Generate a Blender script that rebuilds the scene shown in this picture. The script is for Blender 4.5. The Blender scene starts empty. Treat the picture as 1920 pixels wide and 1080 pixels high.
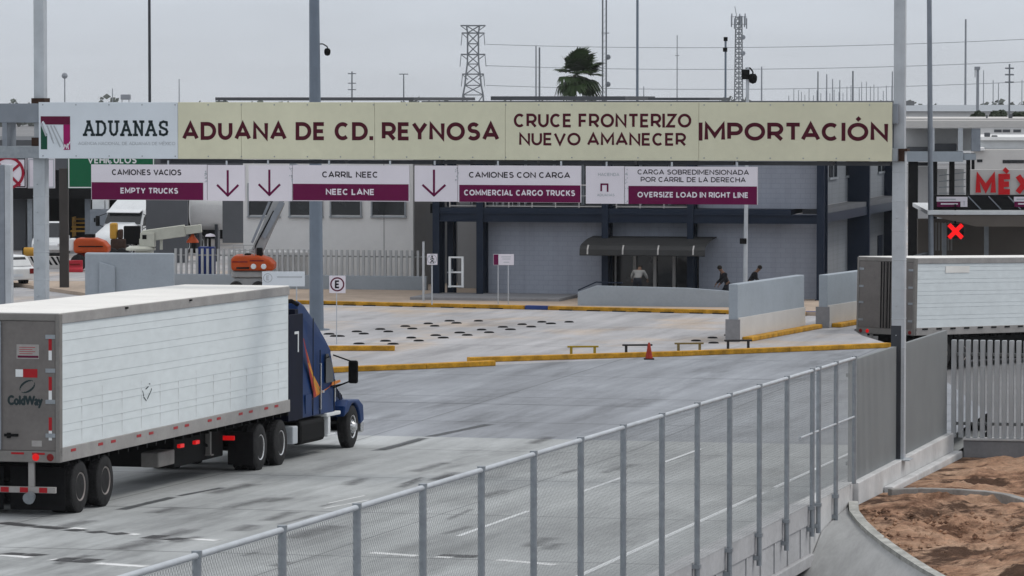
import bpy, bmesh, math, random
from mathutils import Vector, Matrix
random.seed(7)
sc = bpy.context.scene
COL = sc.collection

# ------------------------------------------------------------------ camera
F = 7650.0                      # focal length in pixels of the 1920 wide photograph
CAM_Z = 8.6
PITCH = math.atan(354 / F)
cam_d = bpy.data.cameras.new('camera')
cam = bpy.data.objects.new('camera', cam_d)
COL.objects.link(cam)
cam.location = (0, 0, CAM_Z)
cam.rotation_euler = (math.pi / 2 - PITCH, 0, 0)
cam_d.sensor_width = 36
cam_d.lens = F / 1920 * 36
cam_d.clip_start = 1
cam_d.clip_end = 8000
sc.camera = cam

# ------------------------------------------------------------------ overcast sky and soft sun
SUN_EL, SUN_AZ = math.radians(50), math.radians(65)     # azimuth measured from +Y towards +X
w = bpy.data.worlds.new('World')
sc.world = w
w.use_nodes = True
nt = w.node_tree
nt.nodes.clear()
def wn(t): return nt.nodes.new(t)
out = wn('ShaderNodeOutputWorld'); bg = wn('ShaderNodeBackground')
sky = wn('ShaderNodeTexSky'); sky.sky_type = 'NISHITA'; sky.sun_disc = False
sky.sun_elevation = SUN_EL; sky.sun_rotation = SUN_AZ
tc = wn('ShaderNodeTexCoord'); sep = wn('ShaderNodeSeparateXYZ'); ramp = wn('ShaderNodeValToRGB')
ramp.color_ramp.elements[0].position = 0.0
ramp.color_ramp.elements[0].color = (0.625, 0.67, 0.735, 1)
ramp.color_ramp.elements[1].position = 0.75
ramp.color_ramp.elements[1].color = (0.98, 1.0, 1.04, 1)
e = ramp.color_ramp.elements.new(0.03); e.color = (0.62, 0.675, 0.755, 1)
sc10 = wn('ShaderNodeVectorMath'); sc10.operation = 'SCALE'; sc10.inputs['Scale'].default_value = 10.0
hs = wn('ShaderNodeHueSaturation'); hs.inputs['Saturation'].default_value = 0.35
mx = wn('ShaderNodeMix'); mx.data_type = 'RGBA'; mx.inputs[0].default_value = 0.88
nt.links.new(tc.outputs['Generated'], sep.inputs[0])
nt.links.new(sep.outputs['Z'], ramp.inputs[0])
cl_m = wn('ShaderNodeMapping'); cl_m.inputs['Scale'].default_value = (9, 9, 42)
cl_n = wn('ShaderNodeTexNoise'); cl_n.inputs['Scale'].default_value = 1.0; cl_n.inputs['Detail'].default_value = 5; cl_n.inputs['Roughness'].default_value = .55
cl_r = wn('ShaderNodeMapRange'); cl_r.inputs[1].default_value = .3; cl_r.inputs[2].default_value = .7; cl_r.inputs[3].default_value = 9.2; cl_r.inputs[4].default_value = 10.7
nt.links.new(tc.outputs['Generated'], cl_m.inputs[0]); nt.links.new(cl_m.outputs[0], cl_n.inputs['Vector']); nt.links.new(cl_n.outputs['Fac'], cl_r.inputs[0]); nt.links.new(cl_r.outputs[0], sc10.inputs['Scale'])
nt.links.new(ramp.outputs[0], sc10.inputs[0])
nt.links.new(sky.outputs[0], hs.inputs['Color'])
nt.links.new(hs.outputs[0], mx.inputs[6])
nt.links.new(sc10.outputs[0], mx.inputs[7])
nt.links.new(mx.outputs[2], bg.inputs['Color'])
bg.inputs['Strength'].default_value = 0.1
nt.links.new(bg.outputs[0], out.inputs['Surface'])

sun_d = bpy.data.lights.new('sun', 'SUN')
sun = bpy.data.objects.new('sun', sun_d)
COL.objects.link(sun)
sun_d.energy = 1.1
sun_d.angle = math.radians(14)
sun_d.color = (1.0, 0.96, 0.9)
sdir = Vector((math.sin(SUN_AZ) * math.cos(SUN_EL), math.cos(SUN_AZ) * math.cos(SUN_EL), math.sin(SUN_EL)))
sun.rotation_euler = sdir.to_track_quat('Z', 'Y').to_euler()

sc.view_settings.view_transform = 'Standard'
sc.view_settings.look = 'None'
sc.view_settings.exposure = 0.0
sc.view_settings.gamma = 1.0
sc.cycles.use_denoising = True
sc.cycles.max_bounces = 6
sc.cycles.diffuse_bounces = 1

# ------------------------------------------------------------------ helpers
cp, sp = math.cos(PITCH), math.sin(PITCH)
def ray(px, py):
    a = (px - 960) / F; b = (540 - py) / F
    return Vector((a, cp + b * sp, -sp + b * cp))
def at(px, py, Y):
    d = ray(px, py); t = Y / d.y
    return Vector((d.x * t, Y, CAM_Z + d.z * t))
def gp(px, py, z=0.0):
    d = ray(px, py); t = (z - CAM_Z) / d.z
    return Vector((d.x * t, d.y * t, z))

TH = math.atan(1800 / F)        # the road heads this much to the right of straight ahead
U = Vector((math.sin(TH), math.cos(TH), 0)); N = Vector((math.cos(TH), -math.sin(TH), 0))
RO = Vector((5.79, 79.3, 0))    # a point on the outer edge of the bridge parapet
BREAK, GRADE = 19.5, 0.0175
def cd(p):
    q = Vector((p[0] - RO.x, p[1] - RO.y, 0)); return q.dot(N), q.dot(U)
def wp(c, d, z=0.0):
    return RO + N * c + U * d + Vector((0, 0, z))
def zr(d): return GRADE * max(0.0, BREAK - d)

class Plane:
    """a vertical plane through O turned by rz; lx/lz turn a pixel into local x and z on it"""
    def __init__(s, O, rz=-TH, yoff=0.0):
        s.dx = Vector((math.cos(rz), math.sin(rz), 0)); s.dy = Vector((-math.sin(rz), math.cos(rz), 0))
        s.O = Vector(O); s.P = s.O + s.dy * yoff
    def p(s, px, py):
        d = ray(px, py)
        C = Vector((0, 0, CAM_Z))
        t = (s.P - C).dot(s.dy) / d.dot(s.dy)
        q = C + d * t - s.O
        return q.dot(s.dx), q.z + s.O.z
    def x(s, px, py=300): return s.p(px, py)[0]
    def z(s, py, px=960): return s.p(px, py)[1]
    def rect(s, x0, y0, x1, y1):
        a = s.p(x0, y1); b = s.p(x1, y0)
        return a[0], b[0], a[1], b[1]

def pmat(name, col, rough=0.6, metal=0.0, var=0.10, scale=3.0, bump=0.0, stretch=(1, 1, 1), spec=0.2, fine=0.0, emit=None):
    m = bpy.data.materials.new(name); m.use_nodes = True
    t = m.node_tree; b = t.nodes['Principled BSDF']
    b.inputs['Roughness'].default_value = rough
    b.inputs['Metallic'].default_value = metal
    b.inputs['Specular IOR Level'].default_value = spec
    if emit:
        b.inputs['Emission Color'].default_value = (*emit[:3], 1); b.inputs['Emission Strength'].default_value = emit[3]
    c = t.nodes.new('ShaderNodeTexCoord'); mp = t.nodes.new('ShaderNodeMapping')
    mp.inputs['Scale'].default_value = stretch
    n = t.nodes.new('ShaderNodeTexNoise'); n.inputs['Scale'].default_value = scale; n.inputs['Detail'].default_value = 6
    n.inputs['Roughness'].default_value = 0.62
    r = t.nodes.new('ShaderNodeValToRGB')
    r.color_ramp.elements[0].position = 0.3; r.color_ramp.elements[1].position = 0.7
    r.color_ramp.elements[0].color = (*[max(0, x * (1 - var)) for x in col], 1)
    r.color_ramp.elements[1].color = (*[min(1, x * (1 + var)) for x in col], 1)
    t.links.new(c.outputs['Object'], mp.inputs[0]); t.links.new(mp.outputs[0], n.inputs['Vector'])
    t.links.new(n.outputs['Fac'], r.inputs[0])
    src = r.outputs[0]
    if fine > 0:
        n2 = t.nodes.new('ShaderNodeTexNoise'); n2.inputs['Scale'].default_value = scale * 9; n2.inputs['Detail'].default_value = 4
        mm = t.nodes.new('ShaderNodeMapRange'); mm.inputs[1].default_value = 0.3; mm.inputs[2].default_value = 0.7
        mm.inputs[3].default_value = 1 - fine; mm.inputs[4].default_value = 1 + fine
        v = t.nodes.new('ShaderNodeVectorMath'); v.operation = 'SCALE'
        t.links.new(mp.outputs[0], n2.inputs['Vector']); t.links.new(n2.outputs['Fac'], mm.inputs[0])
        t.links.new(src, v.inputs[0]); t.links.new(mm.outputs[0], v.inputs['Scale']); src = v.outputs[0]
    t.links.new(src, b.inputs['Base Color'])
    if bump > 0:
        bp = t.nodes.new('ShaderNodeBump'); bp.inputs['Strength'].default_value = bump; bp.inputs['Distance'].default_value = 0.02
        t.links.new(n.outputs['Fac'], bp.inputs['Height']); t.links.new(bp.outputs[0], b.inputs['Normal'])
    return m

def block_mat(name, col, amt=.07):
    m = pmat(name, col, .78, 0, .05, .5, fine=.02); t = m.node_tree; b = t.nodes['Principled BSDF']; nd = t.nodes.new; L = t.links.new
    src = b.inputs['Base Color'].links[0].from_socket
    c = nd('ShaderNodeTexCoord'); mp = nd('ShaderNodeMapping'); mp.inputs['Rotation'].default_value = (math.pi / 2, 0, 0); L(c.outputs['Object'], mp.inputs[0])
    br = nd('ShaderNodeTexBrick'); br.inputs['Scale'].default_value = 1.0; br.inputs['Brick Width'].default_value = .42; br.inputs['Row Height'].default_value = .21; br.inputs['Mortar Size'].default_value = .012; br.inputs['Mortar Smooth'].default_value = .4
    br.inputs['Color1'].default_value = (1, 1, 1, 1); br.inputs['Color2'].default_value = (1 - amt * .5,) * 3 + (1,); br.inputs['Mortar'].default_value = (1 - amt * 2.2,) * 3 + (1,)
    L(mp.outputs[0], br.inputs['Vector'])
    mp2 = nd('ShaderNodeMapping'); mp2.inputs['Scale'].default_value = (1.3, 1.3, .12); L(c.outputs['Object'], mp2.inputs[0]); n = nd('ShaderNodeTexNoise'); n.inputs['Scale'].default_value = 1.5; n.inputs['Detail'].default_value = 5; L(mp2.outputs[0], n.inputs['Vector'])
    r = nd('ShaderNodeMapRange'); r.inputs[1].default_value = .5; r.inputs[2].default_value = .75; r.inputs[3].default_value = 1; r.inputs[4].default_value = .86; L(n.outputs['Fac'], r.inputs[0])
    v = nd('ShaderNodeVectorMath'); v.operation = 'MULTIPLY'; L(src, v.inputs[0]); L(br.outputs['Color'], v.inputs[1]); v2 = nd('ShaderNodeVectorMath'); v2.operation = 'SCALE'; L(v.outputs[0], v2.inputs[0]); L(r.outputs[0], v2.inputs['Scale'])
    L(v2.outputs[0], b.inputs['Base Color']); return m
class MB:
    def __init__(s): s.v = []; s.f = []; s.mi = []
    def add(s, vs, fs, mi=0):
        o = len(s.v); s.v += [tuple(x) for x in vs]
        for f in fs: s.f.append([i + o for i in f]); s.mi.append(mi)
        return s
    def hexa(s, p, mi=0):       # 8 points: bottom ring 0-3, top ring 4-7
        return s.add(p, [(0, 3, 2, 1), (4, 5, 6, 7), (0, 1, 5, 4), (1, 2, 6, 5), (2, 3, 7, 6), (3, 0, 4, 7)], mi)
    def box(s, x0, x1, y0, y1, z0, z1, mi=0):
        return s.hexa([(x0, y0, z0), (x1, y0, z0), (x1, y1, z0), (x0, y1, z0), (x0, y0, z1), (x1, y0, z1), (x1, y1, z1), (x0, y1, z1)], mi)
    def bar(s, a, b, w, h=None, mi=0):          # rectangular bar from a to b
        a = Vector(a); b = Vector(b); h = h or w
        d = (b - a).normalized(); up = Vector((0, 0, 1)) if abs(d.z) < 0.95 else Vector((1, 0, 0))
        x = d.cross(up).normalized() * (w / 2); y = x.normalized().cross(d).normalized() * (h / 2)
        return s.hexa([a - x - y, a + x - y, a + x + y, a - x + y, b - x - y, b + x - y, b + x + y, b - x + y], mi)
    def cyl(s, a, b, r0, r1=None, n=12, mi=0, caps=True):
        a = Vector(a); b = Vector(b); r1 = r0 if r1 is None else r1
        d = (b - a).normalized(); up = Vector((0, 0, 1)) if abs(d.z) < 0.95 else Vector((1, 0, 0))
        x = d.cross(up).normalized(); y = x.cross(d).normalized()
        vs = []
        for p, r in ((a, r0), (b, r1)):
            for i in range(n):
                t = 2 * math.pi * i / n; vs.append(p + x * (r * math.cos(t)) + y * (r * math.sin(t)))
        fs = [(i, (i + 1) % n, n + (i + 1) % n, n + i) for i in range(n)]
        if caps: fs += [tuple(range(n))[::-1], tuple(range(n, 2 * n))]
        return s.add(vs, fs, mi)
    def tube(s, pts, r, n=8, mi=0):
        for a, b in zip(pts, pts[1:]): s.cyl(a, b, r, r, n, mi)
        return s
    def prism(s, poly, a0, a1, axis='x', mi=0):  # poly in the two other axes
        def m(u, v, a): return (a, u, v) if axis == 'x' else ((u, a, v) if axis == 'y' else (u, v, a))
        n = len(poly)
        vs = [m(u, v, a0) for u, v in poly] + [m(u, v, a1) for u, v in poly]
        fs = [tuple(range(n))[::-1], tuple(range(n, 2 * n))] + [(i, (i + 1) % n, n + (i + 1) % n, n + i) for i in range(n)]
        return s.add(vs, fs, mi)
    def lathe(s, prof, o, axis='x', n=24, mi=0):  # prof: (radius, along)
        vs = []
        for r, h in prof:
            for i in range(n):
                t = 2 * math.pi * i / n; c, q = r * math.cos(t), r * math.sin(t)
                p = {'x': (h, c, q), 'y': (c, h, q), 'z': (c, q, h)}[axis]
                vs.append((o[0] + p[0], o[1] + p[1], o[2] + p[2]))
        fs = []
        for k in range(len(prof) - 1):
            for i in range(n):
                j = (i + 1) % n; fs.append((k * n + i, k * n + j, (k + 1) * n + j, (k + 1) * n + i))
        if prof[0][0] > 1e-6: fs.append(tuple(range(n))[::-1])
        if prof[-1][0] > 1e-6: fs.append(tuple(range((len(prof) - 1) * n, len(prof) * n)))
        return s.add(vs, fs, mi)
    def build(s, name, mats, parent=None, smooth=False, bevel=0.0, loc=None, rot=None, ang=40, recalc=True):
        me = bpy.data.meshes.new(name)
        me.from_pydata(s.v, [], s.f)
        if not isinstance(mats, (list, tuple)): mats = [mats]
        for m in mats: me.materials.append(m)
        me.polygons.foreach_set('material_index', s.mi)
        if recalc:
            bm = bmesh.new(); bm.from_mesh(me)
            bmesh.ops.remove_doubles(bm, verts=bm.verts, dist=1e-6) if smooth else None
            bmesh.ops.recalc_face_normals(bm, faces=bm.faces); bm.to_mesh(me); bm.free()
        if smooth:
            me.polygons.foreach_set('use_smooth', [True] * len(me.polygons))
            me.set_sharp_from_angle(angle=math.radians(ang))
        me.update()
        o = bpy.data.objects.new(name, me); COL.objects.link(o)
        if parent: o.parent = parent
        if loc is not None: o.location = loc
        if rot is not None: o.rotation_euler = rot
        if bevel > 0:
            b = o.modifiers.new('bevel', 'BEVEL'); b.width = bevel; b.segments = 2; b.limit_method = 'ANGLE'; b.angle_limit = math.radians(50)
        return o

def tag(o, label, cat, group=None):
    o['label'] = label; o['category'] = cat
    if group: o['group'] = group
    return o
def struct(o): o['kind'] = 'structure'; return o
def thing(name, label, cat, loc=(0, 0, 0), rz=0.0, group=None, rx=0.0):
    o = bpy.data.objects.new(name, None); COL.objects.link(o)
    o.location = loc; o.rotation_euler = (rx, 0, rz); o.empty_display_size = 0.3
    return tag(o, label, cat, group)
def kids(o): return [c for c in COL.objects if c.parent == o]
def dup(root, loc=None, rz=None, label=None):
    r = root.copy(); COL.objects.link(r)
    if loc is not None: r.location = loc
    if rz is not None: r.rotation_euler[2] = rz
    if label: r['label'] = label
    for ch in kids(root):
        c = ch.copy(); COL.objects.link(c); c.parent = r
        for g in kids(ch):
            k = g.copy(); COL.objects.link(k); k.parent = c
    return r

_tcache = {}
def text_geo(s, bold=0.0):
    key = (s, bold)
    if key in _tcache: return _tcache[key]
    cu = bpy.data.curves.new('t', 'FONT'); cu.body = s; cu.size = 1; cu.offset = bold; cu.extrude = 0.0; cu.resolution_u = 4
    o = bpy.data.objects.new('t', cu); COL.objects.link(o)
    dg = bpy.context.evaluated_depsgraph_get()
    me = bpy.data.meshes.new_from_object(o.evaluated_get(dg))
    r = ([tuple(v.co) for v in me.vertices], [tuple(p.vertices) for p in me.polygons])
    bpy.data.objects.remove(o); bpy.data.curves.remove(cu); bpy.data.meshes.remove(me)
    _tcache[key] = r
    return r
def letters_soft(mb, s, x0, x1, z0, z1, y, bold=0.0, mi=0):
    """mixed-case writing facing -y from the built-in font, thickened by shifted copies"""
    vs, fs = text_geo(s, 0.0)
    hv, _ = text_geo('H', 0.0)
    cb, ct = min(v[1] for v in hv), max(v[1] for v in hv)
    a, b = min(v[0] for v in vs), max(v[0] for v in vs)
    kx = (x1 - x0) / (b - a); kz = (z1 - z0) / (ct - cb)
    for i, (ox, oz) in enumerate(((0, 0), (1, 0), (-1, 0), (0, 1), (0, -1))):
        mb.add([(x0 + (v[0] - a) * kx + ox * bold, y - .0004 * i, z0 + (v[1] - cb) * kz + oz * bold) for v in vs], fs, mi)
def _arc(cx, cy, rx, ry, a0, a1, n=14):
    return [(cx + rx * math.cos(math.radians(a0 + (a1 - a0) * i / n)), cy + ry * math.sin(math.radians(a0 + (a1 - a0) * i / n))) for i in range(n + 1)]
_P = [(0, 0), (0, 1), (.55, 1)] + _arc(.55, .69, .45, .31, 90, -90, 10)[1:] + [(0, .38)]
GL = {'A': (1.0, [[(0, -.03), (.5, 1), (1, -.03)], [(.2, .27), (.8, .27)]]), 'B': (.78, [[(0, 0), (0, 1), (.55, 1)] + _arc(.55, .76, .36, .24, 90, -90, 8)[1:] + [(0, .52)], [(.5, .52)] + _arc(.6, .26, .4, .26, 90, -90, 8) + [(0, 0)]]),
      'C': (.90, [_arc(.52, .5, .52, .5, 48, 312, 20)]), 'D': (.92, [[(0, 0), (0, 1), (.42, 1)] + _arc(.42, .5, .58, .5, 90, -90, 14)[1:] + [(0, 0)]]),
      'E': (.70, [[(1, 1), (0, 1), (0, 0), (1, 0)], [(0, .5), (.9, .5)]]), 'F': (.68, [[(1, 1), (0, 1), (0, -.06)], [(0, .46), (.9, .46)]]),
      'G': (.95, [_arc(.52, .5, .52, .5, 48, 318, 20) + [(.97, .5)]]), 'H': (.86, [[(0, -.06), (0, 1.06)], [(1, -.06), (1, 1.06)], [(0, .5), (1, .5)]]),
      'I': (.0, [[(0, -.06), (0, 1.06)]]), 'K': (.82, [[(0, -.06), (0, 1.06)], [(1, 1.05), (0, .38)], [(.36, .6), (1.02, -.05)]]), 'L': (.66, [[(0, 1.06), (0, 0), (1, 0)]]),
      'M': (1.08, [[(0, -.06), (0, 1), (.5, .22), (1, 1), (1, -.06)]]), 'N': (.88, [[(0, -.06), (0, .98), (1, .02), (1, 1.06)]]), 'O': (1.08, [_arc(.5, .5, .5, .5, 90, 450, 30)]),
      'P': (.78, [_P]), 'R': (.80, [_P, [(.48, .38), (1.02, -.06)]]), 'S': (.74, [_arc(.52, .75, .44, .25, 30, 180, 10) + _arc(.5, .735, .42, .22, 180, 262, 5)[1:] + _arc(.5, .27, .5, .25, 84, 0, 6) + _arc(.5, .25, .5, .25, 0, -150, 10)[1:]]),
      'T': (.84, [[(-.02, 1), (1.02, 1)], [(.5, 1), (.5, -.06)]]), 'U': (.84, [[(0, 1.06), (0, .42)] + _arc(.5, .42, .5, .42, 180, 360, 14)[1:] + [(1, 1.06)]]),
      'V': (.98, [[(0, 1.03), (.5, 0), (1, 1.03)]]), 'X': (.9, [[(0, -.05), (1, 1.05)], [(0, 1.05), (1, -.05)]]), 'Y': (.92, [[(0, 1.04), (.5, .42), (1, 1.04)], [(.5, .45), (.5, -.06)]]),
      'Z': (.80, [[(0, 1), (1, 1), (0, 0), (1, 0)]]), '.': (.0, [[(-.03, .0), (.03, .0)]]), ' ': (.40, [])}
GL['\u00c9'] = (GL['E'][0], GL['E'][1] + [[(.38, 1.30), (.70, 1.50)]]); GL['\u00d3'] = (GL['O'][0], GL['O'][1] + [[(.44, 1.30), (.62, 1.50)]])
def ribbon(mb, pts, wd, y, mi):
    n = len(pts); P = [Vector((a, b)) for a, b in pts]; closed = (P[0] - P[-1]).length < 1e-5
    L = []; R = []
    for i in range(n):
        d0 = (P[i] - P[i - 1]) if i > 0 else ((P[0] - P[-2]) if closed else P[1] - P[0])
        d1 = (P[i + 1] - P[i]) if i < n - 1 else ((P[1] - P[0]) if closed else P[-1] - P[-2])
        d0 = d0.normalized(); d1 = d1.normalized(); n0 = Vector((-d0.y, d0.x)); n1 = Vector((-d1.y, d1.x)); m = n0 + n1
        if m.length < 1e-4: m = n0
        m.normalize(); q = m * (wd / 2 / max(.5, m.dot(n0)))
        L.append(P[i] + q); R.append(P[i] - q)
    mb.add([(v.x, y, v.y) for v in L] + [(v.x, y, v.y) for v in R], [(i, i + 1, n + i + 1, n + i) for i in range(n - 1)], mi)
def letters(mb, s, x0, x1, z0, z1, y, bold=0.0, mi=0):
    """geometric capitals facing -y, fitted between x0..x1, standing from z0 to z1"""
    fr = .13 if bold < 0 else .17 if bold < .006 else .19 if bold < .015 else .215 if bold < .04 else .27
    H = z1 - z0; w_ = fr * H; gap = .075 + fr * .25
    adv = []; x = 0.0
    KERN = {'TA': -.16, 'AT': -.16, 'AV': -.14, 'VA': -.14, 'AY': -.12, 'YA': -.12, 'EY': -.05, 'YN': -.02, 'RT': -.05, 'AC': -.05, 'CA': -.03, 'LA': .0, 'PO': -.03, 'TR': -.02, 'PT': -.05, 'TY': -.05, 'LO': -.05}
    for i_, ch in enumerate(s):
        if i_ and s[i_ - 1:i_ + 1] in KERN: x += KERN[s[i_ - 1:i_ + 1]]
        g = GL[ch]; wd = g[0] * (1 if ch == ' ' else 1.0) + (0 if ch == ' ' else fr * 1.0 if g[0] < .1 else fr * .75)
        adv.append((x, wd)); x += wd + (gap if ch != ' ' else gap * .6)
    tot = x - gap; k = (x1 - x0) / tot
    for (xo, wd), ch in zip(adv, s):
        gw = wd * k - w_
        for i, pl in enumerate(GL[ch][1]):
            pts = [(x0 + xo * k + w_ / 2 + u * max(0.0, gw) + (u * .3 * H if GL[ch][0] == 0 and ch == '.' else 0), z0 + w_ / 2 + v * (H - w_)) for u, v in pl]
            if ch == '.': pts = [(x0 + xo * k + wd * k / 2 - w_ * .5, z0 + w_ * .55), (x0 + xo * k + wd * k / 2 + w_ * .5, z0 + w_ * .55)]
            if ch == 'I': pts = [(x0 + xo * k + wd * k / 2, z0), (x0 + xo * k + wd * k / 2, z1)]
            ribbon(mb, pts, w_ * (1.05 if ch == '.' else 1), y - .0006 * i, mi)
def strokes(mb, polys, x0, z0, sx, sz, y, wdt, mi=0):
    """letters drawn as strokes in a unit box"""
    for pl in polys:
        for a, b in zip(pl, pl[1:]):
            p = Vector((x0 + a[0] * sx, 0, z0 + a[1] * sz)); q = Vector((x0 + b[0] * sx, 0, z0 + b[1] * sz))
            d = (q - p); L = d.length
            if L < 1e-6: continue
            d /= L; n = Vector((-d.z, 0, d.x)) * (wdt / 2); e_ = d * (wdt * 0.35)
            mb.add([(v.x, y, v.z) for v in (p - n - e_, q - n + e_, q + n + e_, p + n - e_)], [(0, 1, 2, 3)], mi)

# ------------------------------------------------------------------ materials
M = {}
def D(k, *a, **kw): M[k] = pmat(k, *a, **kw)
D('galv', (0.3, 0.325, 0.35), 0.45, 0.5, 0.15, 6)
D('galv_light', (0.47, 0.5, 0.53), 0.5, 0.2, 0.12, 2)
D('steel_grey', (0.24, 0.265, 0.3), 0.5, 0.2, 0.12, 2)
D('pole_blue', (0.165, 0.2, 0.245), 0.5, 0.1, 0.10, 1.2)
D('pole_dark', (0.05, 0.055, 0.065), 0.5, 0.2, 0.12, 2)
D('sign_white', (0.66, 0.71, 0.76), 0.45, 0, 0.04, 1)
D('lane_white', (0.74, 0.7, 0.755), 0.45, 0, 0.04, 1)
D('sign_beige', (0.66, 0.645, 0.485), 0.5, 0, 0.06, 0.7, fine=0.02)
D('maroon_letter', (0.068, 0.003, 0.014), 0.5, 0, 0.08, 2)
D('maroon_panel', (0.125, 0.001, 0.05), 0.45, 0, 0.08, 1)
D('logo_maroon', (0.11, 0.006, 0.035), 0.5, 0, 0.06, 2)
D('logo_magenta', (0.30, 0.006, 0.105), 0.5, 0, 0.06, 2)
D('logo_green', (0.008, 0.07, 0.04), 0.5, 0, 0.06, 2)
D('dark_text', (0.018, 0.032, 0.036), 0.5, 0, 0.06, 2)
D('grey_text', (0.42, 0.45, 0.48), 0.5, 0, 0.06, 2)
D('black', (0.006, 0.006, 0.0065), 0.75, 0, 0.2, 3, spec=0.12)
D('black_text', (0.01, 0.005, 0.01), 0.5, 0, 0.1, 3)
D('rubber', (0.010, 0.010, 0.011), 0.85, 0, 0.25, 6, spec=0.12)
D('tyre', (0.028, 0.028, 0.029), 0.9, 0, 0.35, 5, spec=0.15)
D('white_paint', (0.72, 0.74, 0.75), 0.4, 0, 0.06, 2)
D('trailer_white', (0.70, 0.75, 0.765), 0.42, 0, 0.05, 0.5, fine=0.04, stretch=(1, .5, 1.2))
D('trailer_roof', (0.8, 0.785, 0.75), 0.6, 0, 0.06, 0.8)
D('trailer_rail', (0.33, 0.315, 0.305), 0.5, 0.1, 0.15, 1.5, fine=0.05)
D('door_grey', (0.165, 0.152, 0.145), 0.5, 0.1, 0.14, 1.3, fine=0.05)
D('chrome', (0.62, 0.62, 0.62), 0.25, 0.8, 0.1, 6)
D('rim_grey', (0.30, 0.27, 0.255), 0.55, 0.3, 0.25, 6)
D('blue_cab', (0.003, 0.027, 0.112), 0.40, 0, 0.12, 1.5, spec=0.15)
D('glass', (0.012, 0.015, 0.018), 0.12, 0, 0.2, 2, spec=0.6)
D('orange_stripe', (0.6, 0.19, 0.02), 0.5, 0, 0.2, 4)
D('red_stripe', (0.30, 0.02, 0.015), 0.5, 0, 0.2, 4)
D('red_reflect', (0.36, 0.012, 0.018), 0.4, 0, 0.1, 4)
D('red_lamp', (0.6, 0.01, 0.01), 0.4, 0, 0.1, 4, emit=(1, 0.01, 0.012, 0.3))
D('red_lens', (0.18, 0.012, 0.012), 0.3, 0, 0.1, 4)
D('yellow_curb', (0.46, 0.235, 0.018), 0.65, 0, 0.42, 2.6, fine=0.16)
D('blue_curb', (0.03, 0.055, 0.19), 0.65, 0, 0.15, 2.2)
D('barrier_yellow', (0.33, 0.225, 0.02), 0.5, 0, 0.12, 3)
D('barrier_brown', (0.20, 0.145, 0.055), 0.6, 0, 0.2, 3)
D('barrier_black', (0.03, 0.027, 0.027), 0.6, 0, 0.2, 3)
D('cone_red', (0.34, 0.035, 0.02), 0.6, 0, 0.2, 5)
D('concrete_wall', (0.33, 0.37, 0.41), 0.75, 0, 0.07, 0.9, fine=0.03)
D('wall_white', (0.55, 0.535, 0.515), 0.75, 0, 0.06, 0.9)
D('parapet', (0.43, 0.43, 0.44), 0.8, 0, 0.14, 1.1, stretch=(1, 0.6, 1), fine=0.06)
D('retaining', (0.56, 0.56, 0.56), 0.8, 0, 0.16, 0.8, fine=0.06)
D('base_wall', (0.24, 0.24, 0.25), 0.8, 0, 0.14, 1.3, fine=0.06)
D('slope_paving', (0.36, 0.365, 0.365), 0.8, 0, 0.16, 0.8, stretch=(3, 0.6, 1), fine=0.05)
D('block_wall', (0.25, 0.275, 0.325), 0.75, 0, 0.05, 0.5, fine=0.02)
D('block_wall_flank', (0.2, 0.215, 0.235), 0.75, 0, 0.05, 0.5, fine=0.02)
D('navy', (0.01, 0.018, 0.036), 0.5, 0, 0.12, 0.8)
D('annex_white', (0.74, 0.74, 0.735), 0.75, 0, 0.06, 0.5, fine=0.02)
D('annex_grey', (0.27, 0.27, 0.275), 0.75, 0, 0.08, 0.5)
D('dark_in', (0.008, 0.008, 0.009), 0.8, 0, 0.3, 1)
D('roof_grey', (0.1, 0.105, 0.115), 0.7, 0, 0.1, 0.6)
D('awning', (0.045, 0.045, 0.045), 0.6, 0, 0.12, 1)
D('rib_light', (0.5, 0.48, 0.46), 0.5, 0, 0.1, 2)
D('orange_lift', (0.42, 0.062, 0.01), 0.45, 0, 0.12, 2)
D('lift_grey', (0.34, 0.35, 0.36), 0.5, 0.1, 0.12, 2)
D('cream', (0.56, 0.565, 0.49), 0.5, 0, 0.1, 2)
D('red_plastic', (0.42, 0.025, 0.04), 0.5, 0, 0.12, 2)
D('green_sign', (0.005, 0.115, 0.05), 0.5, 0, 0.06, 1)
D('sign_red', (0.30, 0.008, 0.03), 0.5, 0, 0.06, 2)
D('mexico_red', (0.56, 0.01, 0.015), 0.45, 0, 0.06, 2)
D('brown_pole', (0.055, 0.05, 0.047), 0.7, 0, 0.12, 1)
D('rust', (0.045, 0.025, 0.018), 0.8, 0, 0.3, 4)
D('hazard_yellow', (0.5, 0.27, 0.04), 0.6, 0, 0.12, 3)
D('far_pole', (0.28, 0.30, 0.33), 0.7, 0, 0.1, 1)
D('far_steel', (0.17, 0.185, 0.205), 0.7, 0.0, 0.1, 1)
D('skin', (0.16, 0.09, 0.06), 0.6, 0, 0.08, 5)
D('hair', (0.015, 0.012, 0.01), 0.7, 0, 0.2, 5)
D('shirt_pale', (0.24, 0.235, 0.225), 0.8, 0, 0.1, 5)
D('shirt_black', (0.012, 0.012, 0.015), 0.8, 0, 0.15, 5)
D('trousers', (0.014, 0.016, 0.022), 0.8, 0, 0.15, 5)
D('paint_line', (0.72, 0.73, 0.73), 0.6, 0, 0.16, 1.5, fine=0.12)
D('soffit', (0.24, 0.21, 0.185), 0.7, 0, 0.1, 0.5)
D('trunk', (0.12, 0.095, 0.07), 0.9, 0, 0.25, 3)
D('palm_leaf', (0.026, 0.052, 0.012), 0.55, 0, 0.45, 0.6)
D('dark_tree', (0.035, 0.050, 0.028), 0.7, 0, 0.4, 0.4)
D('far_tree', (0.085, 0.10, 0.085), 0.8, 0, 0.3, 0.05)

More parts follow.
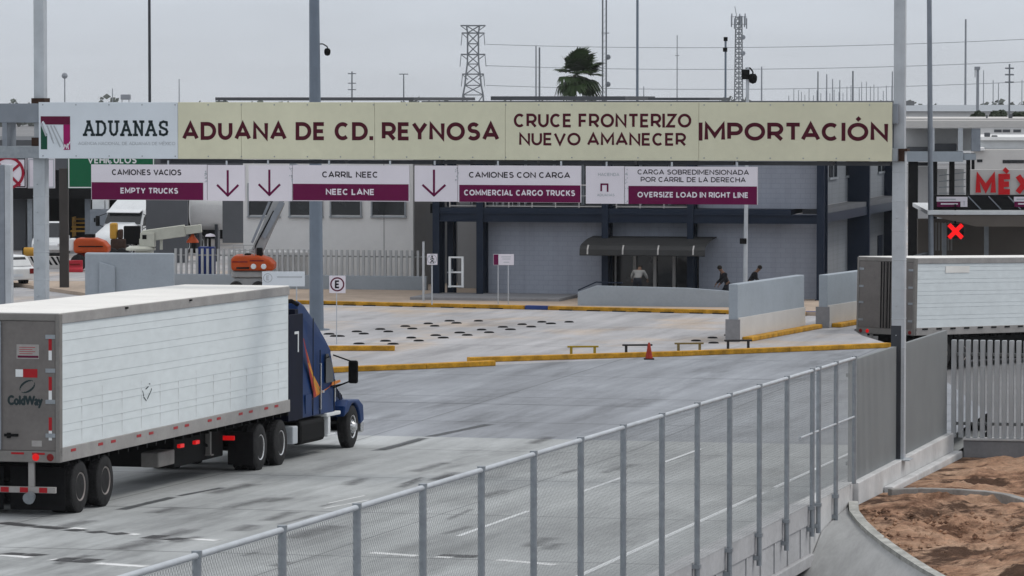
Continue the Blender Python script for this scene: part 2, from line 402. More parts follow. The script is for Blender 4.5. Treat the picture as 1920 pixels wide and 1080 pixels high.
M['block_wall'] = block_mat('block_wall', (0.32, 0.345, 0.405)); M['block_wall_flank'] = block_mat('block_wall_side', (0.20, 0.215, 0.235))  # flank copy of the wall colour, toned darker than the front
def road_material(name, base, joint_c, joint_d, contrast, warm=None):
    m = bpy.data.materials.new(name); m.use_nodes = True
    t = m.node_tree; b = t.nodes['Principled BSDF']; b.inputs['Roughness'].default_value = 0.72
    b.inputs['Specular IOR Level'].default_value = 0.35
    L = t.links.new; nd = t.nodes.new
    c = nd('ShaderNodeTexCoord')
    def noise(scale, st, det=5):
        mp = nd('ShaderNodeMapping'); mp.inputs['Scale'].default_value = st
        n = nd('ShaderNodeTexNoise'); n.inputs['Scale'].default_value = scale; n.inputs['Detail'].default_value = det
        n.inputs['Roughness'].default_value = 0.65
        L(c.outputs['Object'], mp.inputs[0]); L(mp.outputs[0], n.inputs['Vector']); return n.outputs['Fac']
    def mr(v, a, b_, lo, hi):
        r = nd('ShaderNodeMapRange'); r.inputs[1].default_value = a; r.inputs[2].default_value = b_
        r.inputs[3].default_value = lo; r.inputs[4].default_value = hi; L(v, r.inputs[0]); return r.outputs[0]
    def mul(a, b_):
        x = nd('ShaderNodeMath'); x.operation = 'MULTIPLY'; L(a, x.inputs[0]); L(b_, x.inputs[1]); return x.outputs[0]
    k = contrast
    big = mr(noise(0.16, (1.0, 0.5, 1)), 0.36, 0.62, 1 - 0.20 * k, 1 + 0.13 * k)
    streak = mr(noise(1.3, (1.0, 0.045, 1)), 0.32, 0.68, 1 - 0.20 * k, 1 + 0.10 * k)
    med = mr(noise(0.8, (1.0, 0.16, 1)), 0.52, 0.70, 1.0, 1 - 0.34 * k)
    cross = mr(noise(0.7, (0.12, 1.0, 1)), 0.58, 0.75, 1.0, 1 - 0.16 * k)
    fine = mr(noise(9, (1, 0.6, 1)), 0.3, 0.7, 0.93, 1.07)
    f = mul(mul(mul(big, streak), mul(med, fine)), cross)
    sx = nd('ShaderNodeSeparateXYZ'); L(c.outputs['Object'], sx.inputs[0])
    for o_, per, wd in ((sx.outputs['X'], joint_c, 0.03), (sx.outputs['Y'], joint_d, 0.07)):
        if not per: continue
        q = nd('ShaderNodeMath'); q.operation = 'PINGPONG'; q.inputs[1].default_value = per / 2; L(o_, q.inputs[0])
        f = mul(f, mr(q.outputs[0], wd * 0.5, wd, 0.5, 1.0))
    v = nd('ShaderNodeVectorMath'); v.operation = 'SCALE'; L(f, v.inputs['Scale'])
    if warm:
        mx = nd('ShaderNodeMix'); mx.data_type = 'RGBA'
        mx.inputs[6].default_value = (*base, 1); mx.inputs[7].default_value = (*warm, 1)
        L(mr(noise(0.22, (1, 0.8, 1)), 0.50, 0.66, 0, 1), mx.inputs[0]); L(mx.outputs[2], v.inputs[0])
    else: v.inputs[0].default_value = base
    L(v.outputs[0], b.inputs['Base Color'])
    bp = nd('ShaderNodeBump'); bp.inputs['Strength'].default_value = 0.15; bp.inputs['Distance'].default_value = 0.01
    L(f, bp.inputs['Height']); L(bp.outputs[0], b.inputs['Normal'])
    return m
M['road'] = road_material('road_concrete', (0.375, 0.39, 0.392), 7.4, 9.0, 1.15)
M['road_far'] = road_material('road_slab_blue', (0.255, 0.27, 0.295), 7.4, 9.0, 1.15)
M['yard'] = road_material('yard_concrete', (0.385, 0.38, 0.39), 0, 12.0, 0.9, (0.44, 0.37, 0.31))
M['pavement'] = pmat('pavement', (0.42, 0.335, 0.265), 0.8, 0, 0.16, 0.5, fine=0.06)
M['ground'] = pmat('ground', (0.20, 0.20, 0.205), 0.9, 0, 0.2, 0.05, fine=0.1)

def dirt_material():
    m = bpy.data.materials.new('red_dirt'); m.use_nodes = True
    t = m.node_tree; b = t.nodes['Principled BSDF']; b.inputs['Roughness'].default_value = 0.95; b.inputs['Specular IOR Level'].default_value = 0.1
    L = t.links.new; nd = t.nodes.new
    c = nd('ShaderNodeTexCoord'); n = nd('ShaderNodeTexNoise'); n.inputs['Scale'].default_value = 0.5; n.inputs['Detail'].default_value = 10; n.inputs['Roughness'].default_value = 0.66
    r = nd('ShaderNodeValToRGB'); cr = r.color_ramp
    cr.elements[0].position = 0.30; cr.elements[0].color = (0.055, 0.034, 0.024, 1)
    cr.elements[1].position = 0.66; cr.elements[1].color = (0.74, 0.50, 0.35, 1)
    e1 = cr.elements.new(0.40); e1.color = (0.20, 0.105, 0.066, 1)
    e2 = cr.elements.new(0.48); e2.color = (0.58, 0.345, 0.225, 1)
    n2 = nd('ShaderNodeTexNoise'); n2.inputs['Scale'].default_value = 7; n2.inputs['Detail'].default_value = 9; n2.inputs['Roughness'].default_value = 0.75
    bp = nd('ShaderNodeBump'); bp.inputs['Strength'].default_value = 1.0; bp.inputs['Distance'].default_value = 0.16
    L(c.outputs['Object'], n.inputs['Vector']); L(c.outputs['Object'], n2.inputs['Vector'])
    L(n.outputs['Fac'], r.inputs[0])
    n3 = nd('ShaderNodeTexNoise'); n3.inputs['Scale'].default_value = .23; n3.inputs['Detail'].default_value = 7; n3.inputs['Roughness'].default_value = .7; L(c.outputs['Object'], n3.inputs['Vector'])
    r3 = nd('ShaderNodeMapRange'); r3.inputs[1].default_value = .51; r3.inputs[2].default_value = .56; L(n3.outputs['Fac'], r3.inputs[0])
    n4 = nd('ShaderNodeTexNoise'); n4.inputs['Scale'].default_value = 3.2; n4.inputs['Detail'].default_value = 10; n4.inputs['Roughness'].default_value = .8; L(c.outputs['Object'], n4.inputs['Vector'])
    r4 = nd('ShaderNodeMapRange'); r4.inputs[1].default_value = .35; r4.inputs[2].default_value = .65; r4.inputs[3].default_value = .62; r4.inputs[4].default_value = 1.25; L(n4.outputs['Fac'], r4.inputs[0])
    mx = nd('ShaderNodeMix'); mx.data_type = 'RGBA'; L(r3.outputs[0], mx.inputs[0]); L(r.outputs[0], mx.inputs[6]); mx.inputs[7].default_value = (.13, .075, .05, 1)
    v = nd('ShaderNodeVectorMath'); v.operation = 'SCALE'; L(mx.outputs[2], v.inputs[0]); L(r4.outputs[0], v.inputs['Scale']); L(v.outputs[0], b.inputs['Base Color'])
    L(n2.outputs['Fac'], bp.inputs['Height']); L(bp.outputs[0], b.inputs['Normal'])
    return m
M['dirt'] = dirt_material()

# ------------------------------------------------------------------ the setting
def rf(o): o.location = RO; o.rotation_euler = (0, 0, -TH); return o     # road-aligned object
mb = MB(); mb.add([(-4000, -50, -1.5), (4000, -50, -1.5), (4000, 6000, -1.5), (-4000, 6000, -1.5)], [(0, 1, 2, 3)])
struct(mb.build('ground', M['ground']))

mb = MB()                                                       # bridge road falling gently to the yard
cl, cr_ = -70.0, -0.36
rows = [-75 + 3 * i for i in range(37)]
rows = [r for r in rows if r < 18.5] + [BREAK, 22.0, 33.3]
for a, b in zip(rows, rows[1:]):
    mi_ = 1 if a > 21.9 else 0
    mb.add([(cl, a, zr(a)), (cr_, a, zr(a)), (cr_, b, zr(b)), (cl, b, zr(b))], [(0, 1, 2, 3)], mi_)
    mb.add([(cl, a, zr(a) - .5), (cr_, a, zr(a) - .5), (cr_, b, zr(b) - .5), (cl, b, zr(b) - .5)], [(3, 2, 1, 0)])
struct(rf(mb.build('road', [M['road'], M['road_far']], recalc=False)))

KL = [cd(gp(px, py)) for px, py in ((-400, 735), (300, 712), (560, 702), (930, 684.5), (1280, 667.5), (1672, 651.5))]
FB = 33.3
RE = [cd((13.5, 141)), (cr_, FB)]
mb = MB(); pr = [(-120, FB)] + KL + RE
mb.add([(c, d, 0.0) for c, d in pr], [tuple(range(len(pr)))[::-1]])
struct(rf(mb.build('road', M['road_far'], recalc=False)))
edge = [(12.75, 148.5), (12.75, 152), (13.7, 157), (20, 168), (20, 186), (27, 216), (60, 330)]
pts = [RE[0]] + [cd(p) for p in edge] + [cd((-150, 360)), (-120, KL[0][1])] + KL
mb = MB(); n = len(pts)
mb.add([(c, d, 0.0) for c, d in pts], [tuple(range(n))])
struct(rf(mb.build('yard', M['yard'], recalc=False)))
wl = [RE[1]] + [RE[0]] + [cd(p) for p in edge]
mb = MB(); n = len(wl)
mb.add([(c, d, -.004) for c, d in wl] + [(c, d, -1.6) for c, d in wl], [(i, n + i, n + i + 1, i + 1) for i in range(n - 1)])
struct(rf(mb.build('yard_edge', M['base_wall'], recalc=False)))

def strip(mb, a, b, wd, z):     # painted strip between two road points (c, d)
    A = Vector((a[0], a[1], 0)); B = Vector((b[0], b[1], 0)); q = (B - A).normalized(); s_ = Vector((-q.y, q.x, 0)) * wd / 2
    mb.add([(*(A - s_).xy, zr(a[1]) + z), (*(B - s_).xy, zr(b[1]) + z), (*(B + s_).xy, zr(b[1]) + z), (*(A + s_).xy, zr(a[1]) + z)], [(0, 1, 2, 3)])
def worn(name, col, strength, rag, scale=6.0):
    """paint or dirt lying on the concrete: ragged towards the edges of each mark"""
    m = bpy.data.materials.new(name); m.use_nodes = True; t = m.node_tree; b = t.nodes['Principled BSDF']; o = t.nodes['Material Output']
    b.inputs['Base Color'].default_value = (*col, 1); b.inputs['Roughness'].default_value = .75; b.inputs['Specular IOR Level'].default_value = .2
    nd = t.nodes.new; L = t.links.new
    uv = nd('ShaderNodeUVMap'); uv.uv_map = 'UVMap'; sx = nd('ShaderNodeSeparateXYZ'); L(uv.outputs[0], sx.inputs[0])
    def tri(v):
        a = nd('ShaderNodeMath'); a.operation = 'PINGPONG'; a.inputs[1].default_value = .5; L(v, a.inputs[0]); return a.outputs[0]
    c = nd('ShaderNodeTexCoord'); mp = nd('ShaderNodeMapping'); mp.inputs['Scale'].default_value = (1, .35, 1); L(c.outputs['Object'], mp.inputs[0])
    n = nd('ShaderNodeTexNoise'); n.inputs['Scale'].default_value = scale; n.inputs['Detail'].default_value = 6; n.inputs['Roughness'].default_value = .7; L(mp.outputs[0], n.inputs['Vector'])
    mul = nd('ShaderNodeMath'); mul.operation = 'MINIMUM'
    e1 = nd('ShaderNodeMapRange'); e1.inputs[2].default_value = .5 * rag; L(tri(sx.outputs['X']), e1.inputs[0])
    e2 = nd('ShaderNodeMapRange'); e2.inputs[2].default_value = .16 * rag; L(tri(sx.outputs['Y']), e2.inputs[0])
    L(e1.outputs[0], mul.inputs[0]); L(e2.outputs[0], mul.inputs[1])
    ad = nd('ShaderNodeMath'); ad.operation = 'ADD'; L(mul.outputs[0], ad.inputs[0]); L(n.outputs['Fac'], ad.inputs[1])
    r = nd('ShaderNodeMapRange'); r.inputs[1].default_value = .62; r.inputs[2].default_value = 1.45; r.inputs[4].default_value = strength; L(ad.outputs[0], r.inputs[0])
    tr = nd('ShaderNodeBsdfTransparent'); mx = nd('ShaderNodeMixShader'); L(r.outputs[0], mx.inputs[0]); L(tr.outputs[0], mx.inputs[1]); L(b.outputs[0], mx.inputs[2]); L(mx.outputs[0], o.inputs['Surface'])
    return m
def marks(name, mb, mat):
    o = struct(rf(mb.build(name, mat, recalc=False))); uv = o.data.uv_layers.new(name='UVMap')
    for pl in o.data.polygons:
        for li, q in zip(pl.loop_indices, ((1, 0), (1, 1), (0, 1), (0, 0))): uv.data[li].uv = q
    return o
def on_road(px, py):
    z = 0.3
    for _ in range(6):
        p = gp(px, py, z); z = zr(cd(p)[1])
    return cd(p)
mb = MB()
c_edge = on_road(1400, 938)[0]
for d0, d1 in ((-40, -17.5), (-17, 8), (8.3, 20)): strip(mb, (c_edge, d0), (c_edge, d1), 0.14, 0.004)
c_lane = on_road(930, 980)[0]
for px0, px1 in ((857, 1000), (1090, 1180), (1255, 1330)):
    q0 = on_road(px0, 1007 - .35 * (px0 - 857)); q1 = on_road(px1, 1007 - .35 * (px1 - 857))
    strip(mb, (c_lane, q0[1]), (c_lane, q1[1]), 0.14, 0.004)
def pix_strip(mb, p0, p1, wd, z=0.004): strip(mb, on_road(*p0), on_road(*p1), wd, z)
marks('lane_line', mb, worn('lane_paint', (0.68, 0.70, 0.71), 1.0, .25, 5.0))
mb = MB()                                                       # worn crossing lines painted across the lanes
for p0, p1 in (((0, 1040), (60, 1046)), ((95, 1049), (125, 1051)), ((175, 1056), (280, 1063)), ((230, 1000), (262, 1003)), ((350, 1010), (410, 1014)),
               ((690, 1036), (790, 1043)), ((815, 1044), (850, 1046)), ((925, 1049), (1050, 1060)), ((130, 990), (160, 992))):
    pix_strip(mb, p0, p1, 0.42)
for p0, p1 in (((600, 955), (700, 936)), ((610, 945), (690, 928))): pix_strip(mb, p0, p1, 0.10)
marks('crossing_line', mb, worn('worn_paint', (0.70, 0.71, 0.71), 1.0, .7, 5.0))
mb = MB()
for p0, p1, wd in (((705, 846), (800, 820), .42), ((800, 820), (922, 795), .40), ((222, 957), (330, 931), .34), ((330, 931), (420, 914), .22)):
    pix_strip(mb, p0, p1, wd)
marks('skid_mark', mb, worn('skid', (0.085, 0.09, 0.095), .95, .8, 3.0))
mb = MB()
rnd = random.Random(3)
for p0, p1, wd in (((0, 980), (62, 987), .5), ((62, 987), (122, 992), .5), ((128, 996), (156, 993), .5), ((165, 999), (200, 997), .45), ((207, 1002), (240, 1000), .5), ((278, 1010), (303, 1004), .45), ((310, 1013), (345, 1009), .4),
                   ((12, 1041), (38, 1037), .5), ((45, 1043), (78, 1039), .5), ((110, 1053), (140, 1046), .45), ((145, 1055), (180, 1048), .5),
                   ((838, 1044), (850, 1040), .5), ((870, 1046), (885, 1041), .5)):
    pix_strip(mb, p0, p1, wd, 0.008)
marks('tar_patch', mb, worn('tar_patch', (0.055, 0.055, 0.058), .95, .55, 5.0))
mb = MB()
for _ in range(34):
    px, py = (rnd.uniform(-40, 600), rnd.uniform(900, 1065)) if _ < 20 else (rnd.uniform(640, 1200), rnd.uniform(820, 1040))
    if px < 250 and py < 965: continue
    q0 = on_road(px, py); ln = rnd.uniform(.8, 3.5); strip(mb, q0, (q0[0] + rnd.uniform(-.15, .15), q0[1] + ln), rnd.uniform(.2, .8), .010 + .0001 * _)
marks('oil_stain', mb, worn('stain', (0.11, 0.11, 0.115), .6, 1.3, 4.0))
from mathutils import noise as MN
# ------------------------------------------------------------------ bridge parapet, retaining wall, fences
PT = 0.36                                  # parapet top above the road
def slab(mb, c0, c1, d0, d1, b0, b1, t0, t1, mi=0):
    mb.hexa([(c0, d0, b0), (c1, d0, b0), (c1, d1, b1), (c0, d1, b1), (c0, d0, t0), (c1, d0, t0), (c1, d1, t1), (c0, d1, t1)], mi)
par = thing('bridge_parapet', 'pale concrete parapet along the outer edge of the bridge under the chain link fence', 'parapet', RO, -TH)
mb = MB()
for i in range(20):
    a, b = -60 + 3.03 * i, -60 + 3.03 * (i + 1) - 0.03
    if a > .2: break
    b = min(b, .25)
    slab(mb, -.36, 0, a, b, zr(a) - .05, zr(b) - .05, zr(a) + PT, zr(b) + PT)
mb.build('coping', M['parapet'], par, bevel=.015)
mb = MB()
slab(mb, -.34, .0 - .03, -60, .25, zr(-60) - .62, zr(0.25) - .62, zr(-60) - .052, zr(.25) - .052)
for i in range(42):
    d = -60 + 1.515 * i
    if d < 0: slab(mb, -.04, -.005, d, d + .12, zr(d) - .60, zr(d) - .60, zr(d) - .054, zr(d) - .054)
mb.build('fascia', M['parapet'], par)
mb = MB(); slab(mb, -.5, .06, -60, .25, zr(-60) - .86, zr(.25) - .86, zr(-60) - .622, zr(.25) - .622)
mb.build('beam_ledge', M['parapet'], par, bevel=.02)

abut = thing('bridge_abutment', 'concrete bridge abutment and pale column under the end of the bridge', 'abutment', RO, -TH)
mb = MB(); mb.box(-60, -.52, .3, 1.2, -1.6, -.06); mb.build('end_wall', M['base_wall'], abut)
mb = MB(); mb.box(-.50, .05, .26, .75, -1.6, -.42); mb.build('column', M['wall_white'], abut)
mb = MB(); slab(mb, -.36, .0, .27, 5.8, -1.5, -1.5, zr(.3) + PT + .0, zr(5.8) + PT); mb.build('wing_wall', M['retaining'], abut, bevel=.02)

rw = thing('retaining_wall', 'pale stained concrete retaining wall under the bar fence beside the red dirt', 'wall', RO, -TH)
CN = 21.9                                   # where the fence turns
mb = MB(); slab(mb, -.36, .12, 5.83, CN, -1.4, -1.4, zr(5.8) + PT, zr(CN) + PT); mb.build('wall_base', M['retaining'], rw, bevel=.02)
mb = MB(); slab(mb, .122, .34, 9.5, CN, -1.4, -1.4, zr(9.5) + .0, zr(CN) - .08); mb.build('footing', M['retaining'], rw, bevel=.03)

mf = thing('mesh_fence', 'galvanised chain link fence with round posts along the bridge parapet', 'fence', RO, -TH)
HF = 2.62
posts = [-36.4 + 3.03 * i for i in range(-4, 13)] + [.75, 3.0, 5.5]
for d in posts:
    mb = MB(); zb = zr(d) + PT
    low = .62 if d < 4 else 0.0
    mb.cyl((.07, d, zb - low), (.07, d, zb + HF - .02), .048, n=12)
    if low: mb.box(-.004, .13, d - .07, d + .07, zb - .10, zb - .03); mb.box(-.032, .10, d - .06, d + .06, zb - .52, zb - .44)
    mb.cyl((.07, d, zb + HF - .02), (.07, d, zb + HF + .05), .055, n=10)
    mb.build('post', M['galv'], mf, smooth=True)
mb = MB()
D0, D1 = posts[0], posts[-1]
mb.cyl((.07, D0, zr(D0) + PT + HF), (.07, D1, zr(D1) + PT + HF), .035, n=10)
mb.build('top_rail', M['galv_light'], mf, smooth=True)
mb = MB()
for a, b in ((-1.5, .75), (.8, 3.0), (3.0, 5.5)): mb.cyl((.07, a, zr(a) + PT + 1.4), (.07, b, zr(b) + PT + 1.4), .022, n=8)
mb.build('mid_rail', M['galv_light'], mf, smooth=True)
M['wire'] = pmat('wire', (0.27, 0.285, 0.29), 0.5, 0.2, 0.1, 5)
for a, b in zip(posts, posts[1:]):
    if b - a < 1.2: continue
    mb = MB(); L = b - a; H = HF; st = .085; r = .0021
    za = zr(a) + PT; zb = zr(b) + PT
    def P(u, v): return (.035, a + u, za + (zb - za) * u / L + v)
    k = -H
    while k < L:
        u0, v0 = (k, 0.0) if k >= 0 else (0.0, -k)
        ln = min(L - u0, H - v0)
        if ln > .02: mb.cyl(P(u0, v0), P(u0 + ln, v0 + ln), r, n=3, caps=False)
        u0, v0 = (k, H) if k >= 0 else (0.0, H + k)
        ln = min(L - u0, v0)
        if ln > .02: mb.cyl(P(u0, v0), P(u0 + ln, v0 - ln), r, n=3, caps=False)
        k += st
    mb.build('wire_mesh', M['wire'], mf, recalc=False)

def bar_run(mb, p0, p1, zb0, zb1, h, sp, wd, dp, mi=0):
    p0 = Vector(p0); p1 = Vector(p1); L = (p1 - p0).length; q = (p1 - p0) / L; s_ = Vector((-q.y, q.x))
    n = int(L / sp)
    for i in range(n + 1):
        c = p0 + q * (i * sp); z = zb0 + (zb1 - zb0) * (i * sp / L)
        a = [c - q * wd / 2 - s_ * dp / 2, c + q * wd / 2 - s_ * dp / 2, c + q * wd / 2 + s_ * dp / 2, c - q * wd / 2 + s_ * dp / 2]
        mb.hexa([(*p, z) for p in a] + [(*p, z + h) for p in a], mi)
M['bar_grey'] = pmat('bar_grey', (0.285, 0.30, 0.305), 0.6, 0.0, 0.06, 0.6)
M['bar_light'] = pmat('bar_light', (0.43, 0.45, 0.465), 0.55, 0.2, 0.10, 1.2)
bf = thing('bar_fence', 'tall grey bar fence on the retaining wall, seen edge on behind the gantry post', 'fence', RO, -TH)
mb = MB(); bar_run(mb, (-.08, 6.0), (-.08, CN - .1), zr(6) + PT, zr(CN) + PT, 2.55, .178, .085, .10)
mb.build('bars', M['bar_grey'], bf)
mb = MB()
for h in (.35, 2.2): slab(mb, -.17, -.13, 5.9, CN, zr(5.9) + PT + h, zr(CN) + PT + h, zr(5.9) + PT + h + .08, zr(CN) + PT + h + .08)
mb.build('cross_rail', M['bar_grey'], bf)
bg_ = thing('bar_fence', 'pale vertical bar fence on a concrete base at the right edge, facing the red dirt', 'fence', RO, -TH)
ZB = zr(CN) + PT - .12
mb = MB(); mb.box(.36, 16, CN - .02, CN + .34, -1.4, ZB - .06); mb.build('base_wall', M['base_wall'], bg_, bevel=.02)
mb = MB(); mb.box(.34, 16, CN - .05, CN + .37, ZB - .058, ZB); mb.build('cap', M['retaining'], bg_, bevel=.01)
mb = MB(); bar_run(mb, (.10, CN + .12), (14, CN + .12), ZB + .0, ZB + .0, 2.42, .178, .112, .17); mb.build('bars', M['bar_light'], bg_, bevel=.012)
mb = MB(); mb.box(.05, 14, CN + .21, CN + .25, ZB + 2.02, ZB + 2.10); mb.box(.05, 14, CN + .21, CN + .25, ZB + .3, ZB + .38); mb.build('cross_rail', M['bar_grey'], bg_)

M['kerb_weathered'] = pmat('kerb_weathered', (0.40, 0.40, 0.375), 0.85, 0, 0.32, 2.2, fine=0.14)
M['retaining_dark'] = pmat('retaining_dark', (0.30, 0.29, 0.275), 0.85, 0, 0.25, 1.5, fine=0.1)
# ------------------------------------------------------------------ red dirt, paved slope and its kerb
def cmin(d): return max(.36 if d > 9.4 else .14, .14 + 2.98 * (max(0.0, 5.3 - d) / 9.6) ** 1.3)
def dz(d): return (-.16 + .012 * (5.3 - d) * -1 if d < 5.3 else .16 + (d - 5.3) / 16.6 * -.40)
def dzz(d):
    return .16 - .36 * min(1, max(0, (5.3 - d) / 10)) if d < 5.3 else .16 - .40 * (d - 5.3) / 16.6
mb = MB(); nd_, nc_ = 230, 150
vs = []
for i in range(nd_ + 1):
    d = -22 + (CN - .04 + 22) * i / nd_; c0 = cmin(d)
    for j in range(nc_ + 1):
        t = j / nc_; c = c0 + (t ** 1.4) * (17 - c0)
        p = Vector((c * .45, d * .45, 0)); e_ = min(1, (c - c0) / 1.2) * min(1, (CN - d) / 1.5)
        z = dzz(d) + e_ * (MN.fractal(p, 1.0, 2.1, 5) * .18 + abs(MN.noise(p * .6)) * .16 + .09 * MN.noise(p * 4) + .06 * abs(MN.noise(p * 11)) + .04 * MN.noise(p * 23) + .38 * math.exp(-((c - 6) ** 2 + (d + 4) ** 2) / 7) - .22 * math.exp(-((c - 2.6) ** 2 + (d - 3.2) ** 2) / 1.6) + .25 * math.exp(-((c - 6.5) ** 2 + (d - 12) ** 2) / 4))
        if 6 < d < 8 : z += -.12 * e_
        vs.append((c, d, z))
fs = [(i * (nc_ + 1) + j, i * (nc_ + 1) + j + 1, (i + 1) * (nc_ + 1) + j + 1, (i + 1) * (nc_ + 1) + j) for i in range(nd_) for j in range(nc_)]
mb.add(vs, fs)
o = struct(rf(mb.build('dirt_ground', M['dirt'], smooth=True, ang=80)))
# clods lying on the dirt
mb = MB(); rnd = random.Random(11)
for _ in range(1500):
    d = rnd.uniform(-10, 4.2); c = cmin(d) + .03 + 9 * rnd.random() ** 1.1; r = rnd.uniform(.02, .085)
    q = [Vector((rnd.uniform(-1, 1), rnd.uniform(-1, 1), rnd.uniform(-.5, 1))).normalized() * r * rnd.uniform(.6, 1) for _ in range(6)]
    p = Vector((c * .45, d * .45, 0)); z = dzz(d) + MN.fractal(p, 1.0, 2.1, 5) * .16 + abs(MN.noise(p * .6)) * .14
    C = Vector((c, d, z))
    o6 = [C + Vector(k) * r * rnd.uniform(.6, 1.1) for k in ((1, 0, 0), (0, 1, 0), (-1, 0, 0), (0, -1, 0), (0, 0, .8), (0, 0, -.6))]
    mb.add(o6, [(0, 1, 4), (1, 2, 4), (2, 3, 4), (3, 0, 4), (1, 0, 5), (2, 1, 5), (3, 2, 5), (0, 3, 5)])
o = rf(mb.build('soil_clods', M['dirt'])); o['kind'] = 'stuff'; o['label'] = 'loose dark clods scattered over the red dirt'

mb = MB()
ds = [5.4 - 1.5 * i for i in range(20)]
Wl = [(.02, 5.2, .17), (.02, 3.2, .12), (.02, 1.5, .02), (.02, .5, -.28), (-.2, -.6, -.75), (-.6, -3, -1.7), (-1.2, -7, -3.2), (-2, -12, -5)]
Kl = [(cmin(d) - .16, d, dzz(d) + .02) for d in (5.2, 4.6, 3.4, 2.0, .2, -3.5, -9, -18)]
for i in range(7):
    for k in range(5):
        def S(j, t): return tuple(Wl[j][m] + (Kl[j][m] - Wl[j][m]) * t for m in range(3))
        mb.add([S(i, k / 5), S(i, (k + 1) / 5), S(i + 1, (k + 1) / 5), S(i + 1, k / 5)], [(0, 1, 2, 3)])
struct(rf(mb.build('slope_paving', M['slope_paving'], smooth=True, ang=180)))
mb = MB()
for a, b in zip(ds, ds[1:]):
    A0, B0 = cmin(a), cmin(b); za, zb = dzz(a), dzz(b)
    wob = .02 * math.sin(a * 5.1)
    mb.hexa([(B0 - .17, b, zb - .3), (B0 + .03, b, zb - .3), (A0 + .03, a, za - .3), (A0 - .17, a, za - .3),
             (B0 - .17, b, zb + .10), (B0 + .03, b, zb + .10), (A0 + .03, a, za + .10), (A0 - .17, a, za + .10)])
tag(rf(mb.build('slope_kerb', M['kerb_weathered'], recalc=True)), 'narrow pale concrete kerb between the paved slope and the red dirt', 'kerb')
mb = MB(); pp = []
for px, py in ((1668, 926), (1720, 924), (1790, 926), (1850, 930), (1890, 936), (1925, 947), (1960, 960)):
    p = gp(px, py, .12); c, d = cd(p); pp.append((c, d, .10))
for a, b in zip(pp, pp[1:]): mb.bar(a, b, .20, .26)
tag(rf(mb.build('drain_channel', M['retaining_dark'], bevel=.02)), 'curved grey concrete drain channel crossing the red dirt', 'drain')

# ------------------------------------------------------------------ kerbs, pavement, bumps, rails in the yard
def kerb(name, pix, wd, h, mat, label, z0=0.0, cat='kerb', slots=None):
    P = [gp(px, py, z0) for px, py in pix]
    mb = MB()
    for a, b in zip(P, P[1:]):
        q = (b - a).normalized(); s_ = Vector((-q.y, q.x, 0)) * wd
        mb.hexa([a, b, b + s_, a + s_] + [p + Vector((0, 0, h)) for p in (a, b, b + s_, a + s_)])
    root = thing(name, label, cat)
    mb.build('kerb_stone', mat, root, bevel=.025)
    if slots:
        mb = MB()
        for px, py in slots:
            p = gp(px, py, z0); q = (P[-1] - P[0]).normalized(); nn = Vector((q.y, -q.x, 0))
            a = p - q * .28 + nn * .02; b = p + q * .28 + nn * .02
            mb.hexa([a, b, b - nn * .10, a - nn * .10] + [v + Vector((0, 0, .04)) for v in (a, b, b - nn * .10, a - nn * .10)])
        mb.build('drain_slot', M['black'], root)
    return root
kerb('yellow_kerb', [(560, 703), (665, 697), (800, 692), (930, 686)], .32, .17, M['yellow_curb'], 'short yellow kerb in front of the black truck mirror, nearest to the camera')
kerb('yellow_kerb', [(882, 680), (1280, 668), (1480, 660), (1672, 652)], .30, .17, M['yellow_curb'], 'long yellow kerb carrying the low hitching rails and the cone')
kerb('yellow_kerb', [(560, 658), (740, 658)], .34, .17, M['yellow_curb'], 'short yellow kerb ending left of the black bumps behind the blue cab')
def fy(px): return 571.5 + (px - 607) * (589.5 - 571.5) / 773
kerb('yellow_kerb', [(330, fy(330)), (607, fy(607)), (983, fy(983))], .3, .16, M['yellow_curb'], 'far yellow kerb left of the blue painted kerb, along the pavement before the building',
     slots=[(x, fy(x) + .3) for x in (618, 655, 692, 742, 785, 838, 880, 930)])
kerb('blue_kerb', [(984, fy(984)), (1026, fy(1026))], .3, .165, M['blue_curb'], 'blue painted ramp kerb between two far yellow kerbs')
kerb('yellow_kerb', [(1027, fy(1027)), (1382, fy(1382)), (1507, fy(1507))], .3, .16, M['yellow_curb'], 'far yellow kerb right of the blue painted kerb, before the ramp wall',
     slots=[(x, fy(x) + .3) for x in (1060, 1112, 1160, 1208, 1250, 1305, 1348)])
kerb('blue_kerb', [(1508, fy(1508) - 1), (1537, fy(1537) - 1)], .3, .165, M['blue_curb'], 'blue painted kerb between the two free standing grey walls')
mb = MB()
fr = [gp(x, fy(x), 0) + Vector((0, .3, 0)) for x in (200, 330, 607, 983, 1380, 1540)] + [gp(1640, 596, 0)]
bk = [Vector((24, 182, 0)), Vector((13.4, 179, 0)), Vector((-5, 184, 0)), Vector((-25, 190, 0))]
bk = [Vector((16.5, 182, 0)), Vector((-5, 188, 0)), Vector((-24, 190, 0))]
mb.prism([(p.x, p.y) for p in fr + bk], -.1, .15, 'z')
struct(mb.build('pavement', M['pavement']))

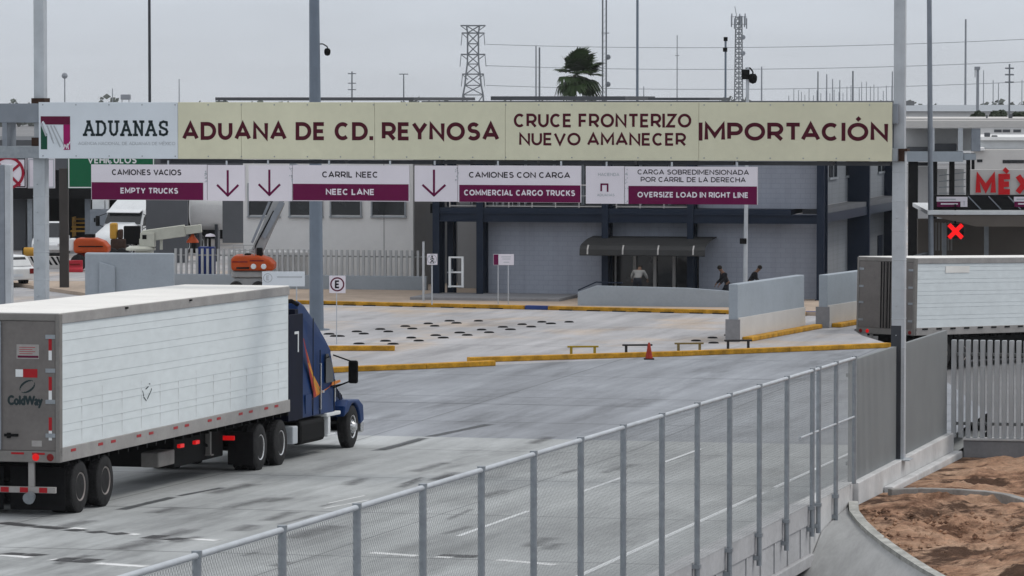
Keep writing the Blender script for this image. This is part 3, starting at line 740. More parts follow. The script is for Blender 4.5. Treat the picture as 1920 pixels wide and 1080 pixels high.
# black rubber bumps: one kind, many copies
def bump_mesh():
    mb = MB(); prof = [(.0, .055), (.10, .055), (.16, .045), (.195, .02), (.205, .0)]
    mb.lathe(prof[::-1], (0, 0, 0), 'z', 16)
    return mb
rows1 = [(608, 803), (628, 808), (660, 785), (683, 793), (715, 768), (728, 782), (762, 750), (773, 765), (803, 737), (815, 748), (843, 720), (856, 733), (896, 721)]
A = [(617, 625), (628, 629), (636, 629), (669, 620.5), (682, 624.5), (713, 616), (728, 620.5), (760, 610.5), (773, 615), (803, 605.5), (815, 610), (843, 600.5), (856, 604.5), (897, 600.5)]
B = [(673, 643), (723, 638), (737, 643.5), (812, 632) , (825, 637.5)]
B = [(673, 643), (723, 638), (737, 643.5), (771, 632), (785, 637.5), (817, 627.5), (831, 632), (862, 622.5), (876, 627), (903, 617), (917, 622), (943, 612), (957, 616.5), (979, 607), (996, 611.5), (1016, 602.5), (1033, 605.5), (1067, 602.5)]
C_ = [(1305, 637.5), (1336, 632), (1338, 641.5), (1367, 627)]
first = None
for grp, lab, gname in ((A, 'black rubber bump in the upper of the two diagonal rows on the yard floor', 'black bumps of the upper row'),
                        (B, 'black rubber bump in the lower of the two diagonal rows on the yard floor', 'black bumps of the lower row'),
                        (C_, 'black rubber bump beside the left end of the free standing grey wall', 'black bumps near the grey wall')):
    for px, py in grp:
        p = gp(px, py, 0.04); p.z = 0.0
        if first is None:
            first = bump_mesh().build('rubber_bump', M['rubber'], smooth=True); o = first
        else:
            o = first.copy(); COL.objects.link(o)
        o.location = p; o.scale = (.98 + .06 * math.sin(px), 1, 1); o.rotation_euler = (0, 0, -.2)
        tag(o, lab, 'bump', gname)

def hitch(px0, px1, ytop, ybase, mat, label):
    a = gp(px0 + 5, ybase, 0); b = gp(px1 - 6, ybase - .3, 0)
    h = (ybase - ytop) / (F / a.y)
    r = thing('hitching_rail', label, 'rail', (a + b) / 2)
    q = (b - a).normalized(); hl = (b - a).length / 2
    for s_ in (-1, 1):
        mb = MB(); c = q * (hl * s_); mb.box(c.x - .045, c.x + .045, c.y - .045, c.y + .045, 0, h - .03); mb.box(c.x - .1, c.x + .1, c.y - .1, c.y + .1, 0, .02)
        mb.build('leg', mat, r, bevel=.008)
    mb = MB(); e0 = q * (-hl - .13); e1 = q * (hl + .13); z = Vector((0, 0, h - .0)); mb.bar(e0 + z, e1 + z, .10, .06); mb.build('crossbar', mat, r, bevel=.012)
hitch(1066, 1121, 650, 666.5, M['barrier_yellow'], 'clean yellow low rail, leftmost of the four rails by the long yellow kerb')
hitch(1169, 1222, 647, 663.5, M['barrier_black'], 'black low rail with a traffic cone at its right leg')
hitch(1267, 1318, 644, 660, M['barrier_brown'], 'dull brownish yellow low rail between two black rails')
hitch(1360, 1409, 638.5, 655.5, M['barrier_black'], 'black low rail standing against the end of the grey wall')
p = gp(1217, 674, 0)
cone = thing('traffic_cone', 'small dull red traffic cone standing by the black rail on the kerb', 'cone', p)
mb = MB(); mb.box(-.17, .17, -.17, .17, 0, .04); mb.build('base', M['rubber'], cone, bevel=.01)
mb = MB(); mb.lathe([(.125, .04), (.03, .56), (.0, .56)], (0, 0, 0), 'z', 16); mb.build('body', M['cone_red'], cone, smooth=True)

def barrier_wall(pts, y0, h, label, th=.34, kerb_ext=.0, hband=.85):
    """free-standing wall: two pixels on the foot, a white lower band and a yellow kerb along the foot"""
    a = gp(*pts[0]); b = gp(*pts[1]); L = (b - a).length; ang = math.atan2(b.y - a.y, b.x - a.x)
    r = thing('barrier_wall', label, 'wall', a, ang)
    mb = MB(); mb.box(0, L, 0, th, 0, h); mb.build('wall_slab', M['concrete_wall'], r, bevel=.03)
    mb = MB(); mb.box(.01, L + .02, -.04, -.003, 0, hband); mb.build('white_band', M['wall_white'], r, bevel=.01)
    mb = MB(); mb.box(.4, L + kerb_ext, -.42, -.045, 0, .16); mb.build('yellow_foot', M['yellow_curb'], r, bevel=.03)
    mb = MB(); mb.box(-.06, -.004, -.1, th + .1, 0, .8); mb.build('end_plate', M['base_wall'], r, bevel=.01)
barrier_wall(((1383, 641), (1508, 618)), 0, 2.05, 'free standing grey wall with white lower half, behind the low black rail', kerb_ext=1.0)
barrier_wall(((1551, 615), (1628, 602)), 0, 2.0, 'free standing grey wall with white lower half, partly behind the right trailer')
M['black_navy'] = pmat('black_navy', (0.003, 0.005, 0.018), 0.6, 0, 0.2, 2, spec=0.1)
M['frame_grey'] = pmat('frame_grey', (0.20, 0.19, 0.18), 0.55, 0.1, 0.15, 1.5, fine=0.05)
# ------------------------------------------------------------------ wheels, trailers, tractors
def wheel(parent, x, y, r=.5, wd=.28, face=1, rim='rim_grey', front=False):
    mb = MB(); h = wd / 2
    prof = [(r * .56, -h * .8), (r * .60, -h), (r * .86, -h), (r * .97, -h * .82), (r, -h * .5), (r, h * .5), (r * .97, h * .82), (r * .86, h), (r * .60, h), (r * .56, h * .8)]
    mb.lathe(prof, (0, 0, 0), 'x', 36)
    for i in range(40):                      # tread blocks
        t = 2 * math.pi * i / 40
        for s_ in (-.55, 0, .55):
            c = Vector((h * s_, r * math.cos(t), r * math.sin(t))); e_ = Vector((0, math.cos(t), math.sin(t))) * .012
            mb.bar(c - e_, c + e_, .05, .06)
    ty = mb.build('wheel', M['tyre'], parent, smooth=True, loc=(x, y, r), ang=35)
    mb = MB(); f = face
    if front:
        prof = [(r * .57, h * .78 * f), (r * .55, h * .95 * f), (r * .50, h * .90 * f), (r * .46, h * .55 * f), (r * .30, h * .85 * f), (r * .20, h * 1.2 * f), (r * .17, h * 1.55 * f), (0.0, h * 1.6 * f)]
    else:
        prof = [(r * .57, h * .78 * f), (r * .56, h * .95 * f), (r * .51, h * .88 * f), (r * .48, h * .30 * f), (r * .40, h * .12 * f), (r * .26, h * .16 * f), (r * .23, h * .55 * f), (r * .14, h * .75 * f), (0.0, h * .78 * f)]
    mb.lathe(prof, (0, 0, 0), 'x', 32)
    rm = mb.build('rim', M[rim], ty, smooth=True, ang=30)
    mb = MB()
    for i in range(10):
        t = 2 * math.pi * i / 10; rr = r * (.40 if not front else .36); xx = (.13 if not front else .7) * h * f
        mb.cyl((xx - .01 * f, rr * .8 * math.cos(t), rr * .8 * math.sin(t)), (xx + .05 * f, rr * .8 * math.cos(t), rr * .8 * math.sin(t)), .018, n=6)
    mb.build('wheel_nuts', M['galv'], ty)
    return ty

def trailer(O, rz, rx, L, z0, z1, label, detail, axle=(1.35, 2.85), W=2.6, door='door_grey', group=None):
    O = Vector(O)
    r = thing('box_trailer', label, 'trailer', O, rz, group, rx)
    RP = Plane(O, rz); SP = Plane(O, rz + math.pi / 2)
    SP.dy = -SP.dy
    rz0 = .28
    # side panels: lapped boards
    for sx, nm in ((0.0, 1), (-W, -1)):
        mb = MB(); st = .222; zz = z0 + rz0; zt = z1 - .20; k = 0; sts = (.30, .15); y0, y1 = .14, L - .05
        prof = []
        while zz < zt - .001:
            z2 = min(zz + sts[k % 2], zt); k += 1
            prof += [(zz, .007), (z2 - .010, .001), (z2, -.002)]
            zz = z2
        vs = []; fs = []
        for i, (z, o) in enumerate(prof):
            x = sx - .045 * nm + (o - .0) * nm
            vs += [(x, y0, z), (x, y1, z)]
        for i in range(len(prof) - 1): fs.append((2 * i, 2 * i + 1, 2 * i + 3, 2 * i + 2))
        mb.add(vs, fs)
        yy = y0 + 1.22
        while yy < y1 - .3:
            if detail: mb.box(sx - .042 * nm - .003, sx - .042 * nm + .003, yy - .004, yy + .004, z0 + rz0, z0 + rz0 + 1.0 + .08 * math.sin(yy * 3), 1)
            yy += 1.22
        mb.build('side_panel', [M['trailer_white'], M['trailer_rail']], r)
        mb = MB(); mb.box(min(sx, sx - .05 * nm), max(sx, sx - .05 * nm), 0.002, L, z0, z0 + rz0 - .002); mb.build('bottom_rail', M['trailer_rail'], r, bevel=.008)
        mb = MB(); mb.box(min(sx - .01 * nm, sx - .06 * nm), max(sx - .01 * nm, sx - .06 * nm), 0.002, L, z1 - .198, z1 - .01)
        if detail:
            for yy in (3.9, 8.1): mb.box(sx - .01, sx + .03, yy, yy + .12, z1 - .06, z1 - .02, 1)
        mb.build('top_rail', [M['trailer_rail'], M['black']], r, bevel=.008)
        mb = MB(); mb.box(min(sx, sx - .09 * nm), max(sx, sx - .09 * nm), -.035, .135, z0, z1 - .012); mb.build('corner_post', M['frame_grey'], r, bevel=.01)
    mb = MB(); mb.box(-W + .02, -.02, .0, L, z1 - .01, z1 + .02); mb.build('roof', M['trailer_roof'], r, bevel=.02)
    mb = MB(); mb.box(-W + .05, -.05, L - .06, L, z0, z1 - .012); mb.build('front_wall', M['trailer_white'], r)
    mb = MB(); mb.box(-W + .06, -.06, .14, L - .07, z0 + .01, z0 + .12)
    yy = .6
    while yy < L: mb.box(-W + .06, -.06, yy, yy + .08, z0 - .1, z0 + .008); yy += .6
    mb.build('floor', M['black'], r)
    # rear frame and doors
    mb = MB(); mb.box(-W + .09, -.09, -.03, .1, z0, z0 + .22); mb.build('rear_sill', M['frame_grey'], r, bevel=.01)
    mb = MB(); mb.box(-W + .09, -.09, -.03, .1, z1 - .14, z1 - .012); mb.build('rear_header', M['frame_grey'], r, bevel=.01)
    mid = -W / 2
    for a, b in ((-W + .095, mid - .012), (mid + .012, -.095)):
        mb = MB(); mb.box(a, b, -.015, .05, z0 + .225, z1 - .145); dr = mb.build('door', M[door], r, bevel=.012)
        mb = MB(); side = b if b > mid + .1 else a; s_ = 1 if b > mid + .1 else -1
        for t in (.12, .38, .62, .88):
            zh = z0 + .225 + t * (z1 - z0 - .37); mb.box(min(side, side - .2 * s_), max(side, side - .2 * s_), -.032, -.0155, zh - .04, zh + .04)
        mb.build('hinge', M['galv'], dr)
        mb = MB()
        rods = (.07, .16) if detail else (.08, .2)
        for t in rods:
            xr = (mid + t) if s_ > 0 else (mid - t)
            if not detail or t == rods[0]:
                mb.cyl((xr, -.045, z0 + .24), (xr, -.045, z1 - .16), .022, n=8)
        mb.build('lock_rod', M['galv' if detail else 'black'], dr)
    # underride guard, lamps
    mb = MB(); mb.box(-W + .12, -.12, .02, .12, .48, .60)
    for x in (-W + .62, -.62): mb.box(x - .06, x + .06, .03, .11, .60, z0)
    mb.build('underride_guard', M['trailer_rail'], r, bevel=.008)
    if detail:
        for i in range(6): mb = MB(); mb.box(-W + .15 + i * .4, -W + .32 + i * .4, .015, .0195, .49, .59); mb.build('bumper_reflector', M['red_reflect'], r)
    for x, m_ in ((-.50, 'red_lamp'), (-.20, 'red_lens'), (-W + .50, 'red_lamp'), (-W + .20, 'red_lens')):
        mb = MB(); mb.lathe([(.0, -.05), (.06, -.048), (.075, -.03), (.08, -.028)], (x, 0, z0 + .10), 'y', 14); mb.build('tail_lamp', M[m_], r, smooth=True)
    # running gear
    mb = MB()
    for x in (-W + .75, -.75): mb.box(x - .06, x + .06, axle[0] - .9, axle[1] + 1.2, .62, z0 - .02)
    for y in axle: mb.cyl((-W + .2, y, .5), (-.2, y, .5), .07, n=10); mb.box(-W + .8, -.8, y - .1, y + .1, .45, .6)
    mb.build('bogie_frame', M['black'], r)
    for y in axle:
        for x, f in ((-.19, 1), (-W + .19, -1)): wheel(r, x, y, .51, .27, f)
        for x, f in ((-.50, 1), (-W + .50, -1)): wheel(r, x, y, .51, .27, f)
    for x in (-.66, -W + .66):
        mb = MB(); mb.box(x - .57, x + .57, axle[0] - .85, axle[0] - .83, .10, .95); mb.build('mud_flap', M['rubber'], r)  # real flaps, widened so their black fills the shade below the rear
    # landing gear
    for x in (-.5, -W + .5):
        mb = MB(); mb.box(x - .06, x + .06, 10.9, 11.0, .42, z0); mb.box(x - .10, x + .10, 10.86, 11.04, .40, .43); mb.build('landing_leg', M['frame_grey'], r, bevel=.006)
    mb = MB(); mb.bar((-.5, 10.95, .6), (-W + .5, 10.95, .6), .05); mb.bar((-.5, 10.95, .6), (-.9, 10.0, z0), .05); mb.build('landing_brace', M['black'], r)
    if detail:
        def rx_(px, py=740): return RP.x(px, py)
        def rz_(py): return RP.z(py, 60) - O.z
        mb = MB(); letters_soft(mb, 'ColdWay', rx_(15), rx_(79), rz_(759), rz_(743), -.018, .014); mb.build('lettering', M['dark_text'], r)
        cx, cz = rx_(51), rz_(725); mb = MB()
        for k in range(2):
            pl = []
            for i in range(9):
                t = math.radians(20 + 160 * i / 8 + 180 * k); pl.append((.175 * math.cos(t), .115 * math.sin(t)))
            for i in range(8):
                a, b = pl[i], pl[i + 1]; th = .055 * math.sin(math.pi * (i + .5) / 8) + .004
                rot = .5
                def R_(q, s_): x, z = q[0] * s_, q[1] * s_; return (cx + x * math.cos(rot) - z * math.sin(rot), -.018, cz + x * math.sin(rot) + z * math.cos(rot))
                mb.add([R_(a, 1), R_(b, 1), R_(b, 1 - th * 6), R_(a, 1 - th * 6)], [(0, 1, 2, 3)])
        mb.build('emblem', M['dark_text'], r)
        mb = MB(); mb.box(rx_(31), rx_(73), -.019, -.0155, rz_(673), rz_(646)); mb.box(rx_(33), rx_(72), -.021, -.0192, rz_(671), rz_(667), 1)
        for i in range(4): mb.box(rx_(36), rx_(66 - 5 * (i % 2)), -.021, -.0192, rz_(651 + 4 * i + 1), rz_(651 + 4 * i), 2)
        mb.build('sticker', [M['trailer_rail'], M['logo_maroon'], M['red_reflect']], r)
        mb = MB(); mb.box(rx_(29), rx_(43), -.019, -.0155, rz_(707), rz_(693)); mb.box(rx_(43), rx_(70), -.019, -.0155, rz_(708), rz_(692), 1); mb.build('decal', [M['white_paint'], M['red_reflect']], r, bevel=.002)
        for (a, b, c) in ((630, 657, 675), (706, 732, 750), (782, 807, 825)):
            mb = MB(); mb.box(rx_(91), rx_(97), -.019, -.0155, rz_(b), rz_(a)); mb.box(rx_(91), rx_(97), -.019, -.0155, rz_(c), rz_(b), 1); mb.build('reflector_strip', [M['red_reflect'], M['white_paint']], r)
        for a, b in ((21, 45), (60, 84)):
            mb = MB(); mb.box(rx_(a), rx_(b), -.034, -.0305, z0 + .15, z0 + .19); mb.build('reflector_strip', M['red_reflect'], r)
        mb = MB(); mb.box(rx_(8), rx_(34), -.04, -.017, rz_(819), rz_(814)); mb.box(rx_(13), rx_(20), -.045, -.017, rz_(822), rz_(812)); mb.build('latch', M['black'], r)
        mb = MB(); mb.box(rx_(59), rx_(78), -.018, -.0155, rz_(837), rz_(826)); mb.build('plate', M['trailer_rail'], r)
        for px in (137, 188, 212, 260, 283, 329, 350, 393, 410, 451, 470, 499, 518):
            y = SP.x(px, 820); mb = MB(); mb.box(.0, .006, y - .14, y + .14, z0 + .17, z0 + .225); mb.build('side_reflector', M['red_reflect'], r)
        y = SP.x(278, 735); mb = MB()
        def sy(px): return SP.x(px, 735)
        def szz(py, px=278): return SP.z(py, px) - O.z + .0135 * y
        for a, b in (((270, 733), (272, 743)), ((272, 745), (277, 753)), ((279, 750), (285, 737)), ((276, 731), (281, 727)), ((285, 738), (287, 732)), ((282, 722), (284, 723))):
            p0 = Vector((-.04, sy(a[0]), szz(a[1]))); p1 = Vector((-.04, sy(b[0]), szz(b[1]))); mb.bar(p0, p1, .014, .02)
        mb.build('graffiti', M['dark_text'], r)
        mb = MB(); mb.box(-.80, -.40, 7.2, 8.3, .42, .74); mb.build('underbody_box', M['frame_grey'], r, bevel=.03)
        mb = MB(); mb.cyl((-.62, -.12, .38), (-.62, .02, .42), .12, .10, n=14); mb.build('buffer', M['galv'], r, smooth=True)
        mb = MB(); mb.box(-2.2, -.55, 8.7, 12.2, .30, .92); mb.build('shade_box', M['black'], r, bevel=.03)  # added black box standing in for the deep shade under the trailer
        for px in (345, 374):
            y = SP.x(px, 823) + .25; mb = MB(); mb.box(-.20, -.12, y - .14, y + .14, .80, .88); mb.build('marker_lamp', M['red_lamp'], r, bevel=.01)
    else:
        mb = MB()
        yy = .5
        while yy < L: mb.box(.0, .02, yy, yy + .34, z0 + .20, z0 + .26); yy += .92
        mb.build('rail_clip', M['black'], r)
        mb = MB(); mb.box(-W + .35, -.30, .9, 8.6, .22, z0 - .01); mb.build('gear_shade_box', M['black'], r)  # added black mass in place of running gear and its shadow
        mb = MB(); mb.box(-.028, -.024, 2.0, 3.6, z1 - .55, z1 - .3); mb.build('patch', M['trailer_roof'], r)
    return r

TT = math.atan(1857 / F)
TO = at(113, 900, 79.7); TO.z = zr(cd(TO)[1])
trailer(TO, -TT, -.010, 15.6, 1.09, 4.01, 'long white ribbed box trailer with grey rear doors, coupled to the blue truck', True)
O2 = Vector((755 / F * 150, 150, -1.32))
trailer(O2, -math.radians(40), -.026, 15.9, 1.22, 4.07, 'white ribbed box trailer with brown grey doors at the right edge, behind the gantry post', False, door='door_grey', axle=(2.0, 3.3))

def tractor(O, rz, rx, label, paint='blue_cab', stripes=True, y0=11.3):
    """cab frame shared with the trailer: x 0 is the right flank, y runs forward from the trailer's rear"""
    O = Vector(O); r = thing('semi_truck', label, 'truck', O + Vector((math.sin(-rz), math.cos(-rz), -math.sin(-rx) * 1.0)) * 0 + Vector((math.sin(-rz) * y0, math.cos(-rz) * y0, math.sin(rx) * y0)), rz, None, rx)
    K = dict(loc=(0, -y0 + .55, 0)); P = M[paint]
    A, B = -2.46, -.14
    # sleeper and cab shell with a drawn-in roof
    prof = [(16.5, .95), (16.5, 3.50), (16.56, 3.68), (16.7, 3.73), (17.1, 3.62), (17.9, 3.20), (18.55, 2.80), (18.95, 2.52), (19.32, 1.80), (19.32, .95)]
    mb = MB(); n = len(prof); rings = []
    for x, sh in ((A + .16, .10), (A, .0), (B, .0), (B - .16, .10)):
        rings.append([(x, y + (sh * .5 if y < 16.6 else -sh * .5), z - (sh if z > 2.4 else 0)) for y, z in prof])
    rings[0] = [(A, y, z) for y, z in prof]; 
    def inset(z): return 0.0 if z < 2.3 else (z - 2.3) * .10
    Ls = [(A + inset(z), y, z) for y, z in prof]; Rs = [(B - inset(z), y, z) for y, z in prof]
    mb.add(Ls + Rs, [tuple(range(n))[::-1], tuple(range(n, 2 * n))] + [(i, (i + 1) % n, n + (i + 1) % n, n + i) for i in range(n)])
    cabo = mb.build('cab', P, r, bevel=.05, **K)
    mb = MB(); mb.hexa([(A + .10, 18.99, 2.47), (B - .10, 18.99, 2.47), (B - .05, 19.34, 1.80), (A + .05, 19.34, 1.80), (A + .10, 19.02, 2.49), (B - .10, 19.02, 2.49), (B - .05, 19.37, 1.82), (A + .05, 19.37, 1.82)])
    mb.build('windscreen', M['glass'], r, **K)
    for x, s_ in ((B, 1), (A, -1)):
        mb = MB(); mb.prism([(18.45, 1.70), (18.45, 2.40), (18.66, 2.40), (19.0, 2.14), (19.14, 1.70)], x - .004 * s_, x + .012 * s_); mb.build('side_window', M['glass'], r, **K)
        mb = MB(); pl = [(17.95, .98), (17.95, 2.52), (18.0, 2.52), (18.0, .98)]; mb.prism(pl, x - .003, x + .010 * s_)
        mb.prism([(19.18, .98), (19.18, 1.75), (19.22, 1.75), (19.22, .98)], x - .003, x + .010 * s_); mb.build('door_seam', M['black'], r, **K)
        mb = MB(); mb.box(min(x, x + .03 * s_), max(x, x + .03 * s_), 18.1, 18.28, 1.48, 1.54); mb.build('door_handle', M['chrome'], r, **K)
    # black side extenders
    mb = MB(); mb.box(A - .02, A + .03, 15.30, 16.49, .95, 3.45); mb.box(B - .03, B + .02, 15.30, 16.49, .95, 3.45); mb.box(A + .1, B - .1, 16.2, 16.48, .9, 3.55); mb.build('side_extender', M['black_navy'], r, bevel=.015, **K)
    mb = MB(); pts_ = [(-.6, 15.95, 3.6), (-.45, 16.0, 3.72), (-.3, 16.1, 3.75), (-.2, 16.3, 3.66)]; mb.tube(pts_, .05); mb.build('air_line', M['black'], r, **K)
    if stripes:
        mb = MB(); mb.box(B + .021, B + .03, 15.76, 16.1, 2.98, 3.04); mb.box(B + .021, B + .03, 16.03, 16.1, 2.55, 2.98); mb.build('bracket', M['white_paint'], r, **K)
        mb = MB(); x = B + .006
        def S(a, b, w0, w1, mi):
            mb.add([(x + .001 * mi, a[0] - w0, a[1]), (x + .001 * mi, a[0] + w0, a[1]), (x + .001 * mi, b[0] + w1, b[1]), (x + .001 * mi, b[0] - w1, b[1])], [(0, 1, 2, 3)], mi)
        S((16.56, 2.85), (17.55, 1.42), .03, .12, 1); S((16.62, 2.75), (17.75, 1.44), .02, .13, 0); S((16.95, 2.25), (17.95, 1.46), .03, .10, 2); S((17.3, 2.0), (18.1, 1.5), .01, .06, 0)
        mb.add([(x, 17.2, 1.36), (x, 18.9, 1.62), (x, 19.15, 1.70), (x, 18.2, 1.48), (x, 17.7, 1.46)], [(0, 1, 2, 3, 4)], 1)
        mb.add([(x + .002, 17.5, 1.40), (x + .002, 18.9, 1.60), (x + .002, 17.9, 1.50)], [(0, 1, 2)], 0)
        mb.add([(x + .001, 18.95, 1.60), (x + .001, 19.75, 1.66), (x + .001, 19.7, 1.72), (x + .001, 19.0, 1.70)], [(0, 1, 2, 3)], 0)
        mb.build('flame_stripe', [M['orange_stripe'], M['red_stripe'], M['hazard_yellow']], r, recalc=False, **K)
    for x, s_ in ((B, 1), (A, -1)):
        mb = MB(); mb.cyl((x + .05 * s_, 17.9, 1.1), (x + .05 * s_, 17.9, 2.2), .016, n=8); mb.cyl((x, 17.9, 1.1), (x + .06 * s_, 17.9, 1.1), .014, n=6); mb.cyl((x, 17.9, 2.2), (x + .06 * s_, 17.9, 2.2), .014, n=6); mb.build('grab_rail', M['chrome'], r, **K)
        mb = MB(); mb.prism([(16.75, 1.05), (16.75, 1.5), (17.25, 1.5), (17.25, 1.05)], x - .002, x + .008 * s_); mb.build('locker_door', P, r, bevel=.006, **K)
        mb = MB(); mb.box(min(x, x + .012 * s_), max(x, x + .012 * s_), 17.35, 17.39, .98, 3.3); mb.build('body_seam', M['black'], r, **K)
    mb = MB(); mb.hexa([(A + .12, 18.93, 2.56), (B - .12, 18.93, 2.56), (B - .12, 19.30, 2.40), (A + .12, 19.30, 2.40), (A + .12, 18.93, 2.59), (B - .12, 18.93, 2.59), (B - .12, 19.30, 2.44), (A + .12, 19.30, 2.44)]); mb.build('sun_visor', P, r, **K)
    # sloping hood
    def sec(y, hw, zb, zt, cr):
        c = (A + B) / 2
        return [(c - hw, y, zb), (c - hw, y, zt - cr), (c - hw * .72, y, zt), (c + hw * .72, y, zt), (c + hw, y, zt - cr), (c + hw, y, zb)]
    mb = MB(); S_ = [sec(19.30, 1.06, .85, 1.90, .22), sec(19.9, 1.0, .8, 1.76, .22), sec(20.7, .92, .7, 1.48, .2), sec(21.3, .84, .6, 1.22, .18), sec(21.52, .74, .5, .98, .12)]
    for q, p in zip(S_, S_[1:]): mb.add(q + p, [(i, i + 1, 7 + i, 6 + i) for i in range(5)])
    mb.add(S_[-1], [tuple(range(6))]); mb.build('hood', P, r, smooth=True, ang=50, **K)
    for x0, x1 in ((B - .44, B + .10), (A - .10, A + .44)):
        mb = MB(); pr = [(19.75, .80), (19.83, 1.06), (20.15, 1.20), (21.1, 1.17), (21.48, 1.02), (21.56, .62), (21.3, .55)]
        arc = [(20.62 + .60 * math.cos(math.radians(t)), .50 + .60 * math.sin(math.radians(t))) for t in range(10, 150, 14)]
        mb.prism(pr + arc, x0, x1); mb.build('fender', P, r, bevel=.04, **K)
    for x, s_ in ((-.26, 1), (-2.34, -1)):
        mb = MB()
        for i in range(5): mb.bar((x + .0, 19.75 + .12 * i, 1.32 - .04 * i), (x + .0, 19.80 + .12 * i, 1.52 - .05 * i), .03, .02)
        mb.build('louvre', M['black'], r, **K)
        mb = MB(); mb.cyl((x + .02 * s_, 19.45, 1.2), (x + .02 * s_, 19.45, 1.75), .07, n=12); mb.build('air_intake', M['chrome'], r, smooth=True, **K)
    mb = MB(); mb.box(A + .02, B - .02 + .1, 21.44, 21.62, .32, .62); mb.build('bumper', M['chrome'], r, bevel=.04, **K)
    for x in (B - .18, A + .18):
        mb = MB(); mb.box(x - .15, x + .15, 21.50, 21.58, .70, .88); mb.build('headlight', M['white_paint'], r, bevel=.02, **K)
    # flank boxes, steps, chassis
    for s_, x in ((1, B), (-1, A)):
        xa, xb = (x - .55, x + .02) if s_ > 0 else (x - .02, x + .55)
        mb = MB(); mb.box(xa, xb, 16.3, 18.4, .33, .90); mb.build('fuel_tank', M['black'], r, bevel=.10, **K)
        mb = MB(); mb.box(xa + .02, xb + .04 * s_, 15.55, 15.95, .40, .82); mb.build('battery_box', M['galv_light'], r, bevel=.03, **K)
        mb = MB(); mb.box(xa, xb + .03, 18.42, 19.62, .88, .97); mb.box(xb - .10, xb + .025, 18.55, 18.75, .45, .88); mb.box(xb - .2, xb + .025, 18.5, 19.2, .40, .46); mb.build('step', M['white_paint'], r, bevel=.02, **K)
    mb = MB()
    for x in (-1.75, -.95): mb.box(x - .05, x + .05, 11.6, 21.3, .72, .98)
    mb.box(-1.7, -.9, 12.9, 14.6, .98, 1.0)
    for y in (12.82, 14.42, 20.62): mb.cyl((A + .2, y, .5), (B - .2, y, .5), .08, n=10)
    mb.box(-1.75, -.95, 18.6, 20.9, .5, .95); mb.build('chassis', M['black'], r, **K)
    for y in (12.82, 14.42):
        for x, f in ((-.16, 1), (-2.44, -1)): w_ = wheel(r, x, y, .52, .28, f, 'chrome'); w_.location.y -= y0 - .55
        for x, f in ((-.48, 1), (-2.12, -1)): w_ = wheel(r, x, y, .52, .28, f, 'rim_grey'); w_.location.y -= y0 - .55
    for x, f in ((-.20, 1), (-2.40, -1)): w_ = wheel(r, x, 20.62, .52, .29, f, 'chrome', True); w_.location.y -= y0 - .55
    for x in (-.32, -2.28):
        mb = MB(); mb.box(x - .3, x + .3, 12.2, 12.22, .15, .9); mb.build('mud_flap', M['rubber'], r, **K)
    for x, wd in ((-.48, .34), (-2.1, .34)):
        mb = MB(); mb.box(x - wd / 2, x + wd / 2, 11.70, 11.76, .74, .84); mb.build('tail_lamp', M['red_lamp'], r, bevel=.01, **K)
    for s_, x in ((1, B), (-1, A)):
        mb = MB(); mb.box(x + (.36 if s_ > 0 else -.60), x + (.60 if s_ > 0 else -.36), 19.15, 19.27, 1.66, 2.22); mb.build('mirror', M['black'], r, bevel=.05, **K)
        mb = MB(); mb.tube([(x, 19.1, 1.55), (x + .42 * s_, 19.2, 1.72)], .02); mb.tube([(x, 19.1, 2.35), (x + .42 * s_, 19.2, 2.2)], .018); mb.tube([(x, 18.9, 1.6), (x + .2 * s_, 19.16, 1.64)], .014); mb.build('mirror_arm', M['black'], r, **K)
    return r
tractor(TO, -TT, -GRADE, 'dark blue semi truck with orange flame stripes pulling the long white trailer')

# ------------------------------------------------------------------ gantry, its sign board and lane signs
GO = wp(0, 12.74, zr(12.74) + PT)
GZ = GO.z
GP = Plane(GO, -TH, -.42)
def gx(px, py=300): return GP.x(px, py)
def gz(py, px=960): return GP.z(py, px) - GZ
gan = thing('sign_gantry', 'tall grey steel gantry with two square posts carrying the long customs sign', 'gantry', GO, -TH)
XL = gx(66, 420)
for x, top, zb in ((0, 13.0, 0), (XL, 13.0, -GZ + zr(12.74))):
    mb = MB(); mb.box(x - .145, x + .145, -.145, .145, zb, 7.0); mb.box(x - .125, x + .125, -.125, .125, 7.0, top)
    for k in range(9):
        z = 1.2 + k * .66
        mb.box(x - .15, x + .15, -.15, .15, z, z + .025); mb.cyl((x - .04, -.15, z + .3), (x - .04, -.19, z + .3), .015, n=6)
    mb.box(x - .3, x + .3, -.3, .3, zb, zb + .03)
    mb.build('post', M['galv_light'], gan, bevel=.012)
mb = MB(); mb.box(-.155, .07, -.16, .16, .032, gz(612, 1690)); mb.build('dark_sleeve', M['pole_dark'], gan, bevel=.01)
mb = MB(); mb.box(-.13, .13, -.2, .2, gz(303, 1690), gz(284, 1690)); mb.box(-.26, .2, -.22, .22, gz(284, 1690), gz(279, 1690)); mb.build('bracket', M['rust'], gan)
mb = MB(); mb.box(XL - .16, XL + .16, -.2, .2, gz(216, 62), gz(184, 62)); mb.box(XL - .16, XL + .16, -.2, .2, gz(297, 62), gz(258, 62)); mb.build('clamp', M['rust'], gan)
XE = XL - 2.2
ZT, ZBt = gz(196, 500), gz(292, 500)
for nm, z0_, z1_ in (('top_chord', gz(230, 30), gz(194, 30)), ('bottom_chord', gz(297, 30), gz(274, 30))):
    mb = MB(); mb.box(XE, .0, -.32, -.16, z0_, z1_); mb.box(XE, 0, .16, .32, z0_, z1_); mb.build(nm, M['steel_grey' if nm == 'top_chord' else 'galv'], gan, bevel=.01)
x = XE
while x < -.2:
    mb = MB(); mb.box(x, x + .12, -.31, .31, gz(297, 30), gz(200, 30)); mb.build('brace', M['steel_grey'], gan); x += 1.35
x = gx(294)
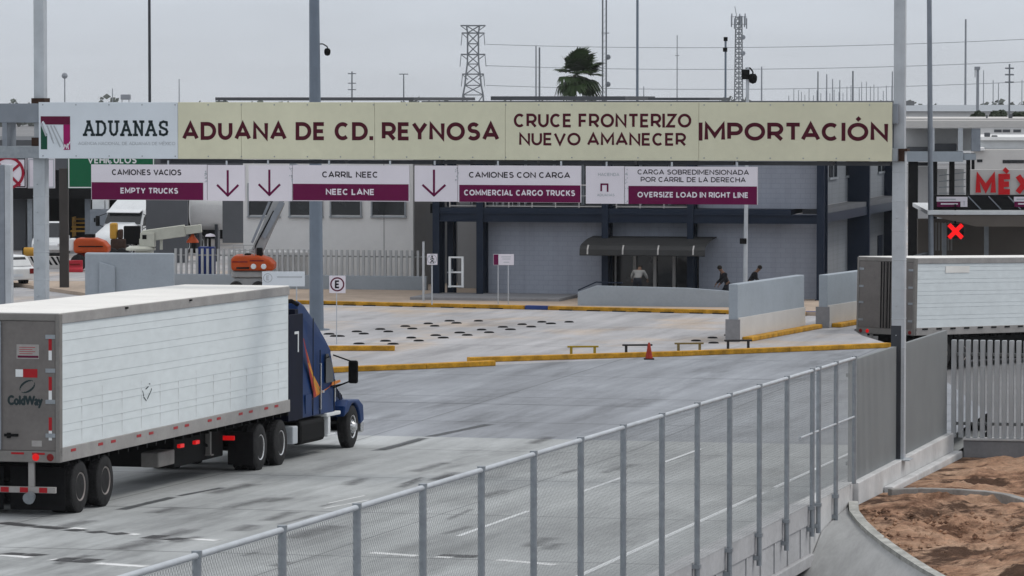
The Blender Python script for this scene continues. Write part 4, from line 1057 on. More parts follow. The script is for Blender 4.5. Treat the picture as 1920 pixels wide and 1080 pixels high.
while x < -.3:
    mb = MB(); mb.box(x, min(x + 2.2, -.2), -.15, .15, gz(307, 500), gz(300, 500)); mb.build('walk_grid', M['roof_grey'], gan); x += 2.28

def board(name, label, cat, x0, y0, x1, y1, yo, group=None):
    a = gx(x0, y1); b = gx(x1, y1); zb = GP.z(y1, (x0 + x1) / 2); zt = GP.z(y0, (x0 + x1) / 2)
    cx = (a + b) / 2
    org = GO + GP.dx * cx + GP.dy * yo; org.z = zb
    r = thing(name, label, cat, org, -TH, group)
    return r, (lambda px, py=(y0 + y1) / 2: gx(px, py) - cx), (lambda py, px=(x0 + x1) / 2: GP.z(py, px) - zb)

big, X, Z = board('customs_sign', 'very long white and beige customs sign board with maroon lettering across the gantry', 'sign', 72, 192, 1672, 300, -.40)
def quadpx(mb, x0, y0, x1, y1, ya, yb, mi=0):       # panel following the picture's slope of the sign
    mb.box(X(x0), X(x1), yb, ya, Z(y1, (x0 + x1) / 2), Z(y0, (x0 + x1) / 2), mi)
zt_, zb_ = Z(192, 960), Z(300, 960)
zt_ = (Z(192.5, 100) + Z(191, 1650)) / 2; zb_ = (Z(296.5, 100) + Z(303, 1650)) / 2
mb = MB(); mb.box(X(72), X(333) - .003, 0, .10, zb_, zt_); mb.build('white_panel', M['sign_white'], big, bevel=.008)
for a, b in ((333, 452), (452, 702), (702, 947), (947, 1310), (1310, 1672)):
    mb = MB(); mb.box(X(a) + .002, X(b) - .002, 0, .10, zb_, zt_); mb.build('beige_panel', M['sign_beige'], big, bevel=.008)
for px in list(range(80, 1670, 62)):
    mb = MB()
    for zz in (zb_ + .06, zt_ - .06): mb.cyl((X(px), 0, zz), (X(px), -.008, zz), .016, n=8)
    mb.build('bolt', M['galv'], big)
mb = MB(); mb.box(X(72), X(1672), .101, .14, zb_ + .1, zt_ - .1); mb.build('backing', M['steel_grey'], big)
for s_, x0, y0, x1, y1, bo, nm in (('ADUANA DE CD. REYNOSA', 341, 229, 936, 263, .016, 'maroon_letter'), ('CRUCE FRONTERIZO', 963, 213, 1296, 239, .010, 'maroon_letter'),
                                   ('NUEVO AMANECER', 973, 249, 1286, 273, .010, 'maroon_letter'), ('IMPORTACIÓN', 1310, 230, 1665, 264, .016, 'maroon_letter')):
    mb = MB(); xm = (x0 + x1) / 2
    letters(mb, s_, X(x0), X(x1), Z(y1, xm), Z(y0, xm), -.004, bo); mb.build('lettering', M[nm], big, recalc=False)
mb = MB()                                    # slab-serif word
G = {'A': [[(0, 0), (.5, 1), (1, 0)], [(.2, .36), (.8, .36)], [(-.12, 0), (.22, 0)], [(.78, 0), (1.12, 0)], [(.3, 1), (.6, 1)]],
     'D': [[(.12, 0), (.12, 1), (.55, 1), (.85, .82), (.96, .5), (.85, .18), (.55, 0), (.12, 0)], [(-.08, 0), (.3, 0)], [(-.08, 1), (.3, 1)]],
     'U': [[(.12, 1), (.12, .3), (.28, .06), (.5, 0), (.72, .06), (.88, .3), (.88, 1)], [(-.08, 1), (.32, 1)], [(.68, 1), (1.08, 1)]],
     'N': [[(.14, 0), (.14, 1), (.88, 0), (.88, 1)], [(-.06, 0), (.34, 0)], [(-.08, 1), (.2, 1)], [(.68, 1), (1.08, 1)]],
     'S': [[(.88, .72), (.86, .95), (.5, 1), (.18, .92), (.1, .74), (.22, .58), (.5, .5), (.8, .41), (.92, .25), (.84, .08), (.5, 0), (.12, .06), (.1, .3)]]}
x0, x1 = X(155), X(318); nlet = 7; cw = (x1 - x0) / nlet
for i, ch in enumerate('ADUANAS'): strokes(mb, G[ch], x0 + cw * (i + .14), Z(253, 235), cw * .70, Z(228, 235) - Z(253, 235), -.004, .058)
mb.build('lettering', M['dark_text'], big, recalc=False)
mb = MB(); letters(mb, 'AGENCIA NACIONAL DE ADUANAS DE MÉXICO', X(146), X(328), Z(272, 236), Z(266, 236), -.004, -.004); mb.build('lettering', M['grey_text'], big, recalc=False)
mb = MB(); mb.box(X(76), X(131), -.006, -.0005, Z(233.5, 100), Z(218, 100)); mb.build('emblem', M['logo_maroon'], big)
mb = MB(); mb.box(X(118.5), X(131), -.006, -.0005, Z(281, 125), Z(233.6, 125)); mb.build('emblem', M['logo_magenta'], big)
mb = MB(); mb.add([(X(76), -.004, Z(280, 80)), (X(88), -.004, Z(280, 80)), (X(88), -.004, Z(252, 80)), (X(76), -.004, Z(234, 80))], [(0, 1, 2, 3)]); mb.build('emblem', M['logo_green'], big)
for a, b, wd, mt in (((77, 232), (86, 254), .045, 'grey_text'), ((80, 229), (103, 268), .05, 'sign_white'), ((88, 236), (100, 268), .035, 'grey_text'), ((95, 236), (112, 275), .035, 'grey_text'), ((101, 236), (118, 270), .03, 'grey_text')):
    mb = MB(); strokes(mb, [[(X(a[0]), Z(a[1], 95)), (X(b[0]), Z(b[1], 95))]], 0, 0, 1, 1, -.008, wd); mb.build('emblem_stripe', M[mt], big, recalc=False)
mb = MB(); strokes(mb, [[(X(119), Z(279, 95)), (X(121), Z(271, 95)), (X(124), Z(276, 95)), (X(126), Z(270, 95)), (X(128), Z(279, 95))], [(X(124), Z(278, 95)), (X(131), Z(266, 95))]], 0, 0, 1, 1, -.009, .025); mb.build('emblem_stripe', M['lane_white'], big, recalc=False)

def lane_sign(label, x0, y0, x1, y1, tiles):
    global X, Z
    r, X, Z = board('lane_sign', label, 'sign', x0, y0, x1, y1, -.46, 'lane signs hanging under the gantry')
    n_ = 0
    for t in tiles:
        k = t[0]
        if k == 'board':
            mb = MB(); mb.box(X(t[1]), X(t[3]), 0, .05, Z(t[4], (t[1] + t[3]) / 2), Z(t[2], (t[1] + t[3]) / 2)); mb.build('board', M['lane_white'], r, bevel=.006)
        elif k == 'panel':
            mb = MB(); mb.box(X(t[1]), X(t[3]), -.005, -.0005, Z(t[4], (t[1] + t[3]) / 2), Z(t[2], (t[1] + t[3]) / 2)); mb.build('panel', M['maroon_panel'], r)
        elif k in ('text', 'white'):
            mb = MB(); xm = (t[2] + t[4]) / 2
            letters(mb, t[1], X(t[2]), X(t[4]), Z(t[5], xm), Z(t[3], xm), -.003 if k == 'text' else -.008, t[6] if len(t) > 6 else .006)
            mb.build('lettering', M[t[7] if len(t) > 7 else ('black_text' if k == 'text' else 'lane_white')], r, recalc=False)
        elif k == 'arrow':
            a, b, c, d = t[1:5]; m_ = (a + c) / 2; mb = MB(); wd = .052
            strokes(mb, [[(X(m_), Z(b)), (X(m_), Z(d - 4))]], 0, 0, 1, 1, -.003, wd)
            strokes(mb, [[(X(a + 1), Z(d - 21)), (X(m_), Z(d - 2)), (X(c - 1), Z(d - 21))]], 0, 0, 1, 1, -.0035, wd); mb.build('arrow', M['maroon_panel'], r, recalc=False)
        elif k == 'speck':
            mb = MB(); rr = random.Random(int(t[1]))
            for _ in range(16):
                px, py = rr.uniform(t[1], t[3]), rr.uniform(t[2], t[4]); mb.box(X(px), X(px + 1.6), -.003, -.0005, Z(py + 2.2), Z(py))
            mb.build('pattern', M['grey_text'], r)
    mb = MB()
    for px in (x0 + (x1 - x0) * .12, x0 + (x1 - x0) * .5, x0 + (x1 - x0) * .88): mb.box(X(px) - .02, X(px) + .02, .012, .04, Z(y0) + .002, Z(y0) + .10)
    mb.build('hanger', M['galv_light'], r)
    return r
lane_sign('white and maroon lane sign for empty trucks with a down arrow on its right', 172, 309, 460, 375.5,
          [('board', 172, 308.5, 389, 375), ('board', 390, 309.5, 460, 376.5), ('panel', 173, 342, 382, 374.5), ('text', 'CAMIONES VACIOS', 211, 317.5, 341, 328.5), ('white', 'EMPTY TRUCKS', 227, 352, 335, 363, .018), ('arrow', 408, 320, 448, 368), ('speck', 384, 312, 388, 340)])
lane_sign('white and maroon NEEC lane sign with a down arrow on its left', 467, 309, 768, 377,
          [('board', 467, 310, 548.5, 377), ('board', 549.5, 310, 768, 377.5), ('panel', 550, 345, 767, 376), ('text', 'CARRIL NEEC', 605, 321.5, 710, 333), ('white', 'NEEC LANE', 612, 354, 703, 365.5, .018), ('arrow', 486, 320, 526, 368), ('speck', 543, 312, 549, 340)])
lane_sign('white and maroon lane sign for loaded cargo trucks with a down arrow on its left', 778, 310, 1090, 379,
          [('board', 778, 310.5, 858.5, 378), ('board', 859.5, 310.5, 1090, 379.5), ('panel', 862, 347, 1089, 379), ('text', 'CAMIONES CON CARGA', 880, 322.5, 1070, 333.5), ('white', 'COMMERCIAL CARGO TRUCKS', 871, 356, 1079, 367, .018), ('arrow', 793, 320, 836, 369), ('speck', 854, 313, 860, 342)])
lane_sign('white and maroon oversize load lane sign with a small emblem on its left', 1099, 312, 1421, 383,
          [('board', 1099, 311.5, 1171, 382), ('board', 1172, 312.5, 1421, 383), ('panel', 1179, 349, 1420, 383), ('text', 'CARGA SOBREDIMENSIONADA', 1196, 318, 1405, 327.5, .004), ('text', 'POR CARRIL DE LA DERECHA', 1202, 332, 1399, 341.5, .004),
           ('white', 'OVERSIZE LOAD IN RIGHT LINE', 1196, 360, 1404, 370.5, .018), ('text', 'HACIENDA', 1122, 324, 1162, 330, 0, 'grey_text'), ('text', 'ADUANAS', 1120, 363, 1153, 368, 0, 'grey_text'), ('speck', 1171, 314, 1177, 380)])
mb = MB(); strokes(mb, [[(X(1128), Z(358)), (X(1128), Z(346)), (X(1140), Z(346)), (X(1140), Z(359))]], 0, 0, 1, 1, -.004, .04)
sgn = [o for o in COL.objects if o.name.startswith('lane_sign')][-1]
mb.build('emblem', M['maroon_panel'], sgn, recalc=False)
# ------------------------------------------------------------------ customs office building
def pbox(mb, PL, x0, y0, x1, y1, ya, yb, mi=0):
    xm, ym = (x0 + x1) / 2, (y0 + y1) / 2
    mb.box(PL.x(x0, ym), PL.x(x1, ym), ya, yb, PL.z(y1, xm) - PL.O.z, PL.z(y0, xm) - PL.O.z, mi)
    return mb
BO = Vector((12.98, 171.2, 0))
B0 = Plane(BO, -TH, 0.0); B1 = Plane(BO, -TH, 1.0); BR = Plane(BO, -TH, -3.2)
bld = thing('customs_building', 'two storey grey office building with navy steel columns and a dark entrance awning', 'building', BO, -TH)
xl = B0.x(811, 470)
ZBm, ZTm = 3.36, 3.74
def col(px0, px1, y0=0.0, dep=1.0, zb=.15, zt=8.3):
    mb = MB(); a, b = B0.x(px0, 480), B0.x(px1, 480)
    mb.box(a, b, y0, y0 + .06, zb, zt); mb.box(a, b, y0 + dep - .06, y0 + dep, zb, zt); mb.box((a + b) / 2 - .05, (a + b) / 2 + .05, y0 + .06, y0 + dep - .06, zb, zt)
    mb.box(a - .06, b + .06, y0 - .06, y0 + dep + .04, zb - .05, zb + .04)
    return mb.build('column', M['navy'], bld)
for a, b in ((811, 823.5), (893, 905.5), (1128, 1140), (1288, 1299.5), (1531, 1545)): col(a, b)
col(825.5, 837, 1.2, .6)
zS = [(xl, -.25)]
mb = MB(); mb.box(xl + .3, -.1, .10, .30, ZBm, ZTm); mb.box(xl + .3, -.1, .02, .38, ZTm - .04, ZTm + .002); mb.box(xl + .3, -.1, .02, .38, ZBm - .002, ZBm + .04); mb.build('beam', M['navy'], bld)
mb = MB(); mb.box(xl + .1, -1.3, .06, 9, ZTm + .004, ZTm + .22); mb.build('balcony_floor', M['navy'], bld)
mb = MB(); mb.box(xl + .3, -.1, .10, .30, 7.0, 7.3); mb.build('upper_beam', M['navy'], bld)
# ground floor walls
def wall(px0, px1, z0, z1, m, nm='wall', y=1.02, th=.2):
    mb = MB(); mb.box(B1.x(px0, 480), B1.x(px1, 480), y, y + th, z0, z1); return mb.build(nm, M[m], bld)
wall(905, 1128, .1, ZTm, 'block_wall'); wall(1128.3, 1310, 2.12, ZTm, 'block_wall'); wall(1310.3, 1548, .1, ZTm, 'block_wall')
wall(1310, 1548, ZTm + .23, 8.3, 'block_wall')
wall(790, 930, .1, ZTm, 'annex_grey', y=7.5)
# upper storey behind the balcony: wall with a strip of dark windows
mb = MB(); mb.box(xl + .2, B1.x(1310, 480) - .02, 4.0, 4.2, ZTm + .23, 8.3); mb.build('wall', M['annex_grey'], bld)
mb = MB(); mb.box(B1.x(1310, 480) - .2, B1.x(1310, 480) - .01, 1.25, 4.0, ZTm + .23, 8.3); mb.build('wall', M['block_wall'], bld)
for i in range(9):
    a = xl + .7 + i * 1.28
    if a > B1.x(1310, 480) - 1.4: break
    mb = MB(); mb.box(a, a + 1.15, 3.93, 3.998, ZTm + .3, 6.4); w_ = mb.build('window', M['glass'], bld)
    mb = MB(); mb.box(a - .05, a, 3.90, 3.998, ZTm + .25, 6.45); mb.box(a + 1.15, a + 1.2, 3.90, 3.998, ZTm + .25, 6.45); mb.box(a, a + 1.15, 3.90, 3.998, 6.40, 6.45); mb.build('frame', M['galv'], w_)
# balcony railing
mb = MB(); za = ZTm + .23
for a, b in ((840, 892), (907, 1127), (1153, 1287)):
    xa, xb = B0.x(a, 390), B0.x(b, 390)
    mb.box(xa, xb, .30, .34, za + .04, za + .08); mb.box(xa, xb, .30, .34, za + .95, za + 1.0); mb.box(xa, xb, .30, .34, za + .5, za + .53)
    k = int((xb - xa) / .92)
    for i in range(k + 1): x = xa + (xb - xa) * i / max(1, k); mb.box(x - .022, x + .022, .295, .345, za, za + .95)
mb.build('railing', M['rib_light'], bld)
mb = MB(); rr = random.Random(5)
for i in range(7):
    x = B0.x(862 + 15 * i, 390); mb.box(x, x + .30, 2.0 + .2 * (i % 2), 2.5, za + .38, za + .46); mb.box(x, x + .30, 2.46, 2.52, za + .46, za + .9)
    for q in (.02, .26): mb.box(x + q, x + q + .03, 2.05 + .2 * (i % 2), 2.08 + .2 * (i % 2), za, za + .38)
mb.build('terrace_seats', M['white_paint'], bld)
# roof
mb = MB(); mb.box(xl - .4, .35, -.3, 26.6, 8.3, 8.52); mb.build('roof', M['roof_grey'], bld)
mb = MB(); pbox(mb, B0, 915, 180.5, 1168, 188, .5, 7); mb.build('roof_housing', M['roof_grey'], bld)
mb = MB(); pbox(mb, B0, 1198, 183, 1315, 188, 2, 7); mb.build('roof_housing', M['roof_grey'], bld)
# plinth, entrance, awning, ramp
mb = MB(); mb.box(xl - .15, B0.x(1080, 560), -3.3, 1.0, -.05, .27); mb.build('plinth', M['base_wall'], bld, bevel=.02)
xa, xb = B1.x(1128.5, 510), B1.x(1310, 510)
mb = MB(); mb.box(xa, xb, 1.35, 1.4, .3, 2.11); mb.build('entrance_glass', M['glass'], bld)
mb = MB(); mb.box(xa - .02, xb + .02, 1.0, 1.32, 2.03, 2.118)
for px in (1152, 1188, 1226, 1262): x = B1.x(px, 510); wq = .03 if px == 1152 else .065; mb.box(x - wq, x + wq, 1.2, 1.32, .3, 2.03)
mb.build('entrance_frame', M['rib_light'], bld)
AW = Plane(BO, -TH, -1.7)
x0, x1 = AW.x(1087, 470), AW.x(1322, 470)
prof = [(1.0, 2.76), (-.2, 2.68), (-1.4, 2.50), (-1.62, 2.42), (-1.74, 2.28), (-1.76, 2.06)]
pr2 = prof + [(p[0] + .03, p[1] - .04) for p in reversed(prof)]
mb = MB(); mb.prism(pr2, x0, x1); aw = mb.build('awning', M['awning'], bld)
mb = MB()
for px in (1102, 1168, 1234, 1300):
    x = AW.x(px, 470); mb.prism([(-1.78, 2.08), (-1.76, 2.29), (-1.58, 2.47), (-1.55, 2.45), (-1.725, 2.285), (-1.745, 2.08)], x - .03, x + .03)
mb.build('awning_rib', M['rib_light'], aw)
RW = Plane(BO, -TH, -6.3)
pl = []
for px, py in ((1083, 548), (1117, 535.5), (1290, 540), (1388, 547.5), (1388, 582), (1083, 570)):
    q = RW.p(px, py); pl.append((q[0], q[1]))
pl[-1] = (pl[-1][0], .1); pl[-2] = (pl[-2][0], .1)
mb = MB(); mb.prism([(x, z) for x, z in pl], -6.3, -6.1, 'y'); mb.build('ramp_wall', M['concrete_wall'], bld, bevel=.02)
mb = MB(); a = pl[0]; b = pl[1]; mb.bar((a[0], -6.2, a[1] + .08), (b[0], -6.2, b[1] + .14), .05); mb.bar((b[0], -6.2, b[1] + .14), (b[0] + 1.1, -6.2, b[1] + .12), .05); mb.build('handrail', M['navy'], bld)
mb = MB(); mb.box(pl[0][0] + .3, pl[3][0], -6.09, 1.3, .1, .25); mb.build('ramp_floor', M['base_wall'], bld)
# flank of the building
SB = Plane(BO, -TH + math.pi / 2); SB.dy = -SB.dy
for d in (14.2, 26.0):
    mb = MB(); mb.box(-1.0, .0, d - .14, d + .14, -.2, 8.3); mb.build('column', M['navy'], bld)
mb = MB(); mb.box(-.30, -.10, .5, 26, ZBm, ZTm); mb.build('beam', M['navy'], bld)
mb = MB(); mb.box(-1.25, -1.0, 1.3, 26.2, -.2, ZTm + .0); mb.build('wall', M['block_wall_flank'], bld)
mb = MB(); mb.box(-1.25, -1.0, 1.3, 26.2, ZTm + .23, 8.3); mb.build('wall', M['block_wall_flank'], bld)
mb = MB(); mb.box(-1.0, -.14, 1.3, 26.2, ZTm + .002, ZTm + .22); mb.build('balcony_floor', M['roof_grey'], bld)
SW = Plane(BO + B0.dx * -1.0, -TH + math.pi / 2); SW.dy = -SW.dy
for a, b in ((1554, 1568), (1586, 1613), (1646, 1656), (1664, 1673), (1684, 1694)):
    ya, yb = SW.x(a, 330), SW.x(b, 330)
    mb = MB(); mb.box(-.999, -.96, ya, yb, 5.15, 6.5); w_ = mb.build('window', M['glass'], bld)
    mb = MB(); mb.box(-.96, -.94, (ya + yb) / 2 - .05, (ya + yb) / 2 + .05, 5.15, 6.5); mb.box(-.999, -.92, ya - .1, yb + .1, 5.05, 5.148); mb.build('frame', M['galv'], w_)
for a, b in ((1645, 1652), (1662, 1670)):
    mb = MB(); mb.box(-.999, -.95, SW.x(a, 470), SW.x(b, 470), .1, 2.1); mb.build('door', M['navy'], bld)
mb = MB(); mb.cyl((-.93, SW.x(1598, 400), .1), (-.93, SW.x(1598, 400), 8), .05, n=8); mb.build('downpipe', M['steel_grey'], bld)

# ------------------------------------------------------------------ white annex
AO = at(775, 540, 184); AO.z = 0
AP = Plane(AO, -TH)
ann = thing('white_annex', 'white two storey annex with a row of small dark windows behind the bar fence', 'building', AO, -TH)
xl = AP.x(456, 420)
mb = MB(); mb.box(xl, 0, 0, 10, 0, 8.35); mb.build('wall', M['annex_white'], ann)
mb = MB(); mb.box(.002, .05, .05, 10, 0, 8.3); mb.build('side_shade_skin', M['annex_grey'], ann)  # grey skin paints the shade on this side of the white annex
mb = MB(); pbox(mb, AP, 411, 182.5, 782, 188.5, -.6, 11); mb.build('roof', M['roof_grey'], ann)
for a, b in ((468, 522), (545, 603), (622, 676), (699, 759)):
    mb = MB(); pbox(mb, AP, a, 346, b, 403, -.03, .0 - .002); w_ = mb.build('window', M['glass'], ann)
    mb = MB(); x0, x1 = AP.x(a, 400), AP.x(b, 400); zb, zt = AP.z(403, (a + b) / 2), AP.z(346, (a + b) / 2)
    mb.box(x0 - .07, x0 - .002, -.09, -.002, zb - .06, zt + .06); mb.box(x1 + .002, x1 + .07, -.09, -.002, zb - .06, zt + .06); mb.box(x0, x1, -.07, -.002, zt, zt + .06); mb.box(x0 - .1, x1 + .1, -.12, -.002, zb - .12, zb - .062); mb.build('frame', M['galv'], w_)
mb = MB()
for px in (585, 720): x = AP.x(px, 430); mb.box(x - .015, x + .015, -.012, -.002, 0, 8.3)
mb.build('joint', M['annex_grey'], ann)
mb = MB(); pbox(mb, AP, 786, 384, 806, 402, 2.0, 2.1); mb.build('side_window', M['glass'], ann)
lw = thing('garden_wall', 'low white wall standing behind the orange boom lift and the bar fence', 'wall', (at(502, 520, 182.6).x, 182.6, 0), -TH)
LP = Plane(lw.location, -TH); mb = MB(); pbox(mb, LP, 431, 470, 575, 530, 0, .25); mb.build('wall_slab', M['annex_white'], lw, bevel=.08)

# bar fence on a concrete base, left of the building
FO = at(800, 545, 180.5); FO.z = 0
FP = Plane(FO, -TH)
fl = thing('bar_fence', 'long low bar fence on a grey base wall in front of the white annex', 'fence', FO, -TH)
xa, xm_, xb = FP.x(326, 490), FP.x(450, 490), 0.0
zb, zt = FP.z(516, 560), FP.z(468, 560)
mb = MB(); mb.box(xa, xb, 0, .25, 0, zb); mb.build('base_wall', M['concrete_wall'], fl, bevel=.02)
mb = MB(); bar_run(mb, (xa + .05, .12), (xb, .12), zb, zb, zt - zb, .25, .105, .08); mb.build('bars', M['bar_light'], fl)
mb = MB(); mb.box(xa, xb, .16, .2, zt - .32, zt - .26); mb.build('cross_rail', M['bar_grey'], fl)
# grey wall with rounded end
WO = at(158, 545, 172); WO.z = 0
WPn = Plane(WO, 0.03)
gw = thing('grey_wall', 'smooth blue grey concrete wall with a rounded end and a recessed panel, left of the bar fence', 'wall', WO, .03)
x1 = WPn.x(327, 500); z1 = WPn.z(475, 250)
mb = MB(); R_ = .5
pl = [(0 + R_ - R_ * math.cos(t), -R_ * math.sin(t) + R_) for t in [i * math.pi / 16 for i in range(9)]] + [(x1, 0), (x1, .3), (0, 1.2)]
mb.prism(pl, 0, z1, 'z'); mb.build('wall_slab', M['concrete_wall'], gw, smooth=True, bevel=.05)
mb = MB(); a, b = WPn.x(186, 500), WPn.x(216, 500); mb.prism([(a, .0), (a, z1 - .35), (b, z1 - .55), (b, 0)], -.12, -.004, 'y'); mb.build('buttress', M['concrete_wall'], gw, bevel=.03)

# ------------------------------------------------------------------ small signs and gate by the building
def post_sign(name, label, px0, py0, px1, py1, ybase, Z, posts, board_m, draw=None, sz=.03):
    O = at((px0 + px1) / 2, py1, Z); zb = O.z; O.z = 0.14 if Z > 160 else 0.0
    PL = Plane(O, 0.0); r = thing(name, label, 'sign', O, 0)
    z0, z1 = PL.z(py1, px0) - O.z, PL.z(py0, px0) - O.z
    for px in posts:
        mb = MB(); x = PL.x(px, py1); mb.cyl((x, .03, 0), (x, .03, z1 - .05), sz, n=10); mb.build('post', M['galv_light'], r, smooth=True)
    mb = MB(); mb.box(PL.x(px0), PL.x(px1), -.03, -.005, z0, z1); mb.build('board', M[board_m], r, bevel=.006)
    if draw: draw(r, PL, O)
    return r
def ring(mb, cx, cz, R, wd, y, n=28):
    for i in range(n):
        a, b = 2 * math.pi * i / n, 2 * math.pi * (i + 1) / n
        mb.add([(cx + R * math.cos(a), y, cz + R * math.sin(a)), (cx + R * math.cos(b), y, cz + R * math.sin(b)), (cx + (R - wd) * math.cos(b), y, cz + (R - wd) * math.sin(b)), (cx + (R - wd) * math.cos(a), y, cz + (R - wd) * math.sin(a))], [(0, 1, 2, 3)])
def dE(r, PL, O):
    mb = MB(); cx, cz = PL.x(632), PL.z(533, 632) - O.z; ring(mb, cx, cz, .25, .05, -.034); mb.build('ring', M['logo_maroon'], r, recalc=False)
    mb = MB(); letters(mb, 'E', cx - .085, cx + .09, cz - .14, cz + .14, -.034, .02); mb.build('lettering', M['black_text'], r, recalc=False)
post_sign('parking_sign', 'small square sign with a circled letter E beside the blue mast', 617, 517, 647.5, 549.5, 650, 143, (631,), 'lane_white', dE, .018)
def dP(r, PL, O):
    cx, cz = PL.x(810), PL.z(486, 810) - O.z; mb = MB(); ring(mb, cx, cz, .20, .03, -.034); q = .14
    strokes(mb, [[(cx - q, cz + q), (cx + q, cz - q)]], 0, 0, 1, 1, -.0345, .03); mb.build('ring', M['grey_text'], r, recalc=False)
    mb = MB(); strokes(mb, [[(cx - .0, cz + .08), (cx, cz - .03), (cx - .06, cz - .15)], [(cx, cz - .03), (cx + .06, cz - .15)], [(cx - .06, cz - .01), (cx, cz + .06), (cx + .07, cz)]], 0, 0, 1, 1, -.034, .04)
    strokes(mb, [[(cx - .015, cz + .12), (cx + .015, cz + .12)]], 0, 0, 1, 1, -.034, .06); mb.build('pictogram', M['black_text'], r, recalc=False)
post_sign('pedestrian_sign', 'white sign with a crossed out walking figure before the left navy column', 800.5, 476, 820, 496.5, 565, 168, (810,), 'lane_white', dP, .03)
def dI(r, PL, O):
    mb = MB(); mb.box(PL.x(925.5), PL.x(934.5), -.034, -.0305, PL.z(496.5, 930) - O.z, PL.z(477, 930) - O.z); mb.build('panel', M['maroon_panel'], r)
    mb = MB()
    for a, b, y in ((940, 958, 481), (942, 957, 485), (944, 955, 491)): mb.box(PL.x(a), PL.x(b), -.033, -.0305, PL.z(y + 1.2, 950) - O.z, PL.z(y, 950) - O.z)
    mb.build('lettering', M['grey_text'], r)
post_sign('info_sign', 'wide white sign with a maroon left end on two thin posts before the grey wall', 925, 476.5, 963.5, 497, 570, 167.5, (934, 953), 'lane_white', dI, .022)
def dB(r, PL, O):
    cx, cz = PL.x(501.5), PL.z(521, 501) - O.z; mb = MB(); ring(mb, cx, cz, .19, .03, -.034); mb.build('ring', M['grey_text'], r, recalc=False)
    mb = MB(); letters(mb, 'E', cx - .06, cx + .07, cz - .10, cz + .10, -.034, .01); mb.build('lettering', M['grey_text'], r, recalc=False)
    mb = MB(); mb.box(PL.x(519), PL.x(566), -.034, -.0305, PL.z(520.5, 540) - O.z, PL.z(518, 540) - O.z); mb.build('stripe', M['grey_text'], r)
post_sign('parking_sign', 'wide pale grey sign with a faint circled E behind the trailer roof', 491, 509, 571, 537, 560, 168, (505, 556), 'sign_white', dB, .03)
GO_ = at(854, 540, 174.0); GO_.z = .2
GPn = Plane(GO_, -TH)
gt = thing('frame_gate', 'white tubular frame gate standing between the two left navy columns', 'gate', GO_, -TH)
mb = MB()
for a, b, c, d in ((841, 481, 845, 539), (865, 481, 869, 539), (845.2, 481, 864.8, 484), (845.2, 509, 864.8, 512), (840, 535.5, 840.8, 539), (845.2, 535.5, 864.8, 538.5)): pbox(mb, GPn, a, b, c, d, 0, .08)
mb.build('frame', M['white_paint'], gt)
mb = MB(); pbox(mb, GPn, 838, 509.5, 840.8, 512, -.02, .05); pbox(mb, GPn, 846, 505, 850, 508.5, -.06, -.002); mb.build('latch', M['galv'], gt)
bp = thing('thin_post', 'thin pale post left of the crossed out walking figure sign', 'post', (at(794, 540, 171).x, 171, .1))
mb = MB(); mb.cyl((0, 0, 0), (0, 0, 2.5), .05, n=10); mb.cyl((0, 0, 2.5), (0, 0, 2.53), .06, n=10); mb.build('pole', M['galv_light'], bp, smooth=True)

# ------------------------------------------------------------------ people by the entrance
def person(label, loc, rz, J, R, top, bottom, hair=True, s=1.0):
    """one skinned body: J joint positions, R radii; the shirt and trousers are thicker skins over the same joints"""
    r = thing('person', label, 'person', loc, rz)
    def skin(name, edges, mat, grow=0.0):
        names = []
        for a, b in edges:
            for k in (a, b):
                if k not in names: names.append(k)
        me = bpy.data.meshes.new(name); me.from_pydata([J[k] for k in names], [(names.index(a), names.index(b)) for a, b in edges], [])
        o = bpy.data.objects.new(name, me); COL.objects.link(o); o.parent = r; me.materials.append(mat)
        m = o.modifiers.new('skin', 'SKIN'); m.use_smooth_shade = True
        for i, k in enumerate(names):
            v = me.skin_vertices[0].data[i]; q = R[k] + grow; v.radius = (q, q * (.72 if k in ('chest', 'waist', 'pelvis', 'ribs') else 1)); v.use_root = (i == 0)
        ss = o.modifiers.new('sub', 'SUBSURF'); ss.levels = 1; ss.render_levels = 2
        return o
    arms = [('chest', 'shL'), ('shL', 'elL'), ('elL', 'wrL'), ('chest', 'shR'), ('shR', 'elR'), ('elR', 'wrR')]
    legs = [('pelvis', 'hipL'), ('hipL', 'knL'), ('knL', 'anL'), ('anL', 'toL'), ('pelvis', 'hipR'), ('hipR', 'knR'), ('knR', 'anR'), ('anR', 'toR')]
    hands = [('wrL', 'haL'), ('wrR', 'haR')]
    skin('body', [('pelvis', 'waist'), ('waist', 'ribs'), ('ribs', 'chest'), ('chest', 'neck'), ('neck', 'jaw'), ('jaw', 'crown')] + arms + hands + legs, M['skin'])
    skin('shirt', [('pelvis', 'waist'), ('waist', 'ribs'), ('ribs', 'chest')] + [a for a in arms], top, .018)
    skin('trousers', [('pelvis', 'waist')] + [l for l in legs if 'to' not in l[1]], bottom, .014)
    if hair:
        h = Vector(J['crown']); mb = MB(); mb.lathe([(.0, .10), (.06, .085), (.098, .03), (.10, -.03), (.085, -.06)], (h.x, h.y + .012, h.z), 'z', 14); mb.build('hair', M['hair'], r, smooth=True)
    for s_, k in ((1, 'haL'), (-1, 'haR')):        # fingers
        h = Vector(J[k]); mb = MB()
        for i in range(4): mb.tube([h + Vector((-.03 + .02 * i, 0, -.02)), h + Vector((-.033 + .022 * i, -.01, -.06)), h + Vector((-.03 + .02 * i, -.025, -.09 + .01 * abs(i - 1.5)))], .009, 6)
        mb.tube([h + Vector((.035 * s_, 0, .0)), h + Vector((.05 * s_, -.02, -.04))], .010, 6); mb.build('fingers', M['skin'], r, smooth=True)
    return r
